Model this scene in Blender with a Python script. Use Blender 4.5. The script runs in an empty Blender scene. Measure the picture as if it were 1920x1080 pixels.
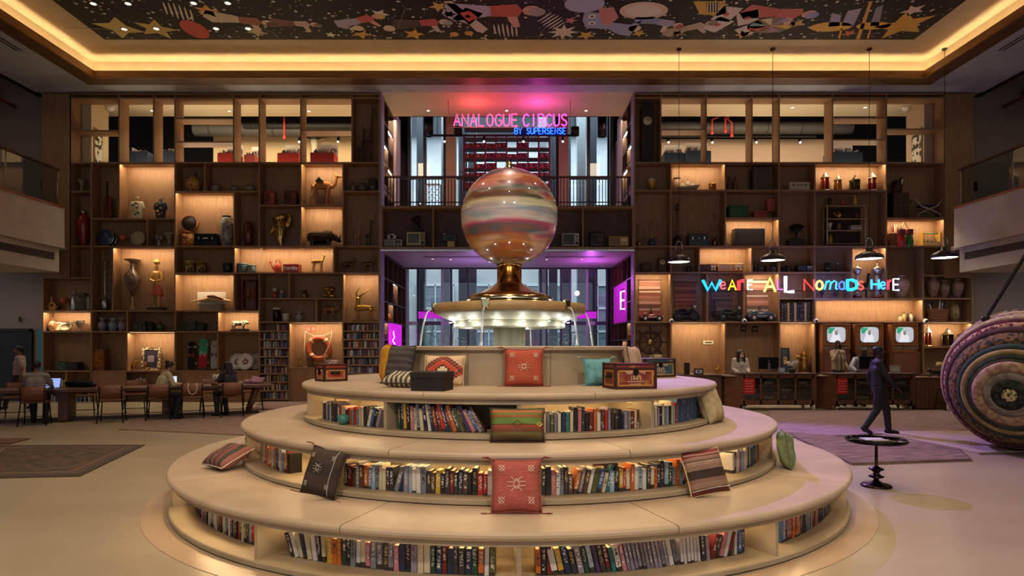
import bpy, math, random
from math import sin, cos, pi, radians, sqrt, atan2, asin
from mathutils import Vector, Matrix, Euler
R = random.Random(11)
SC = bpy.context.scene
COL = SC.collection
F, HZ = 1200.0, 1.76          # focal length in px of a 1920 wide frame, eye height
def P(px, py, Y):
 return Vector(((px - 955) / F * Y, Y, HZ + (648 - py) / F * Y))
# ---------------------------------------------------------------- camera, world, lights, exposure
cam = bpy.data.cameras.new('camera')
cam.sensor_width = 36
cam.lens = 36 * F / 1920
cam.shift_x = 5 / 1920
cam.shift_y = 108 / 1920
cam.clip_end = 200
camo = bpy.data.objects.new('camera', cam)
COL.objects.link(camo)
camo.location = (0, 0, HZ)
camo.rotation_euler = (pi / 2, 0, 0)
SC.camera = camo
W = bpy.data.worlds.new('world')
SC.world = W
W.use_nodes = True
W.node_tree.nodes['Background'].inputs[0].default_value = (0.58, 0.65, 0.80, 1)
W.node_tree.nodes['Background'].inputs[1].default_value = 0.8
SC.view_settings.view_transform = 'Standard'
SC.view_settings.look = 'None'
SC.view_settings.exposure = -0.06
SC.view_settings.gamma = 1.0
SC.view_settings.use_curve_mapping = False
SC.cycles.max_bounces = 6
SC.cycles.diffuse_bounces = 3
SC.cycles.glossy_bounces = 3
SC.cycles.transmission_bounces = 6
SC.cycles.transparent_max_bounces = 12
SC.cycles.caustics_reflective = False
SC.cycles.caustics_refractive = False
SC.cycles.sample_clamp_indirect = 4.0
def lamp(kind, name, loc, power, col, rot=(0, 0, 0), size=.2, size_y=None, cone=80, blend=.6, spread=180):
 l = bpy.data.lights.new(name, kind)
 l.energy = power
 l.color = col
 if kind == 'AREA':
  l.shape = 'RECTANGLE' if size_y else 'DISK'
  l.size = size
  if size_y:
   l.size_y = size_y
  l.spread = radians(spread)
 else:
  l.shadow_soft_size = size
 if kind == 'SPOT':
  l.spot_size = radians(cone)
  l.spot_blend = blend
 o = bpy.data.objects.new(name, l)
 COL.objects.link(o)
 o.location = loc
 o.rotation_euler = rot
 return o
WARM = (1.0, .77, .55)
# ceiling downlights over the lounge floor
for ix in (-9.5, -4.8, 0, 4.8, 9.5):
 for iy in (2.5, 6.5, 10.5, 14.5):
  lamp('SPOT', 'ceiling_downlight_lamp', (ix, iy, 10.15), 780 if ix == 0 else 560 if abs(ix) < 5 else 300, WARM, size=.12, cone=88, blend=.8)
# spots aimed at the books and the front of the tiers (behind the camera, high up)
lamp('SPOT', 'front_spot', (-2.5, -3.5, 8.5), 1500, (1, .82, .62), (radians(52), 0, radians(-12)), .15, cone=60)
lamp('SPOT', 'front_spot', (2.5, -3.5, 8.5), 1500, (1, .82, .62), (radians(52), 0, radians(12)), .15, cone=60)
# violet stage lamp under the entrance soffit, aimed past the right flank of the tiers
lamp('SPOT', 'violet_stage_lamp', (2.2, 19.7, 9.2), 8500, (.40, .24, 1.0), Vector((2.2 - 5.2, 19.7 - 9.8, 9.0)).to_track_quat('Z', 'Y').to_euler(), .05, cone=42, blend=.5)
# ---------------------------------------------------------------- materials
def lin(h):
 h = h.lstrip('#')
 c = [int(h[i:i + 2], 16) / 255 for i in (0, 2, 4)]
 return tuple([(x / 12.92 if x <= .04045 else ((x + .055) / 1.055) ** 2.4) for x in c] + [1.0])
MATS = {}
def nodes(m):
 m.use_nodes = True
 nt = m.node_tree
 return nt, nt.nodes, nt.links, nt.nodes['Principled BSDF']
def ramp(ns, stops, const=False):
 r = ns.new('ShaderNodeValToRGB')
 cr = r.color_ramp
 if const:
  cr.interpolation = 'CONSTANT'
 while len(cr.elements) < len(stops):
  cr.elements.new(1.0)
 for e, (p, c) in zip(cr.elements, stops):
  e.position = p
  e.color = lin(c) if isinstance(c, str) else c
 return r
def mat(key, col=None, col2=None, rough=.55, metal=0, scale=5, st=(1, 1, 1), lo=.35, hi=.65, emit=0, coat=0, trans=0, bump=0, detail=3, alpha=1, ior=1.45):
 if key in MATS:
  return MATS[key]
 m = bpy.data.materials.new(key)
 MATS[key] = m
 nt, ns, ln, b = nodes(m)
 b.inputs['Base Color'].default_value = lin(col)
 b.inputs['Roughness'].default_value = rough
 b.inputs['Metallic'].default_value = metal
 b.inputs['IOR'].default_value = ior
 if coat:
  b.inputs['Coat Weight'].default_value = coat
  b.inputs['Coat Roughness'].default_value = .05
 if trans:
  b.inputs['Transmission Weight'].default_value = trans
 if emit:
  b.inputs['Emission Color'].default_value = lin(col)
  b.inputs['Emission Strength'].default_value = emit
 if col2 or bump:
  tc = ns.new('ShaderNodeTexCoord')
  mp = ns.new('ShaderNodeMapping')
  mp.inputs['Scale'].default_value = st
  nz = ns.new('ShaderNodeTexNoise')
  nz.inputs['Scale'].default_value = scale
  nz.inputs['Detail'].default_value = detail
  ln.new(tc.outputs['Object'], mp.inputs[0])
  ln.new(mp.outputs[0], nz.inputs['Vector'])
  if col2:
   r = ramp(ns, [(lo, col), (hi, col2)])
   ln.new(nz.outputs[0], r.inputs[0])
   ln.new(r.outputs[0], b.inputs['Base Color'])
  if bump:
   bp = ns.new('ShaderNodeBump')
   bp.inputs['Strength'].default_value = bump
   bp.inputs['Distance'].default_value = .02
   ln.new(nz.outputs[0], bp.inputs['Height'])
   ln.new(bp.outputs[0], b.inputs['Normal'])
 return m
def stripes(key, stops, axis=2, size=1.0, off=.5, rough=.85, wob=.02, bump=.3, fine=60):
 """woven bands of flat colour across one object axis; stops = [(0..1, hex)]"""
 if key in MATS:
  return MATS[key]
 m = bpy.data.materials.new(key)
 MATS[key] = m
 nt, ns, ln, b = nodes(m)
 b.inputs['Roughness'].default_value = rough
 tc = ns.new('ShaderNodeTexCoord')
 sx = ns.new('ShaderNodeSeparateXYZ')
 ln.new(tc.outputs['Object'], sx.inputs[0])
 nz = ns.new('ShaderNodeTexNoise')
 nz.inputs['Scale'].default_value = fine
 ln.new(tc.outputs['Object'], nz.inputs['Vector'])
 ma = ns.new('ShaderNodeMath'); ma.operation = 'MULTIPLY_ADD'
 ma.inputs[1].default_value = 1 / size; ma.inputs[2].default_value = off
 ln.new(sx.outputs[axis], ma.inputs[0])
 mb = ns.new('ShaderNodeMath'); mb.operation = 'MULTIPLY_ADD'
 mb.inputs[1].default_value = wob
 ln.new(nz.outputs[0], mb.inputs[0]); ln.new(ma.outputs[0], mb.inputs[2])
 r = ramp(ns, stops, True)
 ln.new(mb.outputs[0], r.inputs[0])
 ln.new(r.outputs[0], b.inputs['Base Color'])
 if bump:
  bp = ns.new('ShaderNodeBump'); bp.inputs['Strength'].default_value = bump; bp.inputs['Distance'].default_value = .01
  ln.new(nz.outputs[0], bp.inputs['Height']); ln.new(bp.outputs[0], b.inputs['Normal'])
 return m
def mm(s):
 """short material text: hex[/flag][/hex2] - m metal, c glazed, w wood, g glass, l lit, k patterned"""
 if not isinstance(s, str):
  return s
 if s in MATS:
  return MATS[s]
 q = s.split('/')
 h, fl = q[0], (q[1] if len(q) > 1 else '')
 h2 = q[2] if len(q) > 2 else None
 if fl == 'm':
  return mat(s, h, h2, rough=.32, metal=1, scale=14)
 if fl == 'c':
  return mat(s, h, h2, rough=.22, scale=9)
 if fl == 'k':
  return mat(s, h, h2, rough=.4, scale=16, lo=.48, hi=.52)
 if fl == 'w':
  return mat(s, h, h2 or h, rough=.5, scale=9, st=(6, 6, .5), bump=.1)
 if fl == 'g':
  return mat(s, h, rough=.08, trans=.85)
 if fl == 'l':
  return mat(s, h, emit=float(q[2]) if len(q) > 2 else 3)
 return mat(s, h, h2, rough=.65, scale=20)
WOOD = mat('shelf_wood', '9a7450', '7e5a3c', rough=.5, scale=7, st=(5, 5, .35), bump=.08, lo=.3, hi=.7)
WOODB = mat('shelf_back_wood', '9a744e', '825e40', rough=.55, scale=7, st=(5, 5, .35), bump=.06, lo=.3, hi=.7)
DARKW = mat('dark_wood', '4c2f1e', '321d11', rough=.45, scale=6, st=(5, 5, .6), bump=.08)
TABW = mat('table_wood', '633a26', '432517', rough=.5, scale=5, st=(.6, 6, 6), bump=.06)
STONE = mat('bench_stone', 'b5a088', '9d8970', rough=.48, scale=1.6, detail=6, lo=.3, hi=.75, bump=.04)
STONE2 = mat('bench_panel', 'a8977c', '958468', rough=.6, scale=2, detail=5)
CONC = mat('polished_concrete', 'a89a82', '8c7e68', rough=.28, scale=.55, st=(.5, 1, 1), detail=7, lo=.3, hi=.75)
CREAM = mat('cream_plaster', 'd9c8a2', 'd0be96', rough=.8, scale=2)
PLAS = mat('white_plaster', 'bdb3a6', 'b2a89b', rough=.8, scale=2)
GREYP = mat('grey_paint', 'b6babf', 'a9adb3', rough=.7, scale=2)
BLACK = mat('black_paint', '0c0b0b', rough=.7)
BLKM = mat('black_metal', '151314', rough=.4, metal=.6)
GOLD = mat('brushed_brass', 'b98a45', '9a6f34', rough=.25, metal=1, scale=12, st=(1, 1, 8))
BRONZ = mat('dark_bronze', '3c2c20', '231812', rough=.3, metal=1, scale=6)
STEEL = mat('steel', 'b8b8bb', rough=.25, metal=1)
def glassm(key, col='ffffff', a=.12, rough=.02):
 m = bpy.data.materials.new(key); MATS[key] = m
 nt, ns, ln, b = nodes(m)
 ns.remove(b)
 t = ns.new('ShaderNodeBsdfTransparent'); t.inputs[0].default_value = lin(col)
 g = ns.new('ShaderNodeBsdfGlossy'); g.inputs['Roughness'].default_value = rough
 x = ns.new('ShaderNodeMixShader'); x.inputs[0].default_value = a
 ln.new(t.outputs[0], x.inputs[1]); ln.new(g.outputs[0], x.inputs[2])
 ln.new(x.outputs[0], ns['Material Output'].inputs[0])
 return m
GLASS = glassm('clear_glass', 'e4ecee', .08)
LED = mat('warm_led', 'ffd9a0', emit=16)
LEDP = mat('warm_led_low', 'ffdca4', emit=48)
# ---------------------------------------------------------------- geometry
class G:
 def __init__(s):
  s.v = []; s.f = []; s.sm = []; s.c = []
  s.X = None
  s.col = None
 def add(s, vs, fs, smooth=False):
  n = len(s.v)
  if s.X is not None:
   vs = [s.X @ Vector(v) for v in vs]
  s.v += [tuple(v) for v in vs]
  s.f += [tuple(i + n for i in f) for f in fs]
  s.sm += [smooth] * len(fs)
  if s.col:
   s.c += [s.col] * len(fs)
  return s
 def box(s, x0, x1, y0, y1, z0, z1):
  return s.add([(x0, y0, z0), (x1, y0, z0), (x1, y1, z0), (x0, y1, z0), (x0, y0, z1), (x1, y0, z1), (x1, y1, z1), (x0, y1, z1)],
                     [(3, 2, 1, 0), (4, 5, 6, 7), (0, 1, 5, 4), (1, 2, 6, 5), (2, 3, 7, 6), (3, 0, 4, 7)])
 def cb(s, c, d):
  return s.box(c[0] - d[0] / 2, c[0] + d[0] / 2, c[1] - d[1] / 2, c[1] + d[1] / 2, c[2] - d[2] / 2, c[2] + d[2] / 2)
 def lathe(s, prof, n=20, c=(0, 0, 0), sx=1, sy=None, sz=1, a0=0, a1=2 * pi, smooth=True, cap=True):
  sy = sx if sy is None else sy
  full = abs(a1 - a0 - 2 * pi) < 1e-6
  m = n if full else n + 1
  vs, fs = [], []
  for r, z in prof:
   for i in range(m):
    a = a0 + (a1 - a0) * i / n
    vs.append((c[0] + r * sx * cos(a), c[1] + r * sy * sin(a), c[2] + z * sz))
  for j in range(len(prof) - 1):
   for i in range(n):
    k = (i + 1) % m
    fs.append((j * m + i, j * m + k, (j + 1) * m + k, (j + 1) * m + i))
  if full and cap:
   if prof[0][0] > 1e-4:
    fs.append(tuple(range(m - 1, -1, -1)))
   if prof[-1][0] > 1e-4:
    fs.append(tuple((len(prof) - 1) * m + i for i in range(m)))
  return s.add(vs, fs, smooth)
 def tube(s, pts, r, n=6, closed=False):
  pts = [Vector(p) for p in pts]
  k = len(pts)
  rr = r if isinstance(r, (list, tuple)) else [r] * k
  vs, fs = [], []
  up = None
  for i, p in enumerate(pts):
   if closed:
    t = pts[(i + 1) % k] - pts[i - 1]
   else:
    t = pts[min(i + 1, k - 1)] - pts[max(i - 1, 0)]
   t.normalize()
   if up is None:
    up = Vector((0, 0, 1)) if abs(t.z) < .9 else Vector((0, 1, 0))
   a = t.cross(up)
   if a.length < 1e-4:
    a = t.orthogonal()
   a.normalize()
   up = a.cross(t).normalized()
   for j in range(n):
    q = 2 * pi * j / n
    vs.append(p + (a * cos(q) + up * sin(q)) * rr[i])
  for i in range(k if closed else k - 1):
   i2 = (i + 1) % k
   for j in range(n):
    j2 = (j + 1) % n
    fs.append((i * n + j, i * n + j2, i2 * n + j2, i2 * n + j))
  if not closed:
   fs.append(tuple(range(n - 1, -1, -1)))
   fs.append(tuple((k - 1) * n + j for j in range(n)))
  return s.add(vs, fs, True)
 def ell(s, c, r, nu=14, nv=8):
  if not isinstance(r, (list, tuple)):
   r = (r, r, r)
  pr = [(max(sin(pi * i / nv), 1e-5), -cos(pi * i / nv)) for i in range(nv + 1)]
  return s.lathe(pr, nu, c, r[0], r[1], r[2])
 def cap(s, a, b, ra, rb=None, n=10):
  """tapered capsule"""
  rb = ra if rb is None else rb
  a, b = Vector(a), Vector(b)
  d = b - a
  L = d.length
  if L < 1e-5:
   return s.ell(a, ra, n, 6)
  d.normalize()
  pts, rr = [], []
  for t in (80, 55, 28):
   pts.append(a - d * ra * sin(radians(t))); rr.append(ra * cos(radians(t)))
  pts += [a, b]; rr += [ra, rb]
  for t in (28, 55, 80):
   pts.append(b + d * rb * sin(radians(t))); rr.append(rb * cos(radians(t)))
  return s.tube(pts, rr, n)
 def prism(s, pts, y0, y1):
  """outline in x,z pushed along y"""
  n = len(pts)
  vs = [(x, y0, z) for x, z in pts] + [(x, y1, z) for x, z in pts]
  fs = [tuple(range(n)), tuple(range(2 * n - 1, n - 1, -1))]
  fs += [(i, i + n, (i + 1) % n + n, (i + 1) % n) for i in range(n)]
  return s.add(vs, fs)
 def flat(s, pts, z0, z1):
  n = len(pts)
  vs = [(x, y, z0) for x, y in pts] + [(x, y, z1) for x, y in pts]
  fs = [tuple(range(n - 1, -1, -1)), tuple(range(n, 2 * n))]
  fs += [(i, (i + 1) % n, (i + 1) % n + n, i + n) for i in range(n)]
  return s.add(vs, fs)
 def mesh(s, name, m):
  me = bpy.data.meshes.new(name)
  me.from_pydata(s.v, [], s.f)
  me.polygons.foreach_set('use_smooth', s.sm)
  if s.c:
   ca = me.color_attributes.new('paint', 'FLOAT_COLOR', 'CORNER')
   buf = []
   for f, c in zip(s.f, s.c):
    buf += list(c) * len(f)
   ca.data.foreach_set('color', buf)
  if m is not None:
   me.materials.append(mm(m))
  me.update()
  return me
 def ob(s, name, m, parent=None, bev=0, seg=2, remesh=0, loc=None, smooth=4):
  o = bpy.data.objects.new(name, s.mesh(name, m))
  COL.objects.link(o)
  if parent is not None:
   o.parent = parent
  if loc is not None:
   o.location = loc
  if bev:
   b = o.modifiers.new('bevel', 'BEVEL'); b.width = bev; b.segments = seg; b.limit_method = 'ANGLE'; b.angle_limit = radians(50)
  if remesh:
   r = o.modifiers.new('remesh', 'REMESH'); r.mode = 'VOXEL'; r.voxel_size = remesh; r.use_smooth_shade = True
   if smooth:
    q = o.modifiers.new('smooth', 'SMOOTH'); q.factor = .5; q.iterations = smooth
  return o
def tag(o, label, cat, group=None):
 o['label'] = label; o['category'] = cat
 if group:
  o['group'] = group
 return o
def T(name, label, cat, loc=(0, 0, 0), rz=0, group=None):
 o = bpy.data.objects.new(name, None)
 COL.objects.link(o)
 o.location = loc
 o.rotation_euler = (0, 0, rz)
 o.empty_display_size = .1
 return tag(o, label, cat, group)
def E(name, parent=None, kind=None, loc=(0, 0, 0)):
 o = bpy.data.objects.new(name, None)
 COL.objects.link(o)
 o.location = loc
 if parent is not None:
  o.parent = parent
 if kind:
  o['kind'] = kind
 return o
def struct(g, name, m, parent=None, bev=0):
 o = g.ob(name, m, parent, bev)
 if parent is None:
  o['kind'] = 'structure'
 return o
def copy_to(o, parent=None):
 c = o.copy()
 COL.objects.link(c)
 c.parent = parent
 for ch in o.children:
  copy_to(ch, c)
 return c
# strokes for neon and small lettering: cell 4 wide, 6 high
STR = {
 'A': [[(0, 0), (2, 6), (4, 0)], [(.8, 2.2), (3.2, 2.2)]], 'N': [[(0, 0), (0, 6), (4, 0), (4, 6)]], 'L': [[(0, 6), (0, 0), (3.4, 0)]],
 'O': [[(2, 0), (.5, .8), (0, 3), (.5, 5.2), (2, 6), (3.5, 5.2), (4, 3), (3.5, .8), (2, 0)]],
 'G': [[(4, 5), (2.4, 6), (.7, 5.3), (0, 3), (.7, .7), (2.4, 0), (4, .8), (4, 2.8), (2.4, 2.8)]],
 'U': [[(0, 6), (0, 1.6), (.7, .4), (2, 0), (3.3, .4), (4, 1.6), (4, 6)]], 'E': [[(3.6, 6), (0, 6), (0, 0), (3.6, 0)], [(0, 3), (3, 3)]],
 'C': [[(4, 5), (2.4, 6), (.7, 5.3), (0, 3), (.7, .7), (2.4, 0), (4, 1)]], 'I': [[(2, 0), (2, 6)]],
 'R': [[(0, 0), (0, 6), (2.6, 6), (3.8, 5.2), (3.8, 3.8), (2.6, 3), (0, 3)], [(2, 3), (4, 0)]],
 'S': [[(3.8, 5.2), (2.4, 6), (.8, 5.6), (.3, 4.4), (1.2, 3.4), (3, 2.7), (3.9, 1.6), (3.2, .4), (1.8, 0), (.1, .9)]],
 'B': [[(0, 0), (0, 6), (2.6, 6), (3.6, 5.2), (3.5, 3.8), (2.4, 3.1), (0, 3.1)], [(2.4, 3.1), (3.9, 2.2), (3.9, .8), (2.6, 0), (0, 0)]],
 'Y': [[(0, 6), (2, 3), (4, 6)], [(2, 3), (2, 0)]], 'P': [[(0, 0), (0, 6), (2.7, 6), (3.9, 5), (3.7, 3.4), (2.5, 2.8), (0, 2.8)]],
 'H': [[(0, 0), (0, 6)], [(4, 0), (4, 6)], [(0, 3), (4, 3)]], 'W': [[(-.3, 6), (1, 0), (2, 4.4), (3, 0), (4.3, 6)]],
 'M': [[(0, 0), (0, 6), (2, 2), (4, 6), (4, 0)]], 'D': [[(0, 0), (0, 6), (2, 6), (3.6, 5), (4, 3), (3.6, 1), (2, 0), (0, 0)]],
 'T': [[(0, 6), (4, 6)], [(2, 6), (2, 0)]], 'V': [[(0, 6), (2, 0), (4, 6)]], 'F': [[(0, 0), (0, 6), (3.6, 6)], [(0, 3.1), (3, 3.1)]],
 'e': [[(.4, 2), (3.6, 2.2), (3.4, 3.4), (2, 4.1), (.7, 3.4), (.2, 2), (.8, .6), (2.2, 0), (3.7, .7)]],
 'o': [[(2, 0), (.6, .6), (.1, 2.2), (.6, 3.9), (2, 4.6), (3.4, 3.9), (3.9, 2.2), (3.4, .6), (2, 0)]],
 'r': [[(.6, 0), (.6, 4.4)], [(.6, 3), (1.6, 4.2), (3.2, 4.4)]], 'a': [[(3.4, 4.2), (3.4, 0)], [(3.4, 3.4), (2, 4.3), (.6, 3.4), (.3, 2), (.8, .5), (2, 0), (3.4, .9)]],
 'm': [[(0, 0), (.7, 4.3)], [(.5, 3), (1.6, 4.4), (2.2, 3.8), (1.8, 0)], [(2.1, 3), (3.4, 4.4), (4.1, 3.8), (3.8, .5), (4.4, .2)]],
 's': [[(3.4, 3.7), (2, 4.4), (.6, 3.7), (1, 2.6), (3, 1.8), (3.5, .8), (2.2, 0), (.4, .6)]], 'l': [[(1.6, 6), (1.6, .6), (2.4, 0)]], 'c': [[(3.4, 3.5), (2, 4.2), (.6, 3.4), (.3, 2), (.8, .5), (2, 0), (3.4, .7)]],
 '-': [[(1, 2.4), (3, 2.4)]], '1': [[(1, 5), (2.2, 6), (2.2, 0)], [(1, 0), (3.4, 0)]], '8': [[(2, 3.2), (.6, 4.2), (1, 5.7), (2, 6), (3, 5.7), (3.4, 4.2), (2, 3.2), (.3, 1.8), (.6, .4), (2, 0), (3.4, .4), (3.7, 1.8), (2, 3.2)]],
 '9': [[(3.5, 4), (2, 2.8), (.5, 3.6), (.5, 5.2), (2, 6), (3.5, 5.2), (3.5, 3), (3, .8), (1.4, 0)]], 'i': [[(2, 0), (2, 4)], [(2, 5.2), (2, 5.6)]], 'n': [[(.4, 0), (.4, 4.3)], [(.4, 3), (2, 4.3), (3.4, 3.6), (3.4, 0)]], ' ': []}
def strokes(text, w, h, r, n=5, g=None, gap=.35, y=0, x0=None, z0=0):
 """text as round tubes in the x,z plane, centred on x unless x0 is given"""
 g = g or G()
 cw = w / (len(text) + gap * (len(text) - 1)) if len(text) > 1 else w
 x = -w / 2 if x0 is None else x0
 for ch in text:
  for pl in STR.get(ch, []):
   g.tube([(x + px / 4 * cw, y, z0 + pz / 6 * h) for px, pz in pl], r, n)
  x += cw * (1 + gap)
 return g
# ---------------------------------------------------------------- the hall: floor, ceiling, galleries, facade
YF = 20.0                      # front plane of the bookcase wall
def sx(px): return (px - 955) / 60.0
def sz(py): return HZ + (648 - py) / 60.0
struct(G().box(-24, 24, -8, 27, -.2, 0), 'floor', CONC)
g = G(); g.lathe([(4.02, .0005), (4.02, .004), (4.26, .004), (4.26, .0005)], 96, (0, 8.52, 0), smooth=False)
g.f = [f for f in g.f if len(f) == 4]
struct(g, 'trim_1', mat('floor_ring_stone', 'b39c82', '9c866d', rough=.3, scale=.8, detail=6))
ZC = 10.25
struct(G().box(-12.48, 12.48, -8, 19.15, ZC, ZC + .1), 'ceiling', CREAM)
g = G()
g.box(-12.6, 12.6, 19.15, 19.3, 9.68, ZC + .1); g.box(-12.6, 12.6, -8.1, -8, 9.68, ZC + .1); g.box(-12.6, -12.48, -8, 19.15, 9.68, ZC + .1); g.box(12.48, 12.6, -8, 19.15, 9.68, ZC + .1)
struct(g, 'ceiling', CREAM)
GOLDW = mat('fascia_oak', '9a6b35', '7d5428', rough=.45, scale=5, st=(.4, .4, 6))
g = G(); g.box(-12.2, 12.2, 18.8, 18.86, 9.62, 9.84); g.box(-12.2, 12.2, -7.78, -7.72, 9.62, 9.84); g.box(-12.6, 12.6, -8.1, -7.78, 9.62, 9.68); struct(g, 'trim_2', GOLDW)
g = G(); g.box(-12.26, -12.2, -8, 18.86, 9.62, 9.84); struct(g, 'trim_3', GOLDW)
g = G(); g.box(12.2, 12.26, -8, 18.86, 9.62, 9.84); struct(g, 'trim_4', GOLDW)
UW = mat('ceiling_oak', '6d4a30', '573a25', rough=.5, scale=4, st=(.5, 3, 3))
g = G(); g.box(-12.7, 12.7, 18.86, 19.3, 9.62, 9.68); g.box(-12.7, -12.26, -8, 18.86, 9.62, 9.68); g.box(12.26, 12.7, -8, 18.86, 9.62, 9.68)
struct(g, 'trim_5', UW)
g = G(); g.box(-14.8, 14.8, 19.3, YF + .02, 9.68, 9.9); g.box(-14.8, -12.7, -8, 19.3, 9.68, 9.9); g.box(12.7, 14.8, -8, 19.3, 9.68, 9.9)
struct(g, 'ceiling', GREYP)
for s, nm in ((-1, 'left'), (1, 'right')):
 v = T('air_slot_vent', 'long black linear air slot in the ceiling border on the %s flank' % nm, 'vent', (s * 13.15, 17.2, 9.68))
 G().box(-.16, .16, -9, 0, -.012, .0).ob('slot_frame', 'a9acb0', v)
 for dx in (-.07, .05):
  G().box(dx, dx + .05, -8.95, -.05, -.016, -.011).ob('slot', BLACK, v)
# cove light, lying behind the oak fascia
g = G(); g.box(-12.3, 12.3, 18.89, 18.97, 9.685, 9.70); g.box(-12.34, -12.27, -8, 18.9, 9.685, 9.70); g.box(12.27, 12.34, -8, 18.9, 9.685, 9.70); g.box(-12.3, 12.3, -7.9, -7.82, 9.685, 9.70)
o = g.ob('trim_6', mat('cove_led', 'ffdfb0', emit=25)); o['kind'] = 'structure'
# ---- printed ceiling mural: night sky with simple cut-out motifs
mur = T('ceiling_mural', 'dark printed ceiling panel of stars, planets, cards and drifting figures', 'mural', (0, 0, ZC))
G().box(-11.19, 11.19, -6.6, 17.7, -.03, -.001).ob('sky_panel', mat('mural_night', '14120f', '1d1813', rough=.7, scale=2), mur)
ZM = -.031
def MP(px, py):
 Y = F * (ZC - HZ) / (648 - py)
 return Vector(((px - 955) / F * Y, Y))
def bright(h): return ''.join('%02x' % min(255, int(int(h[i:i + 2], 16) * 1.3 + 8)) for i in (0, 2, 4))
def mflat(pts, name, col, dz=0):
 g = G(); g.flat(pts, ZM - .004 - dz, ZM - dz); return g.ob(name, bright(col), mur)
def mstar(cx, cy, r, n=5, q=.42, a=0.0):
 return [(cx + (r if i % 2 == 0 else r * q) * cos(a + pi * i / n), cy + (r if i % 2 == 0 else r * q) * sin(a + pi * i / n)) for i in range(2 * n)]
def disc(cx, cy, rx, ry=None, n=18, a=0):
 ry = ry or rx
 return [(cx + rx * cos(2 * pi * i / n) * cos(a) - ry * sin(2 * pi * i / n) * sin(a), cy + rx * cos(2 * pi * i / n) * sin(a) + ry * sin(2 * pi * i / n) * cos(a)) for i in range(n)]
g = G()
for i in range(1500):
 x, y = R.uniform(-11.1, 11.1), R.uniform(13.2, 17.65)
 r = R.choice((.012, .016, .02, .03, .045))
 g.flat(disc(x, y, r, n=6), ZM - .003, ZM)
o = g.ob('star_dots', mat('mural_dots', 'f0e4cc', rough=.7), mur); o['kind'] = 'stuff'
for px, py, r, n, c, a in ((223, 50, .62, 4, 'b3a05f', .4), (293, 52, .55, 5, 'a8945a', .1), (388, 18, .32, 5, 'c08d45', 0), (481, 57, .3, 5, '9c9a6a', .5), (712, 24, .25, 5, 'cfc3a8', .2),
  (776, 62, .3, 5, 'cf9340', 0), (677, 61, .3, 5, 'b3893f', .3), (822, 10, .25, 5, 'b59a50', .5), (1056, 58, .42, 8, 'bdb296', 0), (1099, 64, .26, 5, 'b08f3c', .2), (1198, 60, .2, 5, 'a88d40', .1),
  (1394, 62, .24, 5, 'c08a3e', .4), (1592, 60, .2, 5, 'b0683c', 0), (1693, 45, .75, 5, 'b58a3c', .5), (1712, 17, .3, 5, 'b9a592', .2), (1494, 42, .25, 4, 'a58a55', .3), (842, 24, .2, 6, 'b9ae98', 0), (1070, 36, .18, 5, 'a86a70', 0), (1270, 60, .18, 5, 'b08a40', 0), (620, 63, .16, 5, 'c9bca0', 0)):
 p = MP(px, py); mflat(mstar(p.x, p.y, r, n, .45, a), 'star', c)
for px, py, rx, ry, c, a in ((365, 53, .32, .5, 'a3443c', 0), (1207, 18, .62, .42, 'b9a48e', .1), (1096, 5, .5, .4, '8d93a8', 0), (669, 52, .2, .2, 'b8a888', 0), (730, 51, .16, .16, 'b8a888', 0), (1446, 45, .62, .42, '6d5a48', 0), (1190, 51, .17, .17, 'c3a58d', 0), (852, 62, .12, .12, 'b88d4a', 0), (879, 60, .12, .12, 'b88d4a', 0), (1558, 48, .55, .26, 'c8943e', 0), (1638, 46, .45, .2, 'c8943e', 0)):
 p = MP(px, py); mflat(disc(p.x, p.y, rx, ry, a=a), 'planet', c)
p = MP(1207, 18); mflat(disc(p.x, p.y, .46, .3, a=.1), 'planet_face', 'cdb9a2', .005)
p = MP(1446, 45)
for k in range(6):
 mflat([(p.x, p.y), (p.x + .58 * cos(k), p.y + .38 * sin(k)), (p.x + .58 * cos(k + .5), p.y + .38 * sin(k + .5))], 'prism_ray', ('b9993f', '8a6a8a', 'a04a40', '5d7a70', 'b8a888', '7d7090')[k], .005)
def mpoly(pts, col, name, dz=0):
 mflat([tuple(MP(x, y)) for x, y in pts][::-1], name, col, dz)
# kites, cards, rays, a tilted skateboard-like strip with cards, comets
for c, cc in (((1362, 24), .2), ((1345, 44), .5), ((1402, 31), -.4), ((1408, 52), .8), ((877, 28), .6)):
 p = MP(*c); w, h = .26, .34
 q = [(p.x + a * w * cos(cc) - b * h * sin(cc), p.y + a * w * sin(cc) + b * h * cos(cc)) for a, b in ((-1, -1), (1, -1), (1, 1), (-1, 1))]
 mflat(q, 'playing_card', 'b3a79a')
 mflat(disc(p.x, p.y, .09, n=4), 'card_pip', '9a3b34', .005)
mpoly([(832, 0), (847, 0), (915, 52), (905, 60), (893, 56)], 'b5a794', 'banner')
mpoly([(862, 22), (880, 17), (897, 31), (878, 38)], 'a8433a', 'banner_panel', .005)
for a in (1620, 1632):
 pass
mpoly([(1605, 71), (1612, 71), (1636, 0), (1630, 0)], 'b98a44', 'light_beam'); mpoly([(1571, 70), (1575, 70), (1580, 50), (1577, 50)], 'b98a44', 'light_beam'); mpoly([(1625, 70), (1629, 70), (1634, 52), (1631, 52)], 'b98a44', 'light_beam')
mpoly([(1553, 48), (1560, 22), (1577, 26), (1574, 46)], '8d8496', 'comet_tail'); mpoly([(1577, 46), (1590, 18), (1616, 13), (1600, 46)], '8d8496', 'comet_tail'); mpoly([(1631, 46), (1642, 14), (1656, 6), (1648, 46)], '77717c', 'comet_tail')
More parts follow.
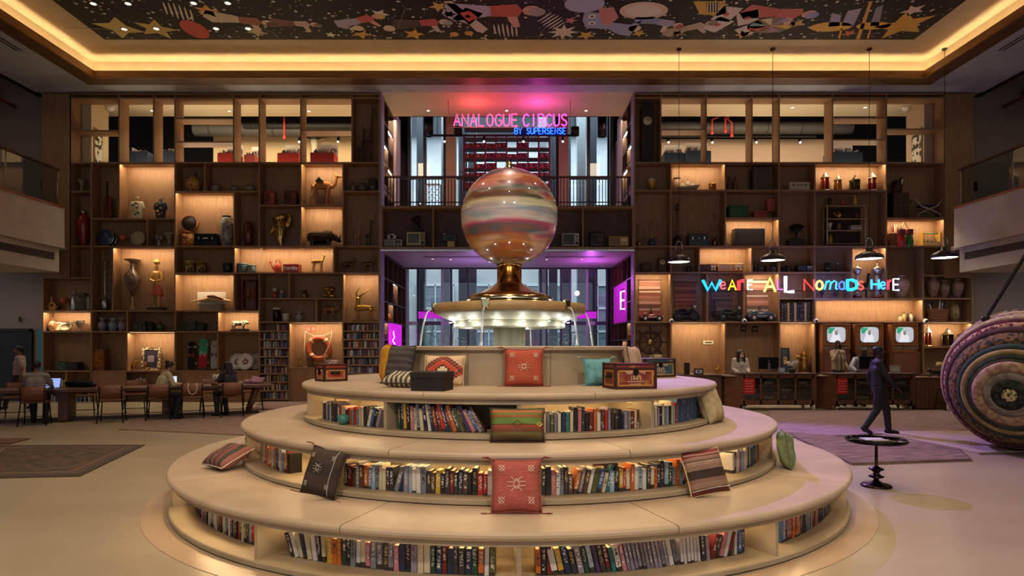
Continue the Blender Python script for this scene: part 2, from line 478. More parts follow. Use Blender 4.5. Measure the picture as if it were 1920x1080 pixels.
# drifting figures as plain cut-outs: skirt, torso, arm, head
def figure(px, py, s, a, skirt, top, skin, hair):
 p = MP(px, py)
 def tr(pts):
  return [(p.x + s * (x * cos(a) - y * sin(a)), p.y + s * (x * sin(a) + y * cos(a))) for x, y in pts]
 f = E('drifting_figure', mur)
 for nm, pts, c, dz in (('skirt', [(-1.5, -.5), (-1.7, .1), (-1.4, .5), (-.2, .24), (-.2, -.24)], skirt, 0), ('torso', [(-.3, -.28), (-.3, .28), (.45, .34), (.6, 0), (.45, -.34)], top, .004),
   ('arm', [(.1, .2), (.3, .95), (.5, .92), (.42, .2)], skin, .002), ('head', disc(.85, .02, .26, n=14), skin, .004), ('hair', disc(1.0, .1, .24, n=12), hair, .006)):
  g = G(); g.flat(tr(pts), ZM - .004 - dz, ZM - dz); g.ob(nm, bright(c), f)
figure(462, 36, .62, .25, 'b0a186', '7d4f45', 'b89c84', '4a2c24')
figure(562, 42, .45, .1, '5d3a34', 'a08a80', 'b89c84', '6b5a4a')
figure(681, 34, .5, -.4, '8d8798', 'a8584a', 'b58a70', 'b59a60')
figure(800, 40, .55, -.1, '40302c', 'a3484a', 'b0a594', '8a8a86')
figure(940, 18, .9, -.05, '9a94a8', 'a05038', 'b58a78', '8a8078')
figure(1245, 40, .5, .3, '6f7890', '8a86a0', 'b0a090', '8a4a3a')
figure(1475, 22, .7, .05, 'a0524a', 'a3564c', 'b58a78', '7f7a9a')
figure(1300, 48, .5, -.5, '8d7c66', '9a8a74', 'a3907c', '6d5a48')
mpoly([(1300, 0), (1360, 0), (1362, 22), (1345, 27), (1312, 24)], 'b08c3e', 'lantern_shape'); mpoly([(1324, 2), (1349, 2), (1348, 20), (1326, 20)], '2a2622', 'lantern_grille', .005)
for k in range(5):
 mpoly([(1326 + k * 5, 2), (1328 + k * 5, 2), (1328 + k * 5, 20), (1326 + k * 5, 20)], 'b0a48a', 'grille_bar', .008)
# a plain grinning fish-like balloon shape
mpoly([(1096, 20), (1130, 22), (1150, 40), (1180, 44), (1204, 36), (1180, 66), (1158, 62), (1140, 52), (1100, 50), (1092, 36)], '7f86a0', 'balloon_body')
mpoly([(1122, 14), (1150, 10), (1160, 30), (1140, 46), (1128, 40)], 'a8706a', 'balloon_crest', .005)
for q in ((1110, 28), (1110, 41)):
 p = MP(*q); mflat(disc(p.x, p.y, .1), 'balloon_eye', 'c8bfb0', .006); mflat(disc(p.x, p.y, .04), 'balloon_pupil', '241d1a', .009)
for q in ((948, 55, .42, .2), (1035, 38, .4, .9), (335, 20, .5, .6)):
 p = MP(q[0], q[1])
 for k in range(6):
  mflat(disc(p.x + (k - 2.5) * .12 * cos(q[3]), p.y + (k - 2.5) * .12 * sin(q[3]), q[2] * (.9 - .1 * abs(k - 2.5)), .025, 10, q[3] + 1.3), 'stripe', 'b5ab98')
g = G()
for pl in (((120, 50), (195, 52), (300, 68), (312, 55)), ((400, 60), (445, 48), (505, 55), (522, 68)), ((735, 62), (748, 45), (760, 12)), ((1010, 70), (1015, 58), (1032, 40)), ((1395, 62), (1432, 18), (1500, 10)), ((1520, 62), (1545, 58), (1555, 62), (1650, 60))):
 q = [MP(*x) for x in pl]
 g.tube([(a.x, a.y, ZM) for a in q], .008, 4)
g.ob('constellation_lines', 'b3a488', mur)
# downlight fittings
def downlight(p, r, lab, grp, m=None, name='downlight'):
 t = T(name, lab, 'downlight', p, 0, grp)
 g = G(); g.lathe([(r * .72, -.008), (r * .78, -.02), (r, -.016), (r * 1.02, 0)], 16); g.ob('trim_ring', 'c9c0b0', t)
 g = G(); g.lathe([(r * .72, -.009), (r * .72, -.003)], 14); g.ob('lens', m or mat('lamp_lens', 'ffe3bd', emit=14), t)
for k, (px, py) in enumerate(((175, 4), (240, 4), (363, 3), (427, 3), (233, 52), (293, 51), (405, 51), (465, 51))):
 a = MP(px, py)
 downlight((a.x, a.y, ZC - .03), .09, 'round downlight set in the mural, %s of the eight over its left corner' % ('first', 'second', 'third', 'fourth', 'fifth', 'sixth', 'seventh', 'eighth')[k], 'downlights in the mural')
# ---- mezzanine behind the open top row, and the balcony over the entrance
struct(G().box(-14.8, 14.8, YF + .02, 22.2, 9.71, 9.9), 'ceiling', mat('mezz_ceiling', 'd6c7a6', rough=.85))
struct(G().box(-15, -4.05, YF + .5, 26, 6.7, 7.0), 'floor', 'a08f7c')
struct(G().box(3.95, 15, YF + .5, 26, 6.7, 7.0), 'floor', 'a08f7c')
struct(G().box(-4.05, 3.95, YF + .5, 24.6, 4.76, 6.05), 'floor', mat('balcony_slab', 'a79aa0', rough=.5))
struct(G().box(-15, 15, 22.2, 27, 11.4, 11.5), 'ceiling', BLACK)
struct(G().box(-20, -4.1, 26, 26.15, 0, 11.4), 'wall_back_left', mat('dark_backwall', '1a1717', rough=.7))
struct(G().box(4.0, 20, 26, 26.15, 0, 11.4), 'wall_back_right', mat('dark_backwall', '1a1717'))
struct(G().box(-15, 15, 22.2, 22.3, 9.9, 11.4), 'wall_drop', BLACK)
CW = mat('cream_wall', 'cbb48c', rough=.85)
struct(G().box(-11.1, -4.6, 24, 24.15, 7.0, 9.6), 'wall_mezzanine_left', CW)
struct(G().box(5.0, 11.8, 24, 24.15, 7.0, 9.5), 'wall_mezzanine_right', mat('taupe_wall', 'b39a80', rough=.85))
struct(G().box(-13.9, -13.4, YF + .52, 21.4, 7.0, 9.71), 'wall_mezzanine_end_left', CW)
struct(G().box(13.3, 13.9, YF + .52, 21.45, 7.0, 9.71), 'wall_mezzanine_end_right', mat('taupe_wall', 'b39a80'))
for s, x, y0, y1, nm in ((-1, -13.39, 20.62, 21.05, 'black and white botanical print in a thin frame on the cream mezzanine end wall'), (1, 13.29, 20.6, 21.12, 'black and white shoe-shaped print in a thin frame on the taupe mezzanine end wall')):
 t = T('framed_print', nm, 'picture', (x, (y0 + y1) / 2, 7.65))
 d = -s * .02; w = (y1 - y0) / 2
 G().box(min(0, d), max(0, d), -w, w, 0, 1.15).ob('frame', 'a9854f/w', t)
 G().box(min(d, d * 1.3), max(d, d * 1.3), -w + .03, w - .03, .04, 1.11).ob('print', mat('botanical_print', 'd8cfbd', '2a2624', scale=6, lo=.50, hi=.53, rough=.5), t)
for k, (px, py) in enumerate(((285, 207), (430, 208), (579, 208), (803, 207), (950, 207), (1099, 207), (1486, 201), (1622, 201))):
 q = P(px, py, 1); Y = (9.71 - HZ) / (648 - py) * F
 downlight(((px - 955) / F * Y, Y, 9.71), .07, 'small round downlight in the mezzanine soffit, %s along the row' % ('first', 'second', 'third', 'fourth', 'fifth', 'sixth', 'seventh', 'eighth')[k], 'mezzanine soffit downlights')
for px in (207, 1699):
 c = P(px, 214 if px < 900 else 211, 21.3); t = T('dome_camera', 'white dome camera on the mezzanine ceiling by the %s framed print' % ('cream wall' if px < 900 else 'taupe wall'), 'camera', (c.x, c.y, 9.71))
 g = G(); g.lathe([(0, -.16), (.09, -.12), (.13, -.05), (.15, 0)], 16); g.ob('dome', 'e3ded4/c', t)
lamp('AREA', 'mezzanine_lamp', (-8, 21.9, 9.4), 260, (1, .78, .5), (radians(28), 0, 0), 9, 1.0)
lamp('AREA', 'mezzanine_lamp', (8, 21.9, 9.4), 200, (1, .78, .55), (radians(28), 0, 0), 9, 1.0)
lamp('AREA', 'mezzanine_floor_lamp', (-8, 21.3, 7.4), 130, (1, .82, .55), (pi, 0, 0), 9, .8)
lamp('AREA', 'mezzanine_floor_lamp', (8, 21.3, 7.4), 110, (1, .82, .6), (pi, 0, 0), 9, .8)
# ducts, track rails and track spots above the mezzanine
for x0, x1, py, Y, r, nm, c in ((-11.4, -4.5, 243, 23.2, .24, 'thick dark grey air duct above the cream mezzanine wall', '4a4743'), (-9.5, -5, 236, 22.9, .1, 'thin black pipe beside the left air duct', '1b1a1a'), (5, 12.4, 240, 23.2, .22, 'thick dark grey air duct above the taupe mezzanine wall', '45413e')):
 z = P(0, py, Y).z
 t = T('air_duct', nm, 'duct', ((x0 + x1) / 2, Y, z)); w = (x1 - x0) / 2
 G().tube([(-w, 0, 0), (w, 0, 0)], r, 14).ob('pipe', c, t)
 for k in range(6):
  x = -w + (k + .5) * w / 3; G().tube([(x - .02, 0, 0), (x + .02, 0, 0)], r * 1.05, 14).ob('joint_band', '2c2a28', t)
 for x in (-w * .8, w * .8): G().tube([(x, 0, r), (x, 0, 11.4 - z)], .012, 4).ob('hanger_rod', BLACK, t)
for x0, x1, py, Y, nm in ((-9.6, -4.3, 255, 23.4, 'left'), (5.2, 11.2, 256, 23.4, 'right'), (-2.8, 2.4, 254, 22.6, 'middle')):
 z = P(0, py, Y).z
 t = T('light_track', 'black ceiling light track with small spots in the %s part of the mezzanine' % nm, 'track light', ((x0 + x1) / 2, Y, z)); w = (x1 - x0) / 2
 G().box(-w, w, -.03, .03, -.03, .03).ob('rail', BLKM, t)
 for x in (-w * .9, w * .9): G().tube([(x, 0, .03), (x, 0, 11.4 - z)], .01, 4).ob('hanger_rod', BLACK, t)
 for k in range(4):
  x = -w * .8 + k * w * 1.6 / 3
  h = G().cap((x, 0, -.08), (x, -.06, -.2), .05).ob('spot_head', BLKM, t)
  g = G(); g.ell((x, -.085, -.24), .036, 8, 5); g.ob('lens', mat('spot_lens', 'fff0d8', emit=9), h)
for px, py, nm in ((533, 255, 'red'), ):
 a = P(533, 222, 22.8); b = P(533, 256, 22.8)
 t = T('sprinkler_pipe', 'red vertical sprinkler pipe above the cream mezzanine wall', 'pipe', b)
 G().tube([(0, 0, 0), a - b, (0, 0, 11.4 - b.z)], .03, 8).ob('pipe', 'b3302c', t); G().cap((0, 0, 0), (0, 0, -.06), .05).ob('sprinkler_head', 'b3302c', t)
for k, (px, py) in enumerate(((1335, 235), (1360, 232), (1372, 240))):
 b = P(px, py, 23); t = T('sprinkler_pipe', 'red bent sprinkler pipe in the dark ceiling void, %s of three above the right shelves' % ('first', 'second', 'third')[k], 'pipe', b)
 G().tube([(0, 0, -.25), (0, 0, .2), (.25 - .2 * k, 0, .3), (.3, 0, 11.4 - b.z)], .035, 8).ob('pipe', 'c03a34', t); G().ell((0, 0, -.28), .06).ob('sprinkler_head', 'c03a34', t)
# record bins with signs on the mezzanine
def bin_(px, py, w, h, Y, col, lab, sign=True, red=True):
 b = P(px, py, Y)
 t = T('record_bin', lab, 'record bin', (b.x, b.y, b.z - .35))
 w *= Y / F; h = h * Y / F + .35
 g = G(); g.box(-w / 2, w / 2, -.25, -.22, 0, h); g.box(-w / 2, w / 2, .22, .25, 0, h); g.box(-w / 2, -w / 2 + .03, -.22, .22, 0, h); g.box(w / 2 - .03, w / 2, -.22, .22, 0, h); g.box(-w / 2, w / 2, -.25, .25, 0, .03)
 for lx in (-w / 2 + .03, w / 2 - .03):
  g.box(lx - .03, lx + .03, -.25, .25, 7.0 - b.z + .35, 0)
 g.ob('crate', col, t)
 n = max(4, int(w / .05))
 for k in range(n):
  x = -w / 2 + .05 + k * (w - .1) / n
  G().box(x, x + .02, -.18, .18, .03, h * R.uniform(1.0, 1.25)).ob('record_sleeve', R.choice(('4a5566', '6b6f78', '30343c', '7a6a60', '8d8a84')), t)
 if sign:
  sw, sh = min(w * .9, .75), .36
  G().box(-sw / 2 + .06, sw / 2 + .06, .2, .21, h + .02, h + .04 + sh).ob('sign_board', 'd8d2c6', t)
  strokes('ANALOG', sw * .86, .13, .011, 4, y=.19, x0=-sw * .43 + .06, z0=h + .13).ob('lettering', '6d2420', t)
for a in ((432, 303, 36, 12, 21.6, '9c2b22', 'red record bin with ANALOG sign behind the third open bay from the left'), (473, 303, 20, 9, 21.9, '8a3a30', 'short red record bin with ANALOG sign behind the narrow bay'), (545, 303, 40, 12, 21.6, '9c2b22', 'red record bin with ANALOG sign under the red sprinkler pipe'), (608, 303, 44, 13, 21.4, '8c241e', 'red record bin with ANALOG sign under the animal skull'),
          (1262, 303, 40, 12, 21.6, '2a3440', 'dark blue record bin with slanted sign beside the tall clock'), (1306, 303, 46, 16, 21.5, '34404f', 'grey blue record bin with ANALOG sign right of the slanted one'), (1580, 303, 60, 14, 21.5, '2c3a4a', 'blue record bin with ANALOG sign under two small shelves'), (265, 303, 40, 15, 21.6, '3a4558', 'grey blue record bin without sign behind the second open bay'), (318, 303, 40, 15, 21.6, '3a4558', 'grey blue record bin without sign behind the narrow dark bay')):
 bin_(a[0], a[1], a[2], a[3], a[4], a[5], a[6], 'without' not in a[6])
b = P(590, 278, 23.87); t = T('cow_skull', 'white horned animal skull hung on the cream mezzanine wall', 'skull', b)
g = G(); g.cap((0, 0, -.25), (0, -.05, .25), .07, .14); g.ob('skull', 'd8ccb4', t)
G().tube([(-.1, 0, .28), (-.3, 0, .36), (-.45, 0, .3)], [.05, .04, .015], 6).ob('horn', 'b8a888', t); G().tube([(.1, 0, .28), (.3, 0, .36), (.45, 0, .3)], [.05, .04, .015], 6).ob('horn', 'b8a888', t)
# ---- side galleries
for s, nm in ((-1, 'left'), (1, 'right')):
 def bx(g, a, b, *r):
  return g.box(min(s * a, s * b), max(s * a, s * b), *r)
 struct(bx(G(), 13.55, 13.8, -8, 19.5, 4.72, 5.92), 'wall_parapet_' + nm, PLAS)
 struct(bx(G(), 13.72, 16.4, -8, 19.5, 3.99, 4.72), 'ceiling', PLAS)
 struct(bx(G(), 13.8, 18, -8, 20.4, 4.72, 4.85), 'floor', '8a8078')
 struct(bx(G(), 13.52, 13.84, -8, 19.52, 5.92, 5.98), 'trim_%d' % (8 + (s > 0)), 'a5683f/w/8a5432')
 struct(bx(G(), 17.6, 17.8, -8, 20.4, 4.7, 11.5), 'wall_gallery_' + nm, mat('gallery_wall', '9c8e80', rough=.8))
 struct(bx(G(), 14.8, 24, -8, 27, 11.4, 11.5), 'ceiling', BLACK)
 struct(bx(G(), 14.8, 15.0, -8, 20.4, 9.68, 11.4), 'wall_drop_' + nm, BLACK)
 struct(bx(G(), 13.75, 24, 20.5, 20.6, 0, 11.4), 'wall_end_' + nm, mat('taupe_dark_wall', '8b7a6c', rough=.8))
 struct(bx(G(), 16.0, 16.2, -8, 18.4, 0, 3.99), 'wall_side_' + nm, mat('taupe_dark_wall', '8b7a6c'))
 # grille in the gallery soffit box
 t = T('air_grille', 'long dark slatted air grille under the %s gallery' % nm, 'vent', (s * 13.72, 12, 4.36))
 bx(G(), -.012, .0, -7, 7.3, -.02, .2).ob('grille_frame', '8a8078', t)
 for k in range(6):
  bx(G(), -.03, -.012, -6.9, 7.2, .0 + k * .03, .014 + k * .03).ob('slat', '5a5048', t)
 bx(G(), -.014, -.011, -6.95, 7.25, -.01, .19).ob('dark_slot', BLACK, t)
 # glass balustrade
 t = T('glass_balustrade', 'clear glass balustrade with brown handrail on the %s gallery' % nm, 'balustrade', (s * 13.7, 0, 5.98))
 for k in range(6):
  bx(G(), -.01, .01, 19.4 - 2 * (k + 1) + .02, 19.4 - 2 * k - .02, 0, 1.1).ob('pane', GLASS, t)
  G().tube([(0, 19.4 - 2 * k, 0), (0, 19.4 - 2 * k, 1.1)], .02, 6).ob('post', 'b9a488/m', t)
 bx(G(), -.04, .04, -8, 19.5, 1.1, 1.16).ob('handrail', '5c3826/w', t)
 # void over the gallery: pipes and a dark shopfront
 for k in range(2):
  z = 9.0 + .45 * k
  t = T('sprinkler_pipe', '%s dark red ceiling pipe over the %s gallery' % (('lower', 'upper')[k], nm), 'pipe', (s * (15.6 + .6 * k), 18, z))
  G().tube([(0, -9, 0), (0, 1.0, 0), (0, 1.2, .3), (0, 2.2, .3)], .05, 8).ob('pipe', '7a1f1c', t)
  for j in range(3):
   G().tube([(0, -6 + 3 * j, 0), (0, -6 + 3 * j, -.22)], .025, 6).ob('sprinkler_head', '7a1f1c', t)
 t = T('air_duct', 'black rectangular duct over the %s gallery' % nm, 'duct', (s * 16.5, 16, 9.4)); bx(G(), -.35, .35, -6, 3.6, 0, .5).ob('duct_body', '1a1919', t, bev=.03)
 for k in range(5):
  bx(G(), -.37, .37, -5.5 + 2 * k, -5.44 + 2 * k, -.02, .52).ob('flange', '2a2928', t)
 t = T('gallery_shopfront', 'dark glazed doorway with pale frame at the end of the %s gallery' % nm, 'shopfront', (s * 17.58, 18.2, 4.85))
 bx(G(), -.03, .0, -1.6, 1.6, 0, 2.6).ob('frame', '8f8c8a', t)
 bx(G(), -.05, -.03, -1.45, -.05, .1, 2.45).ob('pane', '101010/c', t); bx(G(), -.05, -.03, .05, 1.45, .1, 2.45).ob('pane', '101010/c', t)
 lamp('AREA', 'gallery_lamp', (s * 15.6, 15, 9.2), 45, (1, .8, .6), (0, 0, 0), .6, 6)
 lamp('AREA', 'side_aisle_lamp', (s * 17.5, 18.5, 3.8) if 0 else (s * 15.2, 17.5, 3.9), 26, (1, .8, .6), (0, 0, 0), .6, 2)
t = T('wall_projector', 'white box projector mounted on the right gallery parapet', 'projector', (13.45, 15.6, 5.35))
G().box(-.2, .1, -.5, .5, -.08, .08).ob('housing', 'c9c6d0/c', t, bev=.02); G().box(-.22, -.2, -.4, .4, -.05, .05).ob('lens_bar', 'e8e4ff/l/2', t); G().box(.05, .1, -.1, .1, -.3, -.05).ob('bracket', '9a98a0', t)
t = T('wall_strip_lamp', 'short white strip lamp fixed to the left gallery parapet', 'lamp', (-13.5, 15.7, 5.28))
G().box(-.05, .05, -.35, .35, -.05, .03).ob('housing', 'd6d2c8/c', t, bev=.01); G().box(-.04, .06, -.33, .33, -.06, -.05).ob('diffuser', 'fff0d8/l/3', t)
# doorway on the ground floor at the left end
t = T('side_doorway', 'dark open doorway with black frame beyond the long table', 'doorway', (-15.9, 20.42, 0))
g = G(); g.box(-1.1, -1.02, -.06, 0, 0, 2.3); g.box(.62, .7, -.06, 0, 0, 2.3); g.box(-1.1, .7, -.06, 0, 2.2, 2.3); g.ob('door_frame', '16120f', t)
G().box(-1.02, .62, -.02, -.001, 0, 2.2).ob('door_leaf', '14110f', t); G().cap((.5, -.03, 1.05), (.5, -.08, 1.05), .025).ob('handle', STEEL, t)
t = T('teal_panel', 'narrow teal banner standing beside the dark doorway', 'banner', (-14.85, 20.3, 0))
G().box(-.11, .11, -.02, .02, .3, 2.3).ob('banner_cloth', '2f7d86', t); G().box(-.16, .16, -.1, .1, 0, .3).ob('foot', '1a1a1a', t)
t = T('wall_sensor', 'small dark oval sensor on the grey wall above the doorway', 'sensor', (-15.6, 20.4, 2.6)); G().ell((0, 0, 0), (.05, .03, .09)).ob('sensor_body', '1c1a18', t); G().ell((0, -.03, 0), (.02, .01, .03)).ob('sensor_eye', '3a3632/c', t)
# ---- entrance recess and glass facade
MUL = mat('mullion', '4a4650', rough=.4, metal=.4)
struct(G().box(-4.1, 4.0, 25.6, 27, -.02, .01), 'floor', '8f8a86')
LZ = 4.76
struct(G().box(-4.5, 4.4, 24.9, 25.1, LZ - .02, 6.05), 'beam', MUL)
xs = [sx(px) * 25 / 20 for px in (764, 785, 829, 846, 878, 1025, 1052, 1069, 1101, 1117, 1137)]
xs = [(px - 955) / F * 25 for px in (763, 785, 829, 846, 878, 1014, 1025, 1052, 1069, 1101, 1118, 1138)]
for k in range(len(xs) - 1):
 w = struct(G().box(xs[k] + .03, xs[k + 1] - .03, 24.99, 25.01, .1, LZ - .05), 'window_%d' % (k + 1), GLASS)
 f = G(); f.box(xs[k] - .04, xs[k] + .04, 24.94, 25.06, 0, LZ); f.box(xs[k], xs[k + 1], 24.95, 25.05, 2.56, 2.7); f.box(xs[k], xs[k + 1], 24.95, 25.05, 0, .1)
 f.ob('window_frame', 'b9bac0' if k in (0, 2, 9) else MUL, w)
G().box(xs[-1] - .04, xs[-1] + .04, 24.94, 25.06, 0, LZ).ob('window_frame', MUL, w)
for x0, x1 in ((785, 845), (1080, 1118)):
 t = T('lit_transom', 'magenta lit transom box over the %s entrance door' % ('left' if x0 < 900 else 'right'), 'transom', P((x0 + x1) / 2, 597, 24.85))
 w = (x1 - x0) / 2 / F * 24.85
 G().box(-w, w, -.06, .05, 0, .26).ob('light_box', mat('magenta_box', 'b01fb8', emit=.9), t); G().box(-w, w, -.07, .06, .26, .3).ob('cap_strip', '3a2a44', t)
# upper glazing
xu = [(px - 955) / F * 25 for px in (744, 768, 797, 837, 1062, 1103, 1146, 1166)]
for k in range(len(xu) - 1):
 w = struct(G().box(xu[k] + .03, xu[k + 1] - .03, 24.99, 25.01, 6.1, 11.3), 'window_%d' % (k + 20), GLASS)
 f = G(); f.box(xu[k] - .06, xu[k] + .06, 24.9, 25.1, 6.05, 11.4); f.box(xu[k], xu[k + 1], 24.95, 25.05, 6.05, 6.2); f.box(xu[k], xu[k + 1], 24.95, 25.05, 8.25, 8.32)
 f.ob('window_frame', MUL, w)
for px, nm in ((846, 'left'), (1056, 'right')):
 c = P(px, 300, 24.2); w = 9 / F * 24.2
 struct(G().box(c.x - w, c.x + w, 24, 24.5, 6.05, 11.3), 'pillar_' + nm, mat('tan_column', 'b59a80', rough=.7))
 struct(G().box(c.x - w * 1.6, c.x - w * 1.05, 24.1, 24.4, 6.05, 11.3), 'pillar_dark_' + nm, '35323a')
for px in (741, 1167):
 c = P(px, 300, 22.8)
 struct(G().box(c.x - .12, c.x + .12, 22.3, 23.2, 6.05, 9.9), 'pillar_edge', mat('lilac_column', 'a8959c', rough=.7))
# outdoors: pale building opposite with columns and window bands
EXT = mat('outside_wall', 'c3c6c8', 'b0b4b8', rough=.8, scale=1)
struct(G().box(-16, 16, 36, 36.3, 0, 16), 'wall_opposite', EXT)
struct(G().box(-20, 20, 25.2, 36, -.25, -.02), 'ground', '9a9ca0')
for k, x in enumerate((-8.2, -5.2, -2.2, .9, 3.9, 6.9)):
 w = struct(G().box(x, x + 2.1, 35.9, 36.02, 1.2, 5.2), 'window_%d' % (40 + k), mat('outside_glass', '5d6a74', '7f8c96', rough=.15, scale=1.2, st=(.4, 1, 3)))
 f = G()
 for q in range(4):
  f.box(x, x + 2.1, 35.85, 35.95, 1.2 + q * 1.3, 1.3 + q * 1.3)
 for q in range(3):
  f.box(x + q * 1.02, x + q * 1.02 + .06, 35.85, 35.95, 1.2, 5.2)
 f.ob('window_frame', 'c9d0d6', w)
 w = struct(G().box(x, x + 2.1, 35.9, 36.02, 6.6, 9.8), 'window_%d' % (50 + k), mat('outside_glass', '5d6a74'))
 f = G()
 for q in range(9):
  f.box(x, x + 2.1, 35.8, 35.95, 6.6 + q * .38, 6.75 + q * .38)
 f.ob('window_frame', 'd3d9de', w)
for k, px in enumerate((790, 836, 868, 886, 1017, 1037, 1062, 1090, 1110)):
 x = (px - 955) / F * 28.5
 struct(G().box(x - .18, x + .18, 28.3, 28.8, -.02, 14), 'column_outside', ('6a7078', 'c3cad0', '565b66')[k % 3])
struct(G().box(-9, 9, 30, 31, 5.6, 6.3), 'beam_outside', 'a9b2ba')
lamp('AREA', 'outdoor_fill_lamp', (0, 30.5, 13.5), 6300, (.90, .95, 1.0), (0, 0, 0), 26, 9)  # area lamp added overhead to brighten the outside wall, in place of daylight
# white pierced screens and planting outside
LAT = mat('pierced_pattern', 'd5dade', '3a4048', rough=.7, scale=9, lo=.49, hi=.51, detail=0)
for k, (px, py, w, h, Y) in enumerate(((895, 650, 22, 34, 26.6), (1085, 650, 34, 24, 26.6), (1040, 650, 20, 16, 26.4), (812, 388, 26, 90, 24.35))):
 b = P(px, py, Y); w *= Y / F; h *= Y / F
 b.z = 0 if k < 3 else 6.052
 if k < 3: h = HZ + h
 t = T('pierced_screen', ('tall pierced white screen outside, left of the fountain stem', 'wide pierced white screen outside behind the right water jets', 'low pierced white screen outside, second right of the stem', 'white lattice screen outside behind the upper left railing')[k], 'screen', b)
 n = max(4, int(w / .1)); g = G(); q = w / n
 for i in range(n):
  for j in range(int(h / q)):
   x, z = -w / 2 + (i + .5) * q, (j + .5) * q
   g.prism([(x - q * .5, z), (x - q * .36, z - q * .14), (x + q * .14, z + q * .36), (x, z + q * .5)] if (i + j) % 2 else [(x + q * .5, z), (x + q * .36, z - q * .14), (x - q * .14, z + q * .36), (x, z + q * .5)], -.015, .015)
 f = g.ob('pierced_pattern', 'd5dade', t); f['kind'] = 'stuff'
 g = G(); g.box(-w / 2 - .05, -w / 2, -.03, .03, 0, h); g.box(w / 2, w / 2 + .05, -.03, .03, 0, h); g.box(-w / 2, w / 2, -.03, .03, h - .02, h + .04); g.ob('frame', 'c3c8cc', t)
b = P(997, 650, 26.2); t = T('poster_board', 'blue and pink slanted poster board outside right of the fountain stem', 'poster', (b.x, b.y, 0))
G().box(-.32, .32, 0, .04, .3, 2.6).ob('board', '3f7fae', t)
G().prism([(-.32, 2.2), (-.1, 2.6), (.32, 1.6), (.32, 1.1), (-.32, 2.0)], -.01, 0).ob('pink_band', 'd98a9a', t)
g = G(); g.lathe([(.09, 0), (.09, .012)], 16); o = g.ob('orange_dot', 'e0784a', t, loc=(0, -.005, 2.35)); o.rotation_euler = (pi / 2, 0, 0)
G().prism([(.16, 1.0), (.32, 1.0), (.32, 2.5), (.2, 2.5)], -.012, 0).ob('pink_panel', 'd98ab0', t)
for lx in (-.25, .25):
 G().box(lx - .03, lx + .03, 0, .04, 0, .3).ob('leg', '30323a', t)
def bush(px, Y, h, w, n, col, lab):
 b = P(px, 650, Y); t = T('planter_shrub', lab, 'shrub', (b.x, b.y, 0))
 g = G(); g.lathe([(.16, 0), (.24, .02), (.26, .4), (.23, .42), (.22, .38)], 14); g.ob('planter', '4a4c50', t)
 g = G()
 for k in range(5):
  g.tube([(0, 0, .38), (R.uniform(-w, w) * .4, R.uniform(-.1, .1), h * .6), (R.uniform(-w, w) * .8, R.uniform(-.2, .2), h)], .012, 4)
 g.ob('stem', '4a4030', t)
 g = G()
 for k in range(n):
  x, y, z = R.uniform(-w, w), R.uniform(-.25, .25), R.uniform(.5, h)
  a, b_ = R.uniform(0, 6.3), R.uniform(-.8, .8)
  d = Vector((cos(a), sin(a) * .4, b_)) * R.uniform(.08, .16); q = Vector((-sin(a), cos(a), .3)) * .035
  p = Vector((x, y, z)); g.add([p, p + d * .5 + q, p + d, p + d * .5 - q], [(0, 1, 2, 3)])
 o = g.ob('foliage', col, t); o['kind'] = 'stuff'
bush(792, 26, 2.75, .26, 240, '3f9a6a', 'slim bright green climber outside at the left edge of the glass'); bush(806, 26.3, 2.6, .22, 160, '58a07a', 'second green climber outside left of the fountain'); bush(830, 26, 2.2, .45, 260, '7f9a80', 'pale grey green shrub outside below the bowl rim'); bush(868, 26.4, 2.1, .3, 120, '8fa096', 'thin pale shrub outside left of the stem')
bush(1046, 26, 1.95, .35, 160, 'a8a878', 'yellow green shrub outside right of the stem'); bush(1110, 26, 2.75, .2, 220, '2f9a66', 'slim bright green climber outside at the right edge of the glass'); bush(1070, 26.3, 2.2, .3, 140, '9aa498', 'pale shrub outside in front of the wide screen')
# ---- rack of boxed cameras upstairs
b = P(950, 388, 23.4); rk = T('box_rack', 'dark red open metal rack of boxes on the balcony behind the globe', 'rack', (b.x, b.y, 6.05))
RW, RN = 160 / F * 23.4, 8
rz = [HZ + (648 - y) / F * 23.4 - 6.05 for y in (372, 352, 333, 315, 296, 277, 258, 240)]
for k in range(RN + 1):
 x = -RW / 2 + RW * k / RN
 G().box(x - .03, x + .03, -.02, .02, 0, 3.35).ob('upright', '5e1d2a', rk)
for k, z in enumerate(rz):
 G().box(-RW / 2, RW / 2, .02, .45, z - .02, z).ob('shelf_board', '4a1c28', rk)
 G().box(-RW / 2, RW / 2, -.025, .02, z - .03, z).ob('front_bar', '6e2434', rk)
ORD = ('first', 'second', 'third', 'fourth', 'fifth', 'sixth', 'seventh', 'eighth')
for j in range(1, 6):
 for k in range(RN):
  if j == 5 and k > 5 or R.random() < .06:
   continue
  x = -RW / 2 + RW * (k + .5) / RN
  q = T('product_box', 'dark red patterned box, %s from left on %s shelf of the balcony rack' % (ORD[k], ('lowest', 'second', 'third', 'fourth', 'top')[j - 1]), 'box', (b.x + x, b.y + .22, 6.05 + rz[j]), 0, 'boxes in the balcony rack')
  w = RW / RN * .42; h = R.uniform(.15, .2)
  c1 = R.choice(('5a1f2c', '7a2a34', '8a3a30', '3c1a24', '6a3040'))
  G().box(-w, w, -.2, .2, 0, h).ob('box_body', c1, q, bev=.008, seg=1)
  G().box(-w * .8, w * .8, -.204, -.2, h * .2, h * .8).ob('box_print', mat('rack_print%d' % (k % 3), ('a8503c', 'b86a5a', '7a3048')[k % 3], '2c1218', scale=11, lo=.45, hi=.55), q)
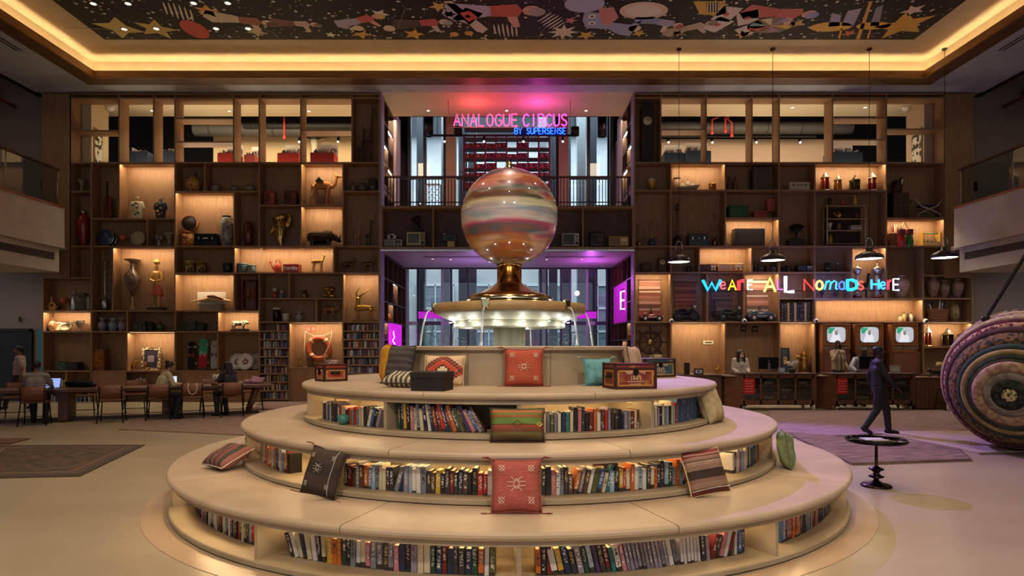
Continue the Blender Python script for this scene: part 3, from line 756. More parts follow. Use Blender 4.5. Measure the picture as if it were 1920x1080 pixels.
# balcony railing
b = Vector((sx(952), YF - .05, sz(388)))
rl = T('balcony_railing', 'dark metal railing of thin upright bars along the balcony behind the globe', 'railing', b)
RW2 = (1175 - 722) / 120.0
G().box(-RW2, RW2, -.03, .03, .89, .95).ob('handrail', '5c3a34/w', rl, bev=.01)
G().box(-RW2, RW2, -.015, .015, .12, .15).ob('bottom_rail', '3a2628', rl)
G().box(-RW2, RW2, -.02, .02, .55, .58).ob('mid_rail', '4a3034', rl) if 0 else None
bm = G().box(-.011, .011, -.011, .011, 0, .89).mesh('baluster', '33262a')
for k in range(76):
 o = bpy.data.objects.new('baluster', bm); COL.objects.link(o); o.parent = rl; o.location = (-RW2 + .02 + k * (2 * RW2 - .04) / 75, 0, 0)
# black can pendants upstairs
for k, (px, y0, y1, w) in enumerate(((804, 220, 255, 17), (859, 239, 254, 16), (1078, 239, 254, 16), (1129, 220, 256, 17))):
 b = P(px, y1, 22.6); r = w / 2 / F * 22.6; h = (y1 - y0) / F * 22.6
 t = T('can_pendant', '%s black cylinder lamp hanging above the balcony' % ('outer left', 'inner left', 'inner right', 'outer right')[k], 'pendant lamp', b)
 g = G(); g.lathe([(r * .85, .02), (r * .85, 0), (r, 0), (r, h), (r * .2, h + .02), (0, h + .02)], 20); g.ob('shade', BLKM, t)
 G().tube([(0, 0, h), (0, 0, 11.4 - b.z)], .012, 5).ob('cord', BLACK, t)
 g = G(); g.lathe([(0, .03), (r * .84, .03)], 18); g.ob('diffuser', mat('can_glow', 'ffdcb8', emit=1.6), t)
# pink and blue neon sign under the balcony soffit
nb = P(955, 236, 20.7)
ns_ = T('neon_sign', 'pink neon sign reading ANALOGUE CIRCUS with blue BY SUPERSENSE below', 'neon sign', nb)
u = 20.7 / F
PINK = mat('neon_red_pink', 'ff2a58', emit=9); PINK2 = mat('neon_magenta', 'ff2a9c', emit=9); BLUEN = mat('neon_blue', '1848ff', emit=9)
strokes('ANALOGUE', 120 * u, 22 * u, .02, 5, x0=-104 * u).ob('neon_letters', PINK, ns_)
strokes('CIRCUS', 82 * u, 22 * u, .02, 5, x0=26 * u).ob('neon_letters', PINK2, ns_)
strokes('BY SUPERSENSE', 96 * u, 11 * u, .014, 5, x0=10 * u, z0=-15 * u).ob('neon_letters', BLUEN, ns_)
g = G(); g.tube([(-115 * u, .06, 9.71 - nb.z), (-115 * u, .06, -2 * u), (115 * u, .06, -2 * u), (115 * u, .06, 9.71 - nb.z)], .012, 5); g.ob('sign_frame', 'b8a0a8/m', ns_)
G().box(8 * u, 108 * u, .04, .05, -17 * u, -2.5 * u).ob('blue_backing', '101828', ns_)
# ---------------------------------------------------------------- tiered round bench full of books, with the fountain on top
D = 8.52
TI = ((0.0, 4.03), (.44, 3.30), (.88, 2.63))      # floor height, seat radius
CEN = Vector((0, D, 0))
def pol(r, th, z):                                  # th from the camera side, towards +x
 return Vector((r * sin(th), -r * cos(th), z))
def th_of(px, r):                                   # angle at which radius r shows at px
 k = (px - 955) / F
 a = math.hypot(r, k * r)
 return asin(max(-1, min(1, k * D / a))) - atan2(k * r, r)
bench = T('tiered_bench', 'round three-tier stone bench with book bays under every seat', 'bench', CEN)
def arc(rin, rout, z0, z1, a0, a1, n, prof=None):
 """ring segment as a solid; prof gives the outer edge"""
 prof = prof or [(rout, z0), (rout, z1)]
 sec = [(rin, z0)] + prof + [(rin, z1)]
 m = len(sec); vs = []; fs = []
 for i in range(n + 1):
  th = a0 + (a1 - a0) * i / n
  for r, z in sec:
   vs.append(pol(r, th, z))
 for i in range(n):
  for j in range(m):
   j2 = (j + 1) % m
   fs.append((i * m + j, i * m + j2, (i + 1) * m + j2, (i + 1) * m + j))
 fs.append(tuple(range(m - 1, -1, -1))); fs.append(tuple(n * m + j for j in range(m)))
 return vs, fs
SLB = .065
for k, (z, r) in enumerate(TI):
 zt = z + .44
 rin = (TI[k + 1][1] - .55) if k < 2 else 1.45
 bull = [(r - .035, zt - SLB), (r - .01, zt - SLB + .008), (r, zt - SLB * .55), (r - .004, zt - .018), (r - .016, zt - .005), (r - .035, zt)]
 for s in range(10):
  a0 = radians(18 + 36 * s) + .0012; a1 = radians(54 + 36 * s) - .0012
  g = G(); v, f = arc(rin, r, zt - SLB, zt, a0, a1, 14, bull); g.add(v, f)
  g.ob('seat_slab', STONE, bench)
 # base board, lip, back wall of the bays
 g = G(); v, f = arc(r - .8, r - .02, z + .0005, z + .055, -pi, pi, 96, [(r - .05, z + .0005), (r - .02, z + .012), (r - .02, z + .048), (r - .03, z + .055)]); g.add(v, f); g.ob('base_board', STONE2, bench)
 g = G(); v, f = arc(r - .75, r - .66, z + .05, zt - SLB, -pi, pi, 96); g.add(v, f); g.ob('bay_back', STONE2 if k < 2 else STONE2, bench)
 g = G(); v, f = arc(r - .09, r - .05, zt - SLB - .045, zt - SLB, -pi, pi, 96); g.add(v, f); g.ob('apron', STONE2, bench)
for s in range(10):
 a0 = radians(18 + 36 * s) + .002; a1 = radians(54 + 36 * s) - .002
 g = G(); v, f = arc(1.36, 1.48, 1.32, 1.72, a0, a1, 10); g.add(v, f); g.ob('backrest_panel', STONE2, bench)
 g = G(); v, f = arc(1.30, 1.54, 1.70, 1.755, a0, a1, 10, [(1.52, 1.70), (1.54, 1.712), (1.54, 1.743), (1.52, 1.755)]); g.add(v, f); g.ob('backrest_cap', STONE, bench)
BAYS = ((318, 480, 973, 1457, 1604), (460, 612, 970, 1322, 1466), (580, 722, 973, 1224, 1334))
TH = []
for k, (z, r) in enumerate(TI):
 ths = [th_of(px, r - .06) if abs(px - 955) < 600 - 120 * k or True else 0 for px in BAYS[k]]
 lim = math.acos((r - .06) / D) * .97
 ths[0] = -lim if k else -1.12; ths[-1] = lim if k else 1.12
 ths[0] = max(ths[0], -1.2); ths[-1] = min(ths[-1], 1.2)
 TH.append(ths)
 for th in ths:
  g = G(); w = .018
  for a, b in (((r - .7), (r - .06)),):
   t = Vector((cos(th), sin(th), 0)) * w
   i0, i1 = pol(a, th, z + .05), pol(b, th, z + .05); up = Vector((0, 0, .44 - SLB - .05))
   g.add([i0 - t, i1 - t, i1 + t, i0 + t, i0 - t + up, i1 - t + up, i1 + t + up, i0 + t + up], [(3, 2, 1, 0), (4, 5, 6, 7), (0, 1, 5, 4), (1, 2, 6, 5), (2, 3, 7, 6), (3, 0, 4, 7)])
  g.ob('divider', STONE2, bench)
 for b in range(4):
  if k == 2 and b == 1:
   continue
  a0, a1 = ths[b] + .03, ths[b + 1] - .03
  g = G(); v, f = arc(r - .34, r - .32, z + .44 - SLB - .014, z + .44 - SLB - .003, a0, a1, 16); g.add(v, f); g.ob('light_strip', LEDP, bench)
# basin water
g = G(); g.lathe([(0, 1.66), (1.36, 1.66)], 48); g.ob('basin_water', mat('basin_water', '9fb0ae', rough=.08, coat=.5), bench)
g = G(); g.lathe([(0, 1.4), (1.36, 1.4)], 48); g.ob('basin_floor', STONE2, bench)
# ---- fountain
FZ = lambda py: HZ + (648 - py) / F * D
FX = lambda w: w / F * D
ft = T('fountain', 'round stone and brass tiered fountain standing on the bench under the globe', 'fountain', CEN)
def FP(*q): return [(FX(w), HZ + (648 - y) / F * (D - FX(w))) for w, y in q]       # silhouette half width and height in px -> radius, height
STN = mat('fountain_stone', 'c4bca4', 'b3ab92', rough=.45, scale=3)
def fl(name, m, q, par=None, n=64, lead=(), tail=()):
 g = G(); g.lathe(list(lead) + FP(*q) + list(tail), n); return g.ob(name, m, par or ft)
ZB, ZR = HZ + .318, HZ + .545
fl('pedestal', mat('pedestal_stone', 'b3ac8e', '9a9578', rough=.5, scale=4, st=(3, 3, .4)), [(30, 611)], lead=[(FX(30), 1.4)], n=32)
g = G(); g.lathe([(FX(30), HZ + .23), (FX(101), HZ + .23), (FX(103), HZ + .24)], 64); g.lathe([(FX(103.5), HZ + .238), (FX(104), HZ + .25), (FX(104), HZ + .31), (FX(103), ZB), (0, ZB)], 64); g.ob('lower_disc', STN, ft)
bowl = fl('bowl', STN, [(104, 599), (118, 593), (132, 585), (140, 580), (141, 566), (139, 562.5)], lead=[(FX(30), ZB + .002), (FX(98), ZB + .002)], tail=[(FX(132), ZR - .005), (FX(126), ZR - .08), (0, ZR - .1)], n=72)
g = G(); g.lathe(FP((140.6, 580), (142, 579), (142.2, 565), (140, 562.5)), 72, cap=False); g.ob('rim_band', mat('rim_stone', 'b5955f', 'a3855a', rough=.4, scale=5), bowl)
g = G(); g.lathe([(0, ZR - .03), (FX(130), ZR - .03)], 48); g.ob('bowl_water', mat('basin_water', '9fb0ae'), bowl)
fl('brass_dome', mat('dome_brass', 'b5813f', '8f5a2a', rough=.22, metal=1, scale=8, st=(1, 1, 9)), [(80, 562), (80, 558), (78, 553), (72, 548), (62, 545), (44, 538), (30, 532), (23, 528), (23, 500), (22, 496)], lead=[(FX(78), ZR - .05)])
g = G(); g.lathe(FP((80.2, 561), (81.5, 559), (81, 555), (78.8, 552)), 64, cap=False); g.ob('dome_band', mat('polished_brass', 'd8c79a', rough=.18, metal=1), ft)
for k, a in enumerate((-76, -16, 44, 104, 164, -136)):
 th = radians(a); ro = FX(141); p = pol(ro, th, 0)
 tx = Vector((cos(th), sin(th), 0)) * .05; ty = pol(1, th, 0) * .03
 sp = G(); q = []
 for z, s_ in ((ZR + .012, 1), (ZR - .05, 1), (ZR - .10, .6)):
  for e in ((-1, -.4), (-1, 1), (1, 1), (1, -.4)): q.append(Vector((p.x, p.y, z)) + tx * e[0] * s_ + ty * e[1])
 sp.add(q, [(0, 1, 5, 4), (1, 2, 6, 5), (2, 3, 7, 6), (3, 0, 4, 7), (4, 5, 9, 8), (5, 6, 10, 9), (6, 7, 11, 10), (7, 4, 8, 11), (3, 2, 1, 0), (8, 9, 10, 11)])
 so = sp.ob('spout', mat('polished_brass', 'd8c79a'), ft, bev=.01)
 g = G(); pts = []
 for i in range(9):
  t_ = i / 8; pts.append(pol(ro + .03 + .16 * t_ ** .6, th, ZR - .08 - (ZR - 1.74) * t_ ** 1.7))
 g.tube(pts, [.010] * 3 + [.012] * 3 + [.015] * 3, 8); g.ob('water_jet', mat('falling_water', 'eaf2f8', rough=.1, trans=.5, ior=1.33), so)
g = G()
for k in range(14):
 a = 2 * pi * k / 14; g.lathe([(.02, 0), (.02, .008)], 8, (FX(110) * cos(a), FX(110) * sin(a), HZ + .30))
g.ob('underwater_lights', mat('white_led', 'f4fff4', emit=6), ft)['kind'] = 'stuff'
for k in range(16):
 a = 2 * pi * k / 16 + .2; lamp('POINT', 'fountain_lamp', (FX(114) * cos(a), D + FX(114) * sin(a), HZ + .26), .75, (.95, 1, .97), size=.04)
for k in range(8):
 a = 2 * pi * k / 8; lamp('POINT', 'fountain_lamp', (FX(108) * cos(a), D + FX(108) * sin(a), ZR + .03), 1.6, (1, .98, .9), size=.03)
for k in range(5): lamp('POINT', 'basin_lamp', (.75 * cos(k * 1.257), D - .75 * sin(k * 1.257), 1.78), 3.2, (1, 1, .9), size=.05)
# ---- globe
gl = T('printed_globe', 'huge glossy printed globe with swirling comic colours on a brass neck', 'globe', (0, D, FZ(408)))
m = bpy.data.materials.new('globe_print'); MATS['globe_print'] = m
nt, ns, ln, b = nodes(m)
b.inputs['Roughness'].default_value = .35; b.inputs['Coat Weight'].default_value = 1; b.inputs['Coat Roughness'].default_value = .03
tc = ns.new('ShaderNodeTexCoord')
def nz_(scale, st, loc=(0, 0, 0), det=3):
 mp = ns.new('ShaderNodeMapping'); mp.inputs['Scale'].default_value = st; mp.inputs['Location'].default_value = loc
 n = ns.new('ShaderNodeTexNoise'); n.inputs['Scale'].default_value = scale; n.inputs['Detail'].default_value = det
 ln.new(tc.outputs['Object'], mp.inputs[0]); ln.new(mp.outputs[0], n.inputs['Vector']); return n
n1 = nz_(1.5, (.8, .8, 2.4), (.4, 3.1, .25), 2); n2 = nz_(2.2, (.3, .3, 7), (5, 1, 2), 5); n3 = nz_(3, (.25, .25, 14), (1, 7, 3), 4)
sp_ = ns.new('ShaderNodeSeparateXYZ'); ln.new(tc.outputs['Object'], sp_.inputs[0])
def mth(op, a, b_=None, c=None):
 q = ns.new('ShaderNodeMath'); q.operation = op
 for i, x in enumerate((a, b_, c)):
  if x is None: continue
  if isinstance(x, (int, float)): q.inputs[i].default_value = x
  else: ln.new(x, q.inputs[i])
 return q.outputs[0]
hgt = mth('MULTIPLY_ADD', sp_.outputs[2], 1 / 1.28, .5)
h2 = mth('ADD', hgt, mth('MULTIPLY_ADD', n2.outputs[0], .16, -.08))
h2 = mth('ADD', h2, mth('MULTIPLY_ADD', n1.outputs[0], .22, -.11))
r1 = ramp(ns, [(0, '245c52'), (.06, 'c86a1c'), (.14, 'b8641a'), (.2, 'd88a20'), (.26, 'a83c2c'), (.31, '2c5c60'), (.36, 'd84c7c'), (.42, 'd8d0c4'), (.5, '98a8b8'), (.56, 'd8d0a8'), (.62, '24403c'), (.66, '8c4a18'), (.72, '3c4c54'), (.78, 'a83430'), (.84, 'b8601c'), (.9, 'a03c38'), (.95, '2c6468'), (1, '7c3424')])
ln.new(h2, r1.inputs[0])
r2 = ramp(ns, [(.3, 'd08a18'), (.42, '98382c'), (.5, '205850'), (.56, 'd8d0b4'), (.64, 'dc4478'), (.72, '385084')])
ln.new(n1.outputs[0], r2.inputs[0])
mx = ns.new('ShaderNodeMixRGB'); ln.new(mth('MULTIPLY_ADD', n3.outputs[0], .9, -.15), mx.inputs[0]); ln.new(r1.outputs[0], mx.inputs[1]); ln.new(r2.outputs[0], mx.inputs[2])
ln.new(mx.outputs[0], b.inputs['Base Color'])
G().ell((0, 0, 0), .645, 64, 40).ob('globe_shell', m, gl)
g = G(); g.lathe([(.165, -.66), (.17, -.62), (.16, -.6)], 32); g.ob('neck_collar', GOLD, gl)
g = G(); g.lathe([(.085, .625), (.075, .66), (.06, .67), (.035, .70), (.04, .715), (.03, .74), (0, .75)], 20); g.ob('finial', mat('polished_brass', 'd8c79a'), gl)
# ---- cushions
def pillow(name, label, loc, w, h, th=.17, lean=18, yaw=0, roll=0, m=None, group=None, parts=(), lift=None, sag=.06, tass=None):
 t = T(name, label, 'cushion', loc, 0, group)
 rot = Matrix.Rotation(radians(yaw), 4, 'Z') @ Matrix.Rotation(radians(-lean), 4, 'X') @ Matrix.Rotation(radians(roll), 4, 'Y')
 n = 14
 g = G(); vs = []; idx = {}; fs = []
 def pt(i, j, sgn):
  u, v = 2 * i / n - 1, 2 * j / n - 1
  e = (max(0, 1 - u ** 4) * max(0, 1 - v ** 4)) ** .55
  x = u * w / 2 * (1 - sag * (1 - v * v) * abs(u)); z = v * h / 2 * (1 - sag * (1 - u * u) * abs(v))
  z += -.012 * h * (1 - v * v) * 0
  wr = noise_w(u, v)
  return Vector((x, sgn * e * (th / 2) * (1 + wr), z + h / 2))
 for sgn in (-1, 1):
  for i in range(n + 1):
   for j in range(n + 1):
    ed = i in (0, n) or j in (0, n)
    key = (i, j, 0 if ed else sgn)
    if key not in idx:
     idx[key] = len(vs); vs.append(pt(i, j, sgn))
 for sgn in (-1, 1):
  for i in range(n):
   for j in range(n):
    q = []
    for a, b in ((i, j), (i + 1, j), (i + 1, j + 1), (i, j + 1)):
     ed = a in (0, n) or b in (0, n)
     q.append(idx[(a, b, 0 if ed else sgn)])
    fs.append(tuple(q) if sgn < 0 else tuple(q[::-1]))
 g.add(vs, fs, True)
 o = g.ob('cover', m, t)
 zmin = min((rot @ v).z for v in vs)
 M4 = Matrix.Translation((0, 0, -zmin + .002)) @ rot
 o.matrix_local = M4
 g = G(); ed = [pt(i, 0, 1) for i in range(n)] + [pt(n, j, 1) for j in range(n)] + [pt(n - i, n, 1) for i in range(n)] + [pt(0, n - j, 1) for j in range(n)]
 g.tube(ed, .007, 5, True); p = g.ob('piping', parts[0] if parts else m, t); p.matrix_local = M4
 for nm, mt, fn in parts[1:]:
  g = G(); fn(g, lambda u, v: pt((u + 1) * n / 2, (v + 1) * n / 2, -1) + Vector((0, -.003, 0)))
  p = g.ob(nm, mt, t); p.matrix_local = M4
 if tass:
  for cx, cz in ((-1, 0), (1, 0), (-1, 1), (1, 1)):
   g = G(); b0 = Vector((cx * w / 2, 0, cz * h))
   for k in range(4):
    g.tube([b0, b0 + Vector((cx * .03, R.uniform(-.02, .02), (.02 if cz else .0))), b0 + Vector((cx * (.05 + .01 * k), R.uniform(-.03, .0), .012 * cz))], .005, 4)
   p = g.ob('tassel', tass, t); p.matrix_local = M4
 return t
def noise_w(u, v):
 return .10 * sin(5 * u + 2.3 * v) * cos(4 * v - u)
def line(g, f, pts, r=.0035, n=12):
 q = []
 for (a, b), (c, d) in zip(pts, pts[1:]):
  for i in range(n):
   s = i / n; q.append(f(a + (c - a) * s, b + (d - b) * s))
 q.append(f(*pts[-1])); g.tube(q, r, 4)
def medallion(g, f, cu=0, cv=0, s=.3):
 line(g, f, [(cu - s * .35, cv), (cu, cv + s * .35), (cu + s * .35, cv), (cu, cv - s * .35), (cu - s * .35, cv)])
 for q in (-1, 1):
  line(g, f, [(cu - s, cv + q * s * .2), (cu - s * .3, cv + q * s * .2), (cu, cv + q * s * .5), (cu + s * .3, cv + q * s * .2), (cu + s, cv + q * s * .2)])
  line(g, f, [(cu - s * .6, cv + q * s * .7), (cu - s * .2, cv + q * s * .35)]); line(g, f, [(cu + s * .6, cv + q * s * .7), (cu + s * .2, cv + q * s * .35)])
def corner4(g, f, s=.12, o=.62):
 for a in (-1, 1):
  for b in (-1, 1):
   cu, cv = a * o, b * o
   line(g, f, [(cu - s, cv), (cu, cv + s), (cu + s, cv), (cu, cv - s), (cu - s, cv)], n=5)
   line(g, f, [(cu - s, cv - s), (cu + s, cv + s)], n=5); line(g, f, [(cu - s, cv + s), (cu + s, cv - s)], n=5)
def top(k): return TI[k][0] + .44
TERRA = mat('terracotta_weave', 'b4553c', '9c432e', rough=.9, scale=30, st=(1, 1, 6), bump=.25)
PINKW = mat('rose_weave', 'a8564c', '8c4038', rough=.9, scale=30, st=(1, 1, 6), bump=.25)
pillow('cushion', 'square terracotta cushion with pale stitched motifs against the bench backrest', (.157, D - 1.66, 1.32), .42, .41, .15, 12, 0, m=TERRA, parts=('8c3c2a', ('stitching', 'd8b39a', lambda g, f: (medallion(g, f), corner4(g, f)))), tass='9c4a34')
pillow('cushion', 'large dusty rose cushion with pale stitched medallion on the lowest seat', (.056, 5.02, .44), .40, .43, .17, 24, 0, m=PINKW, parts=('8a4038', ('stitching', 'd8b0a0', lambda g, f: (medallion(g, f, s=.38), corner4(g, f, .13, .6)))), tass='7c3a30')
OLIV = stripes('olive_kilim', [(0, '3a2c1c'), (.08, '4a3422'), (.14, '55401f'), (.2, '5f5a2a'), (.27, '6a3a26'), (.36, '7a4028'), (.43, 'a8402c'), (.46, '55401f'), (.5, '5f7a34'), (.66, '6a5a2c'), (.7, 'b3452c'), (.73, '6a6a30'), (.82, 'a85a34'), (.88, '5f6a34'), (.94, '5a4a2a')], 2, .33, 0)
pillow('cushion', 'olive and brown striped kilim cushion leaning on the middle tier books', (.073, 5.80, .88), .50, .31, .14, 14, 0, m=OLIV, parts=('4a3020', ('diamond', '6a4a30', lambda g, f: line(g, f, [(-.2, .05), (0, .25), (.2, .05), (0, -.15), (-.2, .05)])), ('tag_square', 'c8b45a', lambda g, f: g.add([f(.72, .02), f(.86, -.12), f(.98, .05), f(.84, .2)], [(0, 1, 2, 3)]))))
KIL = mat('kilim_placeholder', 'c8ab84')
def kilim():
 m = bpy.data.materials.new('diamond_kilim'); MATS['diamond_kilim'] = m
 nt, ns, ln, b = nodes(m); b.inputs['Roughness'].default_value = .9
 tc = ns.new('ShaderNodeTexCoord'); sp = ns.new('ShaderNodeSeparateXYZ'); ln.new(tc.outputs['Object'], sp.inputs[0])
 def mt(op, a, b_=0.0):
  q = ns.new('ShaderNodeMath'); q.operation = op
  for i, x in enumerate((a, b_)):
   if isinstance(x, (int, float)): q.inputs[i].default_value = x
   else: ln.new(x, q.inputs[i])
  return q.outputs[0]
 ax = mt('SNAP', mt('ABSOLUTE', sp.outputs[0]), .028); az = mt('SNAP', mt('ABSOLUTE', mt('SUBTRACT', sp.outputs[2], .16)), .02)
 d = mt('ADD', mt('MULTIPLY', ax, 3.2), mt('MULTIPLY', az, 4.6))
 r = ramp(ns, [(0, 'd8c8a0'), (.1, '5a2a24'), (.2, 'b5452e'), (.38, 'c8553a'), (.52, '4a3a34'), (.6, 'a8402e'), (.72, '4f3a34'), (.78, 'cfae86')], True)
 ln.new(d, r.inputs[0]); ln.new(r.outputs[0], b.inputs['Base Color']); return m
pillow('cushion', 'cream cushion with stepped red diamond pattern behind the black box', (-.72, D - 1.58, 1.32), .46, .34, .15, 16, -10, m=kilim(), parts=('c8ab84',))
pillow('cushion', 'mustard yellow cushion standing against the end of the backrest', (-1.50, D - .84, 1.32), .44, .46, .14, 6, -72, m=mat('mustard', 'c8901e', 'b07a18', rough=.9, scale=25, bump=.2), parts=('b07a18',))
DGR = stripes('grey_rib', [(i / 12, '4c4542' if i % 2 else '37312f') for i in range(12)], 2, .46, 0, wob=.03)
pillow('cushion', 'dark grey ribbed cushion leaning in front of the yellow one', (-1.29, D - 1.2, 1.32), .42, .45, .16, 14, -38, m=DGR, parts=('37312f',))
BWS = stripes('bolster_stripes', [(i / 14, 'b3a58a' if i % 2 else '3a332c') for i in range(14)], 0, .4, .5, wob=.01)
pillow('cushion', 'small black and cream striped cushion lying flat beside the black box', (-1.17, D - 1.86, 1.32), .40, .26, .13, 72, -20, m=BWS, parts=('3a332c',))
pillow('cushion', 'teal fringed cushion tucked behind the red trunk', (.99, D - 1.50, 1.32), .34, .30, .15, 14, 20, m=mat('teal_cloth', '6ba3a6', '4f8a90', rough=.9, scale=22, bump=.3), parts=('4f8a90',), tass='8fb8b4')
pillow('cushion', 'beige piped cushion wedged at the far end of the backrest', (1.57, D - .62, 1.32), .42, .44, .18, 10, 66, m=mat('beige_cloth', 'b59a82', 'a38870', rough=.9, scale=30, bump=.2), parts=('5a4436',))
pillow('cushion', 'plump khaki cushion leaning on the blue books of the upper tier', (2.36, 7.28, .88), .40, .44, .19, 20, 52, m=mat('khaki_cloth', 'b5a37c', '9f8d68', rough=.9, scale=18, bump=.25), parts=('9c8a64',))
MAR = stripes('maroon_stripe', [(0, '6a3a34'), (.1, '4a3a30'), (.22, '7a4a44'), (.34, '3c3a2c'), (.46, '8a4c46'), (.56, '4a3a30'), (.66, '7a4440'), (.78, '3a3a2c'), (.9, '84504a')], 0, .42, .5)
pillow('cushion', 'maroon striped cushion lying tilted on the lowest seat', (-3.14, 6.74, .44), .42, .40, .17, 66, -38, m=MAR, parts=('b5a48a',))
DBR = stripes('brown_weave', [(0, '2c2018'), (.3, '382820'), (.55, '2a1e18'), (.8, '3a2a20')], 2, .42, 0, wob=.3)
pillow('cushion', 'dark brown embroidered cushion propped on the divider of the lowest seat', (-1.66, 5.52, .44), .38, .42, .15, 20, -22, 6, m=DBR, parts=('4a3424', ('stitching', '8f8878', lambda g, f: (medallion(g, f, -.15, .1, .28), corner4(g, f, .1, .6))), ('edge_stitch', 'b3aca0', lambda g, f: line(g, f, [(.66, -.95), (.66, .95)]))), tass='8a5a44')
RST = stripes('red_band_kilim', [(0, '6a2a24'), (.1, '4a2620'), (.16, '8a6a58'), (.28, '7a5a4c'), (.36, '33221c'), (.5, '2a1a16'), (.55, '806454'), (.66, '9a7a64'), (.72, '6a4a3c'), (.78, '86685a'), (.84, '7a2e28'), (.94, '84342c')], 2, .40, 0)
def zig(v):
 return lambda g, f: line(g, f, [(-.98 + i * .0466, v + (.02 if i % 2 else -.02)) for i in range(43)], .003, 1)
pillow('cushion', 'red and brown banded cushion with white zigzag lines on the lowest seat', (1.77, 5.60, .44), .42, .40, .15, 22, 20, -4, m=RST, parts=('c8a880', ('zigzag', 'd8cfc0', zig(.78)), ('zigzag', 'c8bfb0', zig(.42)), ('zigzag', 'd8cfc0', zig(-.78))))
pillow('cushion', 'sage green cushion standing on edge by the flank of the lowest seat', (3.02, 6.92, .44), .34, .40, .16, 8, 74, m=mat('sage_cloth', '6f8058', '586846', rough=.9, scale=20, bump=.3), parts=('6a5a40',))
pillow('cushion', 'small dark patterned cushion half hidden behind the middle tier', (-3.52, 8.6, .44), .34, .34, .14, 30, -70, m=stripes('dark_pattern', [(0, '6a4a38'), (.3, '3a241c'), (.6, '8a6a54'), (.8, '3a241c')], 2, .34, 0), parts=('8a6a54',))
pillow('cushion', 'dark green flat cushion half hidden behind the upper tier end', (-2.62, 8.3, .88), .34, .30, .1, 50, -70, m='3c3a28', parts=('2a281c',))
# ---- trunks and the black box
def trunk(label, loc, w, d, h, yaw, body, bandc, edge, txt, num=True):
 t = T('travel_trunk', label, 'trunk', loc, radians(yaw))
 bd = mat('trunk_' + body, body, bandc, rough=.5, scale=9, lo=.55, hi=.78, detail=6)
 G().box(-w / 2, w / 2, -d / 2, d / 2, .004, h - .055).ob('body', bd, t)
 l = G().box(-w / 2 - .003, w / 2 + .003, -d / 2 - .003, d / 2 + .003, h - .05, h).ob('lid', bd, t)
 g = G(); e = .012
 for x in (-w / 2, w / 2):
  for y in (-d / 2, d / 2):
   g.box(x - e, x + e, y - e, y + e, 0, h + .004)
 for z in (0.012, h - .008, h - .052):
  for y in (-d / 2, d / 2):
   g.box(-w / 2, w / 2, y - e * .8, y + e * .8, z - .008, z + .008)
  for x in (-w / 2, w / 2):
   g.box(x - e * .8, x + e * .8, -d / 2, d / 2, z - .008, z + .008)
 g.ob('edging', edge, t)
 g = G()                                            # painted border line
 y = -d / 2 - .004
 for a, b, c, q in ((-w / 2 + .025, w / 2 - .025, h - .085, h - .07), (-w / 2 + .025, w / 2 - .025, .03, .045), (-w / 2 + .025, -w / 2 + .04, .03, h - .07), (w / 2 - .04, w / 2 - .025, .03, h - .07)):
  g.box(a, b, y, y + .004, c, q)
 for xs_ in (-1, 1):
  x = xs_ * (w / 2 + .002)
  for a, b, c, q in ((-d / 2 + .025, d / 2 - .025, h - .085, h - .07), (-d / 2 + .025, d / 2 - .025, .03, .045), (-d / 2 + .025, -d / 2 + .04, .03, h - .07), (d / 2 - .04, d / 2 - .025, .03, h - .07)):
   g.box(x - .002, x + .002, a, b, c, q)
 g.ob('painted_border', bandc, t)
 strokes(txt, w * .5, h * .11, .004, 4, y=y, z0=h * .58).ob('lettering', 'd0b090', t)
 if num:
  strokes('1889', w * .26, h * .16, .005, 4, y=y, z0=h * .36).ob('lettering', 'd0b090', t)
 g = G(); g.box(-w * .2, w * .2, y, y + .003, h * .27, h * .31); g.box(-w * .15, w * .15, y, y + .003, h * .18, h * .21); g.ob('small_print', 'b8967a', t)
 g = G(); g.prism([(-.025, h - .06), (.025, h - .06), (.025, h - .1), (0, h - .13), (-.025, h - .1)], y - .014, y); g.ob('latch', BLKM, t)
 for s in (-1, 1):
  hd = G().tube([(s * (w / 2 + .004), -.05, h * .5), (s * (w / 2 + .03), -.04, h * .46), (s * (w / 2 + .03), .04, h * .46), (s * (w / 2 + .004), .05, h * .5)], .009, 6).ob('handle', BLKM, t)
  G().box(s * (w / 2 + .002) - .004, s * (w / 2 + .002) + .004, -.06, .06, h * .42, h * .6).ob('handle_plate', '1c1512', hd)
 return t
trunk('dark red travel trunk dated 1889 on the top seat', (1.24, 6.62, 1.32), .44, .30, .26, 14, '7a2a24', 'b8823c', '33130f', 'TOUR DE VIE')
trunk('blue green travel trunk behind the beige cushion, by the far end of the backrest', (2.0, 9.05, 1.32), .52, .40, .26, 28, '2c4e58', 'a08a4c', '3a1a12', 'TOUR DE VIE')
trunk('small orange red travel trunk at the far edge of the top seat below the lifebuoy', (-2.22, 7.98, 1.32), .24, .29, .21, -50, '9c3c2a', 'b88a54', '2c1610', 'TOUR DE VIE', False)
t = T('black_box', 'plain black cardboard box with lid on the top seat', 'box', (-.76, 6.32, 1.32), radians(-14))
G().box(-.17, .17, -.14, .14, 0, .16).ob('box_body', '17100f', t, bev=.004, seg=1); G().box(-.178, .178, -.148, .148, .125, .185).ob('lid', '1d1413', t, bev=.004, seg=1)
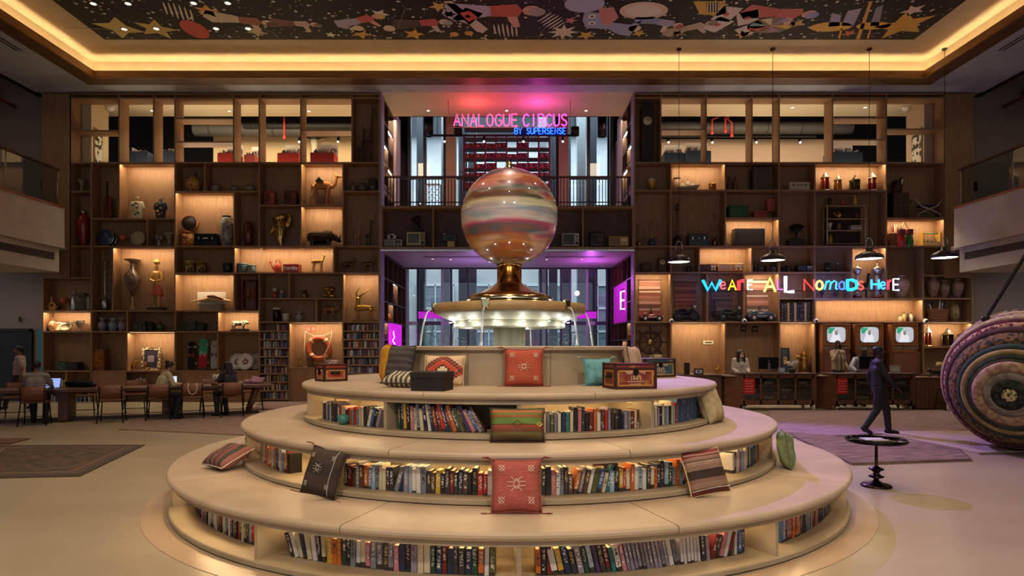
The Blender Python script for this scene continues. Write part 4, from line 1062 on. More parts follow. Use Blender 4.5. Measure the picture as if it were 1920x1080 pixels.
# ---- books
def book_mat():
 m = bpy.data.materials.new('book_cover'); MATS['book_cover'] = m
 nt, ns, ln, b = nodes(m); b.inputs['Roughness'].default_value = .42
 oi = ns.new('ShaderNodeObjectInfo'); tc = ns.new('ShaderNodeTexCoord'); sp = ns.new('ShaderNodeSeparateXYZ'); ln.new(tc.outputs['Object'], sp.inputs[0])
 def mt(op, a, b_=0.0, c=0.0):
  q = ns.new('ShaderNodeMath'); q.operation = op
  for i, x in enumerate((a, b_, c)):
   if isinstance(x, (int, float)): q.inputs[i].default_value = x
   else: ln.new(x, q.inputs[i])
  return q.outputs[0]
 cx = ns.new('ShaderNodeCombineXYZ')
 ln.new(mt('MULTIPLY', sp.outputs[0], 2.2), cx.inputs[0]); ln.new(mt('MULTIPLY_ADD', oi.outputs['Random'], 90, mt('MULTIPLY', sp.outputs[1], .6)), cx.inputs[1]); ln.new(mt('MULTIPLY', sp.outputs[2], 26), cx.inputs[2])
 n = ns.new('ShaderNodeTexNoise'); n.inputs['Scale'].default_value = 1.0; n.inputs['Detail'].default_value = 1; ln.new(cx.outputs[0], n.inputs['Vector'])
 txt = mt('GREATER_THAN', n.outputs[0], .53)
 top_ = mt('MULTIPLY', mt('GREATER_THAN', sp.outputs[2], mt('MULTIPLY_ADD', oi.outputs['Random'], .3, .15)), mt('LESS_THAN', sp.outputs[2], .88))
 wid = mt('LESS_THAN', mt('ABSOLUTE', sp.outputs[0]), .27)
 mask = mt('MULTIPLY', mt('MULTIPLY', txt, top_), wid)
 tcol = ramp(ns, [(0, 'd8cfc0'), (.45, 'c8a860'), (.6, 'e0d8cc'), (.8, '2a2422')], True); ln.new(mt('FRACT', mt('MULTIPLY', oi.outputs['Random'], 7.3)), tcol.inputs[0])
 m1 = ns.new('ShaderNodeMixRGB'); ln.new(mask, m1.inputs[0]); ln.new(oi.outputs['Color'], m1.inputs[1]); ln.new(tcol.outputs[0], m1.inputs[2])
 band = mt('MULTIPLY', mt('LESS_THAN', sp.outputs[2], mt('MULTIPLY', mt('FRACT', mt('MULTIPLY', oi.outputs['Random'], 13.7)), .2)), mt('GREATER_THAN', mt('FRACT', mt('MULTIPLY', oi.outputs['Random'], 5.1)), .5))
 m2 = ns.new('ShaderNodeMixRGB'); ln.new(band, m2.inputs[0]); ln.new(m1.outputs[0], m2.inputs[1]); m2.inputs[2].default_value = lin('3a302c')
 ln.new(m2.outputs[0], b.inputs['Base Color']); return m
BM = book_mat()
g = G(); g.box(-.5, .5, -.5, -.44, 0, 1); g.box(-.5, -.4, -.44, .5, 0, 1); g.box(.4, .5, -.44, .5, 0, 1)
COVER = g.mesh('book_cover', BM)
PAGES = G().box(-.4, .4, -.44, .47, .015, .975).mesh('page_block', mat('page_paper', 'd9c29a', 'c4a97e', rough=.8, scale=4, st=(60, 1, 1)))
ORDS = 'first second third fourth fifth sixth seventh eighth ninth tenth eleventh twelfth thirteenth fourteenth fifteenth sixteenth seventeenth eighteenth nineteenth twentieth'.split()
def ordn(i):
 if i < 20: return ORDS[i]
 tens = ('twenty', 'thirty', 'forty', 'fifty', 'sixty', 'seventy', 'eighty')[(i + 1) // 10 - 2]
 r = (i + 1) % 10
 return (tens[:-1] + 'ieth') if r == 0 else tens + '-' + ORDS[r - 1]
PAL = (('black', '1a1718'), ('dark red', '6e1f1c'), ('navy', '1f2a48'), ('cream', 'c9b894'), ('white', 'd2cabd'), ('grey', '77757a'), ('red', 'a52a22'), ('blue', '3a5a86'), ('teal', '2c6a6a'), ('orange', 'bb6428'), ('yellow', 'c39a2c'), ('brown', '5c3a24'), ('olive', '5a5a2c'), ('purple', '4a3058'), ('pink', 'b8707a'), ('pale blue', '8fa4b4'), ('dark green', '24402c'), ('charcoal', '34302f'), ('lilac grey', '8a808e'))
WT = (9, 7, 6, 7, 8, 6, 5, 4, 3, 4, 2, 5, 2, 2, 3, 4, 3, 7, 5)
SPARE = []
def book(pos, yaw, lean, th, dp, h, col, label, group, pages=True):
 o = bpy.data.objects.new('book', COVER); COL.objects.link(o)
 o.scale = (th, dp, h); o.color = lin(col)
 rot = Matrix.Rotation(yaw, 4, 'Z') @ Matrix.Rotation(lean, 4, 'Y')
 o.rotation_euler = rot.to_euler(); o.location = pos
 tag(o, label, 'book', group)
 p = bpy.data.objects.new('page_block', PAGES); COL.objects.link(p); p.parent = o
 return o
TN = ('lowest', 'middle', 'top'); BN = ('far left', 'centre left', 'centre right', 'far right')
SET = {(0, 2): (7, 'lilac grey', 24), }
def fill(k, b, px0, px1, leanfn, hr=(.19, .25), tr=(.017, .034), setb=.27, dp=.15):
 z, r = TI[k]; rb = r - setb - dp / 2
 a0, a1 = th_of(px0, r - setb), th_of(px1, r - setb)
 lo, hi = TH[k][b] + .035, TH[k][b + 1] - .035
 a0, a1 = max(a0, lo), min(a1, hi)
 a = a0; i = 0
 while True:
  th = R.uniform(*tr); h = R.uniform(*hr)
  f = (a - a0) / max(a1 - a0, 1e-3)
  le = leanfn(f)
  nm, col = R.choices(PAL, WT)[0]
  if k == 0 and b == 2 and .36 < f < .56: nm, col, h, th = 'lilac grey', R.choice(('7f7684', '867c8a', '766e7c')), .225, .026
  if k == 0 and b == 2 and .62 < f < .72: nm, col, h, th = 'white red-topped', 'c8c0bc', .23, .026
  if k == 2 and b == 3 and .3 < f < .75: nm, col, h, th = 'blue', R.choice(('3f5a7c', '4a668a', '38506e')), .30, .03
  if k == 2 and b == 1 and abs(f - .55) < .02: nm, col = 'red', 'b5302a'
  if k == 1 and b == 0 and f < .5: nm, col = R.choice((('orange', 'c8742a'), ('red', 'b0362a'), ('yellow', 'cfa02c'), ('cream', 'd0b890')))
  foot = (th * cos(le) + 0) / (r - setb)
  if a + foot > a1: break
  c = pol(rb, a + foot / 2, z + .056)
  lift = abs(sin(le)) * th / 2
  if k == 2 and b != 1:
   SPARE.append((CEN + c, a + foot / 2, le, th * .94, dp, h, col)); a += foot + .001; i += 1; continue
  book(CEN + c + Vector((0, 0, lift)), a + foot / 2, le, th * .94, dp * R.uniform(.85, 1), h, col,
             '%s %s, %s from left in the %s bay under the %s seat' % (nm, 'paperback' if th < .037 else 'hardback', ordn(i), BN[b], TN[k]), 'books under the %s seat' % TN[k])
  a += foot + (.0008 if abs(le) < .05 else .002); i += 1
Z0 = lambda f: R.uniform(-.015, .015)
fill(0, 0, 338, 476, Z0, (.18, .235), (.030, .046))
fill(0, 1, 545, 962, lambda f: -.38 + f * 1.6 if f < .2 else R.uniform(-.02, .02), (.19, .262), (.032, .05), .24)
fill(0, 2, 985, 1437, lambda f: -.02 if f < .05 else (-.22 if f < .6 else (-.1 if f < .76 else (.3 if f < .9 else 0.02))), (.185, .24), (.031, .047), .24)
fill(0, 3, 1465, 1566, Z0, (.18, .24), (.03, .046), .22)
fill(1, 0, 470, 545, Z0, (.18, .25), (.03, .045), .2)
fill(1, 1, 636, 928, lambda f: .3 if .36 < f < .385 else R.uniform(-.02, .02), (.17, .23), (.031, .046), .17)
fill(1, 2, 1016, 1290, lambda f: .22 if .17 < f < .42 else R.uniform(-.02, .03), (.17, .24), (.031, .046), .17)
fill(1, 3, 1375, 1445, Z0, (.18, .25), (.03, .045), .18)
fill(2, 0, 604, 712, lambda f: 0 if f < .82 else .3, (.15, .22), (.03, .045), .16)
fill(2, 1, 742, 912, lambda f: -.05 - .62 * max(0, f - .2), (.21, .28), (.026, .04), .15)
fill(2, 2, 1018, 1204, Z0, (.16, .24), (.03, .045), .15)
fill(2, 3, 1228, 1330, Z0, (.18, .26), (.03, .044), .16)
# a second row lying behind and loose books on top
def flatbook(pos, yaw, th, dp, h, col, lab, grp='loose books on the bench'):
 o = bpy.data.objects.new('book', COVER); COL.objects.link(o); o.scale = (th, dp, h); o.color = lin(col)
 o.rotation_euler = (Matrix.Rotation(yaw, 4, 'Z') @ Matrix.Rotation(pi / 2, 4, 'Y')).to_euler(); o.location = Vector(pos) + Vector((0, 0, th / 2)); tag(o, lab, 'book', grp)
 p = bpy.data.objects.new('page_block', PAGES); COL.objects.link(p); p.parent = o
for k, (px, z, r, c, lab) in enumerate(((700, .70, 2.93, '4a3a34', 'book lying flat on top of the row, left part of the middle tier'), (1110, .71, 2.95, '7a3a2a', 'red brown book lying across the row right of the rose cushion'), (1250, .71, 2.95, 'b8a888', 'cream book lying across the row beside the banded cushion'), (640, 1.15, 2.3, '6a5a50', 'brown book lying on the row in the far left bay under the top seat'), (1185, 1.16, 2.3, '4a3028', 'dark book lying on the row in the bright bay under the top seat'))):
 th = th_of(px, r); flatbook(CEN + pol(r, th, z), th + .3 * (-1) ** k, .035, .15, .22, c, lab)
for k, (x, y, z, c, w) in enumerate(((-2.20, 7.98, 1.534, '5a4036', .17), (-2.20, 7.98, 1.559, '7a5a50', .155), (2.07, 9.05, 1.581, '8a6a40', .15), (2.07, 9.05, 1.606, 'b39a64', .14))):
 flatbook((x - w / 2 * cos(.1), y, z), .1, .024, .12, w, c, ('brown book lying at the bottom of the pair on the small orange trunk', 'mauve book lying uppermost on the small orange trunk', 'tan book at the bottom of the pair on the blue trunk', 'gold book lying uppermost on the blue trunk')[k], 'books on the trunks')
# sale card
p = CEN + pol(2.38, th_of(1274, 2.38), 1.19)
t = T('sale_card', 'white card reading Sale among books under the top seat', 'sign', p, th_of(1274, 2.38))
G().box(-.06, .06, -.003, .003, -.2, .1).ob('card', 'd6c8bc', t); strokes('SaLe', .085, .045, .004, 4, y=-.006, z0=.0).ob('lettering', 'a52a2a', t)
t = T('green_globe_cup', 'small round teal bowl among books in the bay at the left of the top tier', 'bowl', CEN + pol(2.52, th_of(644, 2.52), .936)); g = G(); g.lathe([(0, .005), (.035, .0), (.06, .04), (.062, .1), (.055, .1), (.03, .02), (0, .02)], 18); g.ob('bowl_body', '3f7a72/c', t)
# ---------------------------------------------------------------- the bookcase wall
LEDC = mat('shelf_led', 'ffe9c4', emit=84)
BT = .045                       # board thickness
YB = YF + .45
def board_h(par, py, x0, x1, ya=YF, yb=YB, m=WOOD):
 G().box(sx(x0) + BT / 2, sx(x1) - BT / 2, ya + .002, yb, sz(py) - BT / 2, sz(py) + BT / 2).ob('shelf_board', m, par)
def board_v(par, px, y0, y1, ya=YF, yb=YB, m=WOOD, t=BT):
 G().box(sx(px) - t / 2, sx(px) + t / 2, ya, yb, sz(y1) - BT / 2, sz(y0) + BT / 2).ob('upright', m, par)
def lit(par, x0, x1, y0, p=1.0):
 G().box(sx(x0) + BT / 2, sx(x1) - BT / 2, YF + .004, YF + .024, sz(y0) - BT / 2 - .036, sz(y0) - BT / 2 - .001).ob('light_lip', WOOD, par)
 G().box(sx(x0) + .06, sx(x1) - .06, YF + .03, YF + .08, sz(y0) - BT / 2 - .014, sz(y0) - BT / 2 - .002).ob('light_strip', LEDC, par)
def bank(label, V, H, L, backs):
 t = T('display_bookcase', label, 'bookcase')
 for v in V: board_v(t, *v)
 for h in H: board_h(t, *h)
 for l in L: lit(t, *l[:3])
 for x0, x1, y0, y1 in backs:
  G().box(sx(x0), sx(x1), YB, YB + .03, sz(y1), sz(y0)).ob('back_panel', WOODB, t)
 return t
YG = 760
YO = YF + .5
lb = bank('tall oak display bookcase filling the wall left of the entrance, many lit bays',
 [(132, 178, 521, YF, YO), (223, 178, 305, YF, YO), (288, 178, 305, YF, YO), (328, 178, 621, YF, YO), (438, 178, 305, YF, YO), (486, 178, 305, YF, YO), (564, 178, 305, YF, YO), (660, 178, 305), (711, 176, YG, YF, YO),
     (171, 305, 696), (223, 305, 410), (384, 305, 359), (486, 305, 464), (564, 305, 464), (643, 305, 462), (276, 410, 462), (439, 359, 583),
     (211, 464, 583), (626, 464, 512), (486, 512, YG), (542, 512, 560), (593, 560, 604), (643, 512, YG), (542, 604, YG), (80, 521, YG), (238, 583, 696), (408, 583, 696), (328, 621, 696), (124, 696, 755), (171, 696, 755), (338, 696, 755)],
 [(176, 132, 711, YF - .001, YO), (184, 132, 711, YF, YO), (305, 132, 711, YF, YO), (245, 132, 223, YF, YO), (222, 328, 438, YF, YO), (266, 328, 438, YF, YO), (244, 564, 660, YF, YO),
     (359, 132, 171), (410, 171, 328), (359, 328, 486), (385, 486, 643), (359, 643, 711), (462, 132, 711), (512, 328, 711), (560, 486, 643), (583, 80, 486), (604, 486, 711), (521, 80, 171), (622, 80, 486), (696, 80, 486), (690, 542, 643), (757, 80, 711)],
 [(223, 328, 305), (328, 439, 359), (564, 643, 305), (564, 643, 385), (211, 328, 462), (439, 626, 462), (328, 439, 512), (643, 711, 512), (80, 171, 583), (408, 486, 583), (238, 328, 622), (542, 643, 604)],
 [(132, 328, 305, 583), (328, 711, 305, 583), (80, 132, 521, 583), (80, 328, 583, 760), (328, 542, 583, 760), (542, 711, 583, 760), (660, 711, 184, 305)])
G().box(sx(78), sx(131), YF + .01, YF + .05, sz(521), sz(176)).ob('side_filler', WOODB, lb)
G().box(sx(131), sx(133), YF, YB, sz(521), sz(176)).ob('side_panel', WOOD, lb)
for x0, x1, nm in ((171, 238, 1), (542, 643, 2), (338, 486, 3)):
 G().box(sx(x0) + .03, sx(x1) - .03, YF + .02, YF + .05, sz(756), sz(697 if nm != 2 else 691)).ob('cabinet_door', WOODB, lb)
for k, y in enumerate(range(621, 756, 16)):
 board_h(lb, y, 486, 542)
 board_h(lb, y, 643, 711)
board_h(lb, 726, 80, 171)
rb_ = bank('tall oak display bookcase filling the wall right of the entrance, behind reception',
 [(1190, 176, YG, YF, YO), (1239, 178, 305), (1324, 178, 305, YF, YO), (1410, 178, 305, YF, YO), (1461, 178, 603, YF, YO), (1561, 178, 305, YF, YO), (1662, 178, 560, YF, YO), (1771, 178, 517, YF, YO),
     (1258, 305, 604), (1360, 305, 462), (1528, 305, YG), (1311, 464, 512), (1410, 464, 512), (1597, 464, 560), (1731, 464, YG), (1326, 512, 603), (1395, 512, 603), (1258, 604, YG), (1360, 604, YG), (1462, 604, YG), (1823, 517, YG)],
 [(176, 1190, 1771, YF - .001, YO), (183, 1190, 1771, YF, YO), (305, 1190, 1771, YF, YO), (243, 1239, 1324, YF, YO), (221, 1561, 1662, YF, YO), (262, 1561, 1662, YF, YO), (242, 1662, 1771, YF, YO),
     (357, 1190, 1662), (409, 1360, 1461), (409, 1662, 1771), (462, 1190, 1771), (511, 1190, 1597), (560, 1461, 1823), (604, 1190, 1823), (517, 1731, 1823), (651, 1731, 1823), (702, 1190, 1823), (757, 1190, 1823)],
 [(1258, 1360, 305), (1528, 1662, 305), (1360, 1461, 409), (1662, 1771, 409), (1311, 1410, 462), (1597, 1662, 462), (1190, 1258, 511), (1395, 1461, 511), (1528, 1731, 560), (1258, 1360, 604), (1462, 1528, 604), (1731, 1823, 604)],
 [(1190, 1461, 305, 583), (1461, 1771, 305, 583), (1771, 1823, 517, 583), (1190, 1461, 583, 760), (1461, 1823, 583, 760), (1190, 1239, 184, 305)])
G().box(sx(1772), sx(1826), YF + .01, YF + .05, sz(521), sz(176)).ob('side_filler', WOODB, rb_)
for x0, x1 in ((1190, 1258), (1258, 1360), (1360, 1462), (1462, 1528), (1528, 1731)):
 G().box(sx(x0) + .03, sx(x1) - .03, YF + .02, YF + .05, sz(756), sz(703)).ob('cabinet_door', WOODB, rb_)
cb_ = T('bridge_bookcase', 'long low dark shelf of vintage sets under the balcony railing', 'bookcase')
for px in (716, 812, 905, 1000, 1093, 1187): board_v(cb_, px, 388, 466)
G().box(sx(714), sx(1189), YF - .02, YB, sz(391), sz(386)).ob('top_board', WOOD, cb_)
G().box(sx(714), sx(1189), YF - .02, YB, sz(468), sz(463)).ob('bottom_board', WOOD, cb_)
G().box(sx(714), sx(1189), YB, YB + .03, sz(466), sz(388)).ob('back_panel', mat('bridge_back', '5a3a2c', '4a3024', rough=.5, scale=4), cb_)
G().box(sx(714), sx(1189), YF - .03, YF, sz(471), sz(468)).ob('steel_edge', STEEL, cb_)
# side walls of the recess: shelving that runs back to the glass
for s, X, nm in ((-1, -4.03, 'left'), (1, 3.92, 'right')):
 t = T('recess_bookcase', 'deep open shelving lining the %s side of the entrance recess' % nm, 'bookcase')
 def bx(g, a, b, *r): return g.box(min(X + s * a, X + s * b), max(X + s * a, X + s * b), *r)
 LP = mat('lilac_edge', '8a7a9c', rough=.5)
 for i, y in enumerate((20.52, 21.3, 22.2, 23.1, 24.0, 24.85)):
  bx(G(), 0, .24, y - .02, y + .02, 0, 4.74).ob('upright', DARKW, t)
  bx(G(), 0, .24, y - .02, y + .02, 6.1, 9.7).ob('upright', DARKW, t) if y < 22.5 else None
 for z in (.1, .75, 1.4, 1.95, 2.55, 3.2, 3.95, 4.7):
  bx(G(), 0, .24, 20.5, 24.9, z - .02, z + .02).ob('shelf_board', DARKW, t)
 for z in (6.1, 6.9, 7.7, 8.3, 9.0, 9.68):
  bx(G(), 0, .24, 20.5, 22.2, z - .02, z + .02).ob('shelf_board', DARKW, t)
 bx(G(), .24, .28, 20.5, 25, 0, 9.7).ob('back_panel', WOODB, t)
 lits = [(20.54, 21.28, 2.55), (21.32, 22.18, 3.2), (22.22, 23.08, 3.95), (21.32, 22.18, 1.95), (20.54, 21.28, 8.3), (21.32, 22.18, 9.0), (20.54, 21.28, 6.9), (21.32, 22.18, 7.7)]
 for a, b, z in lits:
  bx(G(), .004, .024, a, b, z - .056, z - .021).ob('light_lip', DARKW, t)
  bx(G(), .03, .08, a + .05, b - .05, z - .034, z - .022).ob('light_strip', LEDC, t)
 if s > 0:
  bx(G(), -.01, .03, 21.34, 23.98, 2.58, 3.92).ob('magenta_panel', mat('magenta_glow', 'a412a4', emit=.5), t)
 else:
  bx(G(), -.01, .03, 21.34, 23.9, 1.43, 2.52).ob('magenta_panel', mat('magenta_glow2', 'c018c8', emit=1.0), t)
 bx(G(), -.03, .015, YF + .003, 20.5, 0, 9.66).ob('front_jamb', LP, t)
 for i in range(9):
  y, z = R.choice(((20.9, .77), (21.7, .77), (22.6, .77), (23.5, 1.42), (22.6, 1.42), (20.9, 3.22), (22.6, 3.22), (23.5, 3.97), (20.9, 1.42), (23.5, .12)))
 for i, (y, z, w, h, c) in enumerate(((20.9, 1.97, .16, .3, '8a3a20/c'), (21.75, 2.57, .15, .34, 'b06a2c/c'), (22.6, 3.22, .15, .36, '5a3a2a/c'), (23.4, .77, .2, .4, '30303a/c'), (21.7, .77, .18, .3, '6a5a50/c'))):
  if s > 0 and i == 2: continue
  v = T('display_vase', '%s on the %s recess shelving' % (('rust glazed jar on the lit lowest bay', 'amber glazed jar in the lit middle bay', 'dark brown tall jar on an upper bay', 'black jar at the deep low bay', 'grey brown jar on the low bay')[i], nm), 'vase', (X + s * .11, y, z), 0, 'jars in the recess shelving')
  g = G(); g.lathe([(0, 0), (.5 * w, 0), (w * .9, h * .35), (w * .8, h * .65), (w * .4, h * .8)], 14); g.ob('body', c, v)
  g = G(); g.lathe([(w * .4, h * .8), (w * .38, h * .9), (w * .5, h)], 14); g.ob('neck', c, v)
t = T('neon_letter', 'glowing pink neon letter E mounted in the right recess shelving', 'neon sign', (3.86, 21.75, 3.0)); t.rotation_euler = (0, 0, -radians(70))
strokes('E', .3, .6, .03, 6).ob('neon_tube', mat('neon_pink_soft', 'ff66e8', emit=9), t); G().box(-.2, .2, .05, .07, -.05, .7).ob('backing', '30103a', t)
t = T('neon_seahorse', 'curly pink neon tube figure standing in the left recess niche', 'neon sign', (-3.93, 21.7, 1.75)); t.rotation_euler = (0, 0, radians(60))
G().tube([(.02 + .07 * cos(a * .9) * (1 - a / 14), 0, .05 + a * .038) for a in range(13)], .018, 6).ob('neon_tube', mat('neon_pink_soft', 'ff66e8'), t); G().box(-.1, .1, -.05, .05, 0, .03).ob('foot', '1a1a1a', t)
lamp('POINT', 'violet_recess_fill', (2.9, 22.6, 4.0), 70, (.75, .14, 1.0), size=.1)  # point light added to strengthen the violet wash of neon and magenta panel
lamp('POINT', 'violet_recess_fill', (-1.2, 22.6, 3.6), 60, (.6, .3, 1.0), size=.1)  # second added point light, carries the violet across the entrance ceiling
for k, (px, py) in enumerate(((811, 485), (1091, 485), (845, 486), (1025, 486))):
 Y = (4.76 - HZ) / (648 - py) * F
 downlight(((px - 955) / F * Y, Y, 4.76), .07, 'round downlight in the violet entrance ceiling, %s' % ('under the old television', 'under the small grey television', 'left of the globe neck', 'right of the globe neck')[k], 'entrance downlights')
# slots in the entrance ceiling
for k, (x0, x1) in enumerate(((-2.9, -.9), (1.2, 3.2))):
 t = T('ceiling_slot_vent', 'thin dark slot vent in the violet entrance ceiling, %s of the globe neck' % ('left', 'right')[k], 'vent', (0, 21.6, 4.76))
 G().box(x0, x1, -.06, .06, -.012, -.001).ob('slot_frame', '6a6470', t); G().box(x0 + .03, x1 - .03, -.03, .03, -.016, -.011).ob('slot', BLACK, t)
# small cube cameras clipped to the shelf edges
for k, px in enumerate((1258, 1394, 1528, 1733)):
 t = T('dome_camera', 'white ball camera with black lens on the shelf edge, %s of four over reception' % ORDS[k], 'camera', (sx(px), YF - .06, sz(602)))
 G().ell((0, 0, 0), .075, 16, 10).ob('housing', 'e0dcd4/c', t); G().ell((0, -.035, -.005), .05, 12, 8).ob('lens', '0c0c0c/c', t); G().box(-.02, .02, .04, .06, -.02, .02).ob('bracket', 'c8c4bc', t)
# ---- wall paperbacks: far too many and too small to single out
g = G()
def row(x0, x1, by, h0, h1, w0=1.6, w1=2.6, Y=None, cols=None, wts=None, lean=0):
 Y = Y or YF + .1
 x = sx(x0) + .05; zb = sz(by) + BT / 2
 while x < sx(x1) - .05:
  w = R.uniform(w0, w1) / 60; h = R.uniform(h0, h1) / 60
  if x + w > sx(x1) - .04: break
  if R.random() > .03:
   g.col = lin(R.choice(cols) if cols else R.choices([c for _, c in PAL], WT)[0])
   g.box(x, x + w * .92, Y, Y + .16, zb, zb + h)
  x += w
for j, y in enumerate(range(621, 756, 16)):
 row(489 if j else 512, 541, y, 10, 13, 1.6, 2.8)
 row(646, 710, y, 10, 13, 1.6, 2.8)
row(241, 272, 622, 18.5, 19, 2.4, 2.5, cols=('2a3020', '33381f'))
row(331, 368, 622, 18, 19.5, 2.4, 2.6, cols=('2c2e1e', '343620', '2a2a1e'))
row(395, 407, 622, 16, 18, 2, 2.4, cols=('2c2e1e', '6a5a40'))
row(1464, 1526, 604, 32, 38, 3, 5, cols=('2a2030', '3a2420', '241a24', '1c1620', 'b8a060'))
row(97, 125, 696, 15, 17, 2.2, 2.6, cols=('26402c', '2c4a30', '223a2a'))
row(100, 122, 726, 9, 13, 2, 3); row(128, 168, 757, 15, 20, 2, 3); row(84, 122, 757, 12, 18, 2, 3); row(242, 276, 722, 9, 13, 2, 3)
row(1193, 1240, 735, 18, 24, 2, 4)
g.col = None
m = bpy.data.materials.new('painted_spines'); MATS['painted_spines'] = m
nt, ns, ln, b = nodes(m); b.inputs['Roughness'].default_value = .5
at = ns.new('ShaderNodeAttribute'); at.attribute_name = 'paint'; tc = ns.new('ShaderNodeTexCoord'); mp = ns.new('ShaderNodeMapping'); mp.inputs['Scale'].default_value = (16, 1, 30)
nz = ns.new('ShaderNodeTexNoise'); nz.inputs['Scale'].default_value = 1; ln.new(tc.outputs['Object'], mp.inputs[0]); ln.new(mp.outputs[0], nz.inputs['Vector'])
rr = ramp(ns, [(.62, (0, 0, 0, 1)), (.66, (.8, .8, .8, 1))]); ln.new(nz.outputs[0], rr.inputs[0])
mx = ns.new('ShaderNodeMixRGB'); mx.inputs[2].default_value = lin('b8ac98'); ln.new(rr.outputs[0], mx.inputs[0]); ln.new(at.outputs['Color'], mx.inputs[1]); ln.new(mx.outputs[0], b.inputs['Base Color'])
BOOKROWS = g
for p, yw, le, th, dp, h, c in SPARE:
 g.X = Matrix.Translation(p + Vector((0, 0, abs(sin(le)) * th / 2))) @ Matrix.Rotation(yw, 4, 'Z') @ Matrix.Rotation(le, 4, 'Y')
 g.col = lin(c); g.box(-th / 2, th / 2, -dp / 2, -dp / 2 + .01, 0, h); g.box(-th / 2, -th / 2 + .004, -dp / 2, dp / 2, 0, h); g.box(th / 2 - .004, th / 2, -dp / 2, dp / 2, 0, h)
 g.col = lin('d0b88c'); g.box(-th / 2 + .004, th / 2 - .004, -dp / 2 + .01, dp / 2 - .005, .004, h - .006)
g.X = None; g.col = None
# ---------------------------------------------------------------- kinds of things standing on the shelves
PR = {
 'jar': [(0, 0), (.6, 0), (.95, .25), (1, .5), (.85, .74), (.6, .84)], 'jar_lid': [(.62, .83), (.72, .87), (.3, .95), (.14, .97), (.12, 1), (0, 1)],
 'pot': [(0, 0), (.7, 0), (.95, .3), (1, .7), (.9, .86)], 'pot_rim': [(.88, .84), (1.0, .88), (1, 1), (.82, 1), (.78, .88)],
 'urn_foot': [(0, 0), (.5, 0), (.5, .03), (.22, .08), (.13, .16), (.2, .22), (.1, .27)], 'urn': [(.1, .27), (.35, .38), (.85, .52), (1, .62), (.96, .68), (.55, .76), (.3, .82), (.26, .93)], 'urn_rim': [(.26, .92), (.4, .95), (.95, .98), (1, 1), (.3, 1)],
 'amph': [(0, 0), (.4, 0), (.55, .12), (.95, .5), (1, .66), (.9, .78), (.5, .88), (.38, .93)], 'amph_neck': [(.38, .92), (.4, .95), (.62, 1), (.5, 1), (.3, .94)],
 'vase': [(0, 0), (.55, 0), (.58, .03), (.98, .35), (1, .48), (.8, .62), (.48, .74), (.44, .84)], 'vase_neck': [(.44, .83), (.7, .96), (.78, 1), (.6, 1), (.38, .85)],
 'round': [(0, 0), (.45, 0), (.6, .06), (1, .38), (.97, .52), (.6, .74), (.25, .8)], 'round_neck': [(.25, .79), (.22, .92), (.4, 1), (.2, 1)],
 'bottle': [(0, 0), (.9, 0), (1, .05), (1, .6), (.5, .76), (.4, .88)], 'bottle_cap': [(.44, .87), (.46, 1), (0, 1)],
 'djembe': [(0, 0), (.62, 0), (.4, .3), (.36, .42), (.6, .6), (1, .85), (1, .96)], 'djembe_skin': [(1.04, .93), (1.04, 1), (0, 1)],
 'goblet_foot': [(0, 0), (.55, 0), (.5, .03), (.22, .1), (.2, .45)], 'goblet': [(.2, .44), (.8, .62), (1, .8), (1, 1), (.85, 1), (.7, .7), (0, .6)],
 'tin': [(0, 0), (1, 0), (1, .86)], 'tin_lid': [(1.03, .85), (1.03, .97), (.9, 1), (0, 1)],
 'tall': [(0, 0), (.7, 0), (1, .3), (1, .7), (.75, .9), (.5, .95)], 'tall_rim': [(.5, .94), (.62, .98), (.6, 1), (.4, 1)],
 'cup': [(0, 0), (.5, 0), (.45, .06), (.3, .2), (.35, .4), (.8, .7), (1, .95)], 'cup_rim': [(1, .94), (1.03, 1), (.85, 1), (.8, .92)],
 'hbase': [(0, 0), (.6, 0), (.85, .05), (1, .14), (.8, .22), (.3, .27)], 'hstem': [(.22, .26), (.14, .32), (.3, .36), (.12, .4), (.26, .46), (.1, .5), (.3, .56), (.1, .6), (.26, .66), (.1, .7), (.28, .76), (.1, .8), (.2, .86)], 'hbowl': [(.2, .85), (.6, .88), (.65, .9), (.25, .91), (.3, .95), (.4, 1), (0, 1)],
 'lbase': [(0, 0), (.9, 0), (1, .03), (.85, .06)], 'lglass': [(.85, .06), (.88, .58), (.8, .62)], 'lroof': [(1, .6), (1, .64), (.5, .74), (.3, .84), (.12, .88), (.18, .93), (.05, .97), (0, 1)],
 'tbase': [(0, 0), (1, 0), (1, .08), (.85, .1)], 'tcol': [(.35, .1), (.32, .66)], 'tcup': [(.3, .66), (.6, .7), (.9, .78), (1, .86), (.4, .88), (.2, .93), (.3, .97), (0, 1)],
}
def lat(*parts):
 """parts: (name, colour index, profile)"""
 def f(t, w, h, c, n=18):
  for nm, ci, pr in parts:
   g = G(); g.lathe([(r * w / 2, z * h) for r, z in PR[pr]], n); g.ob(nm, c[ci % len(c)], t)
 return f
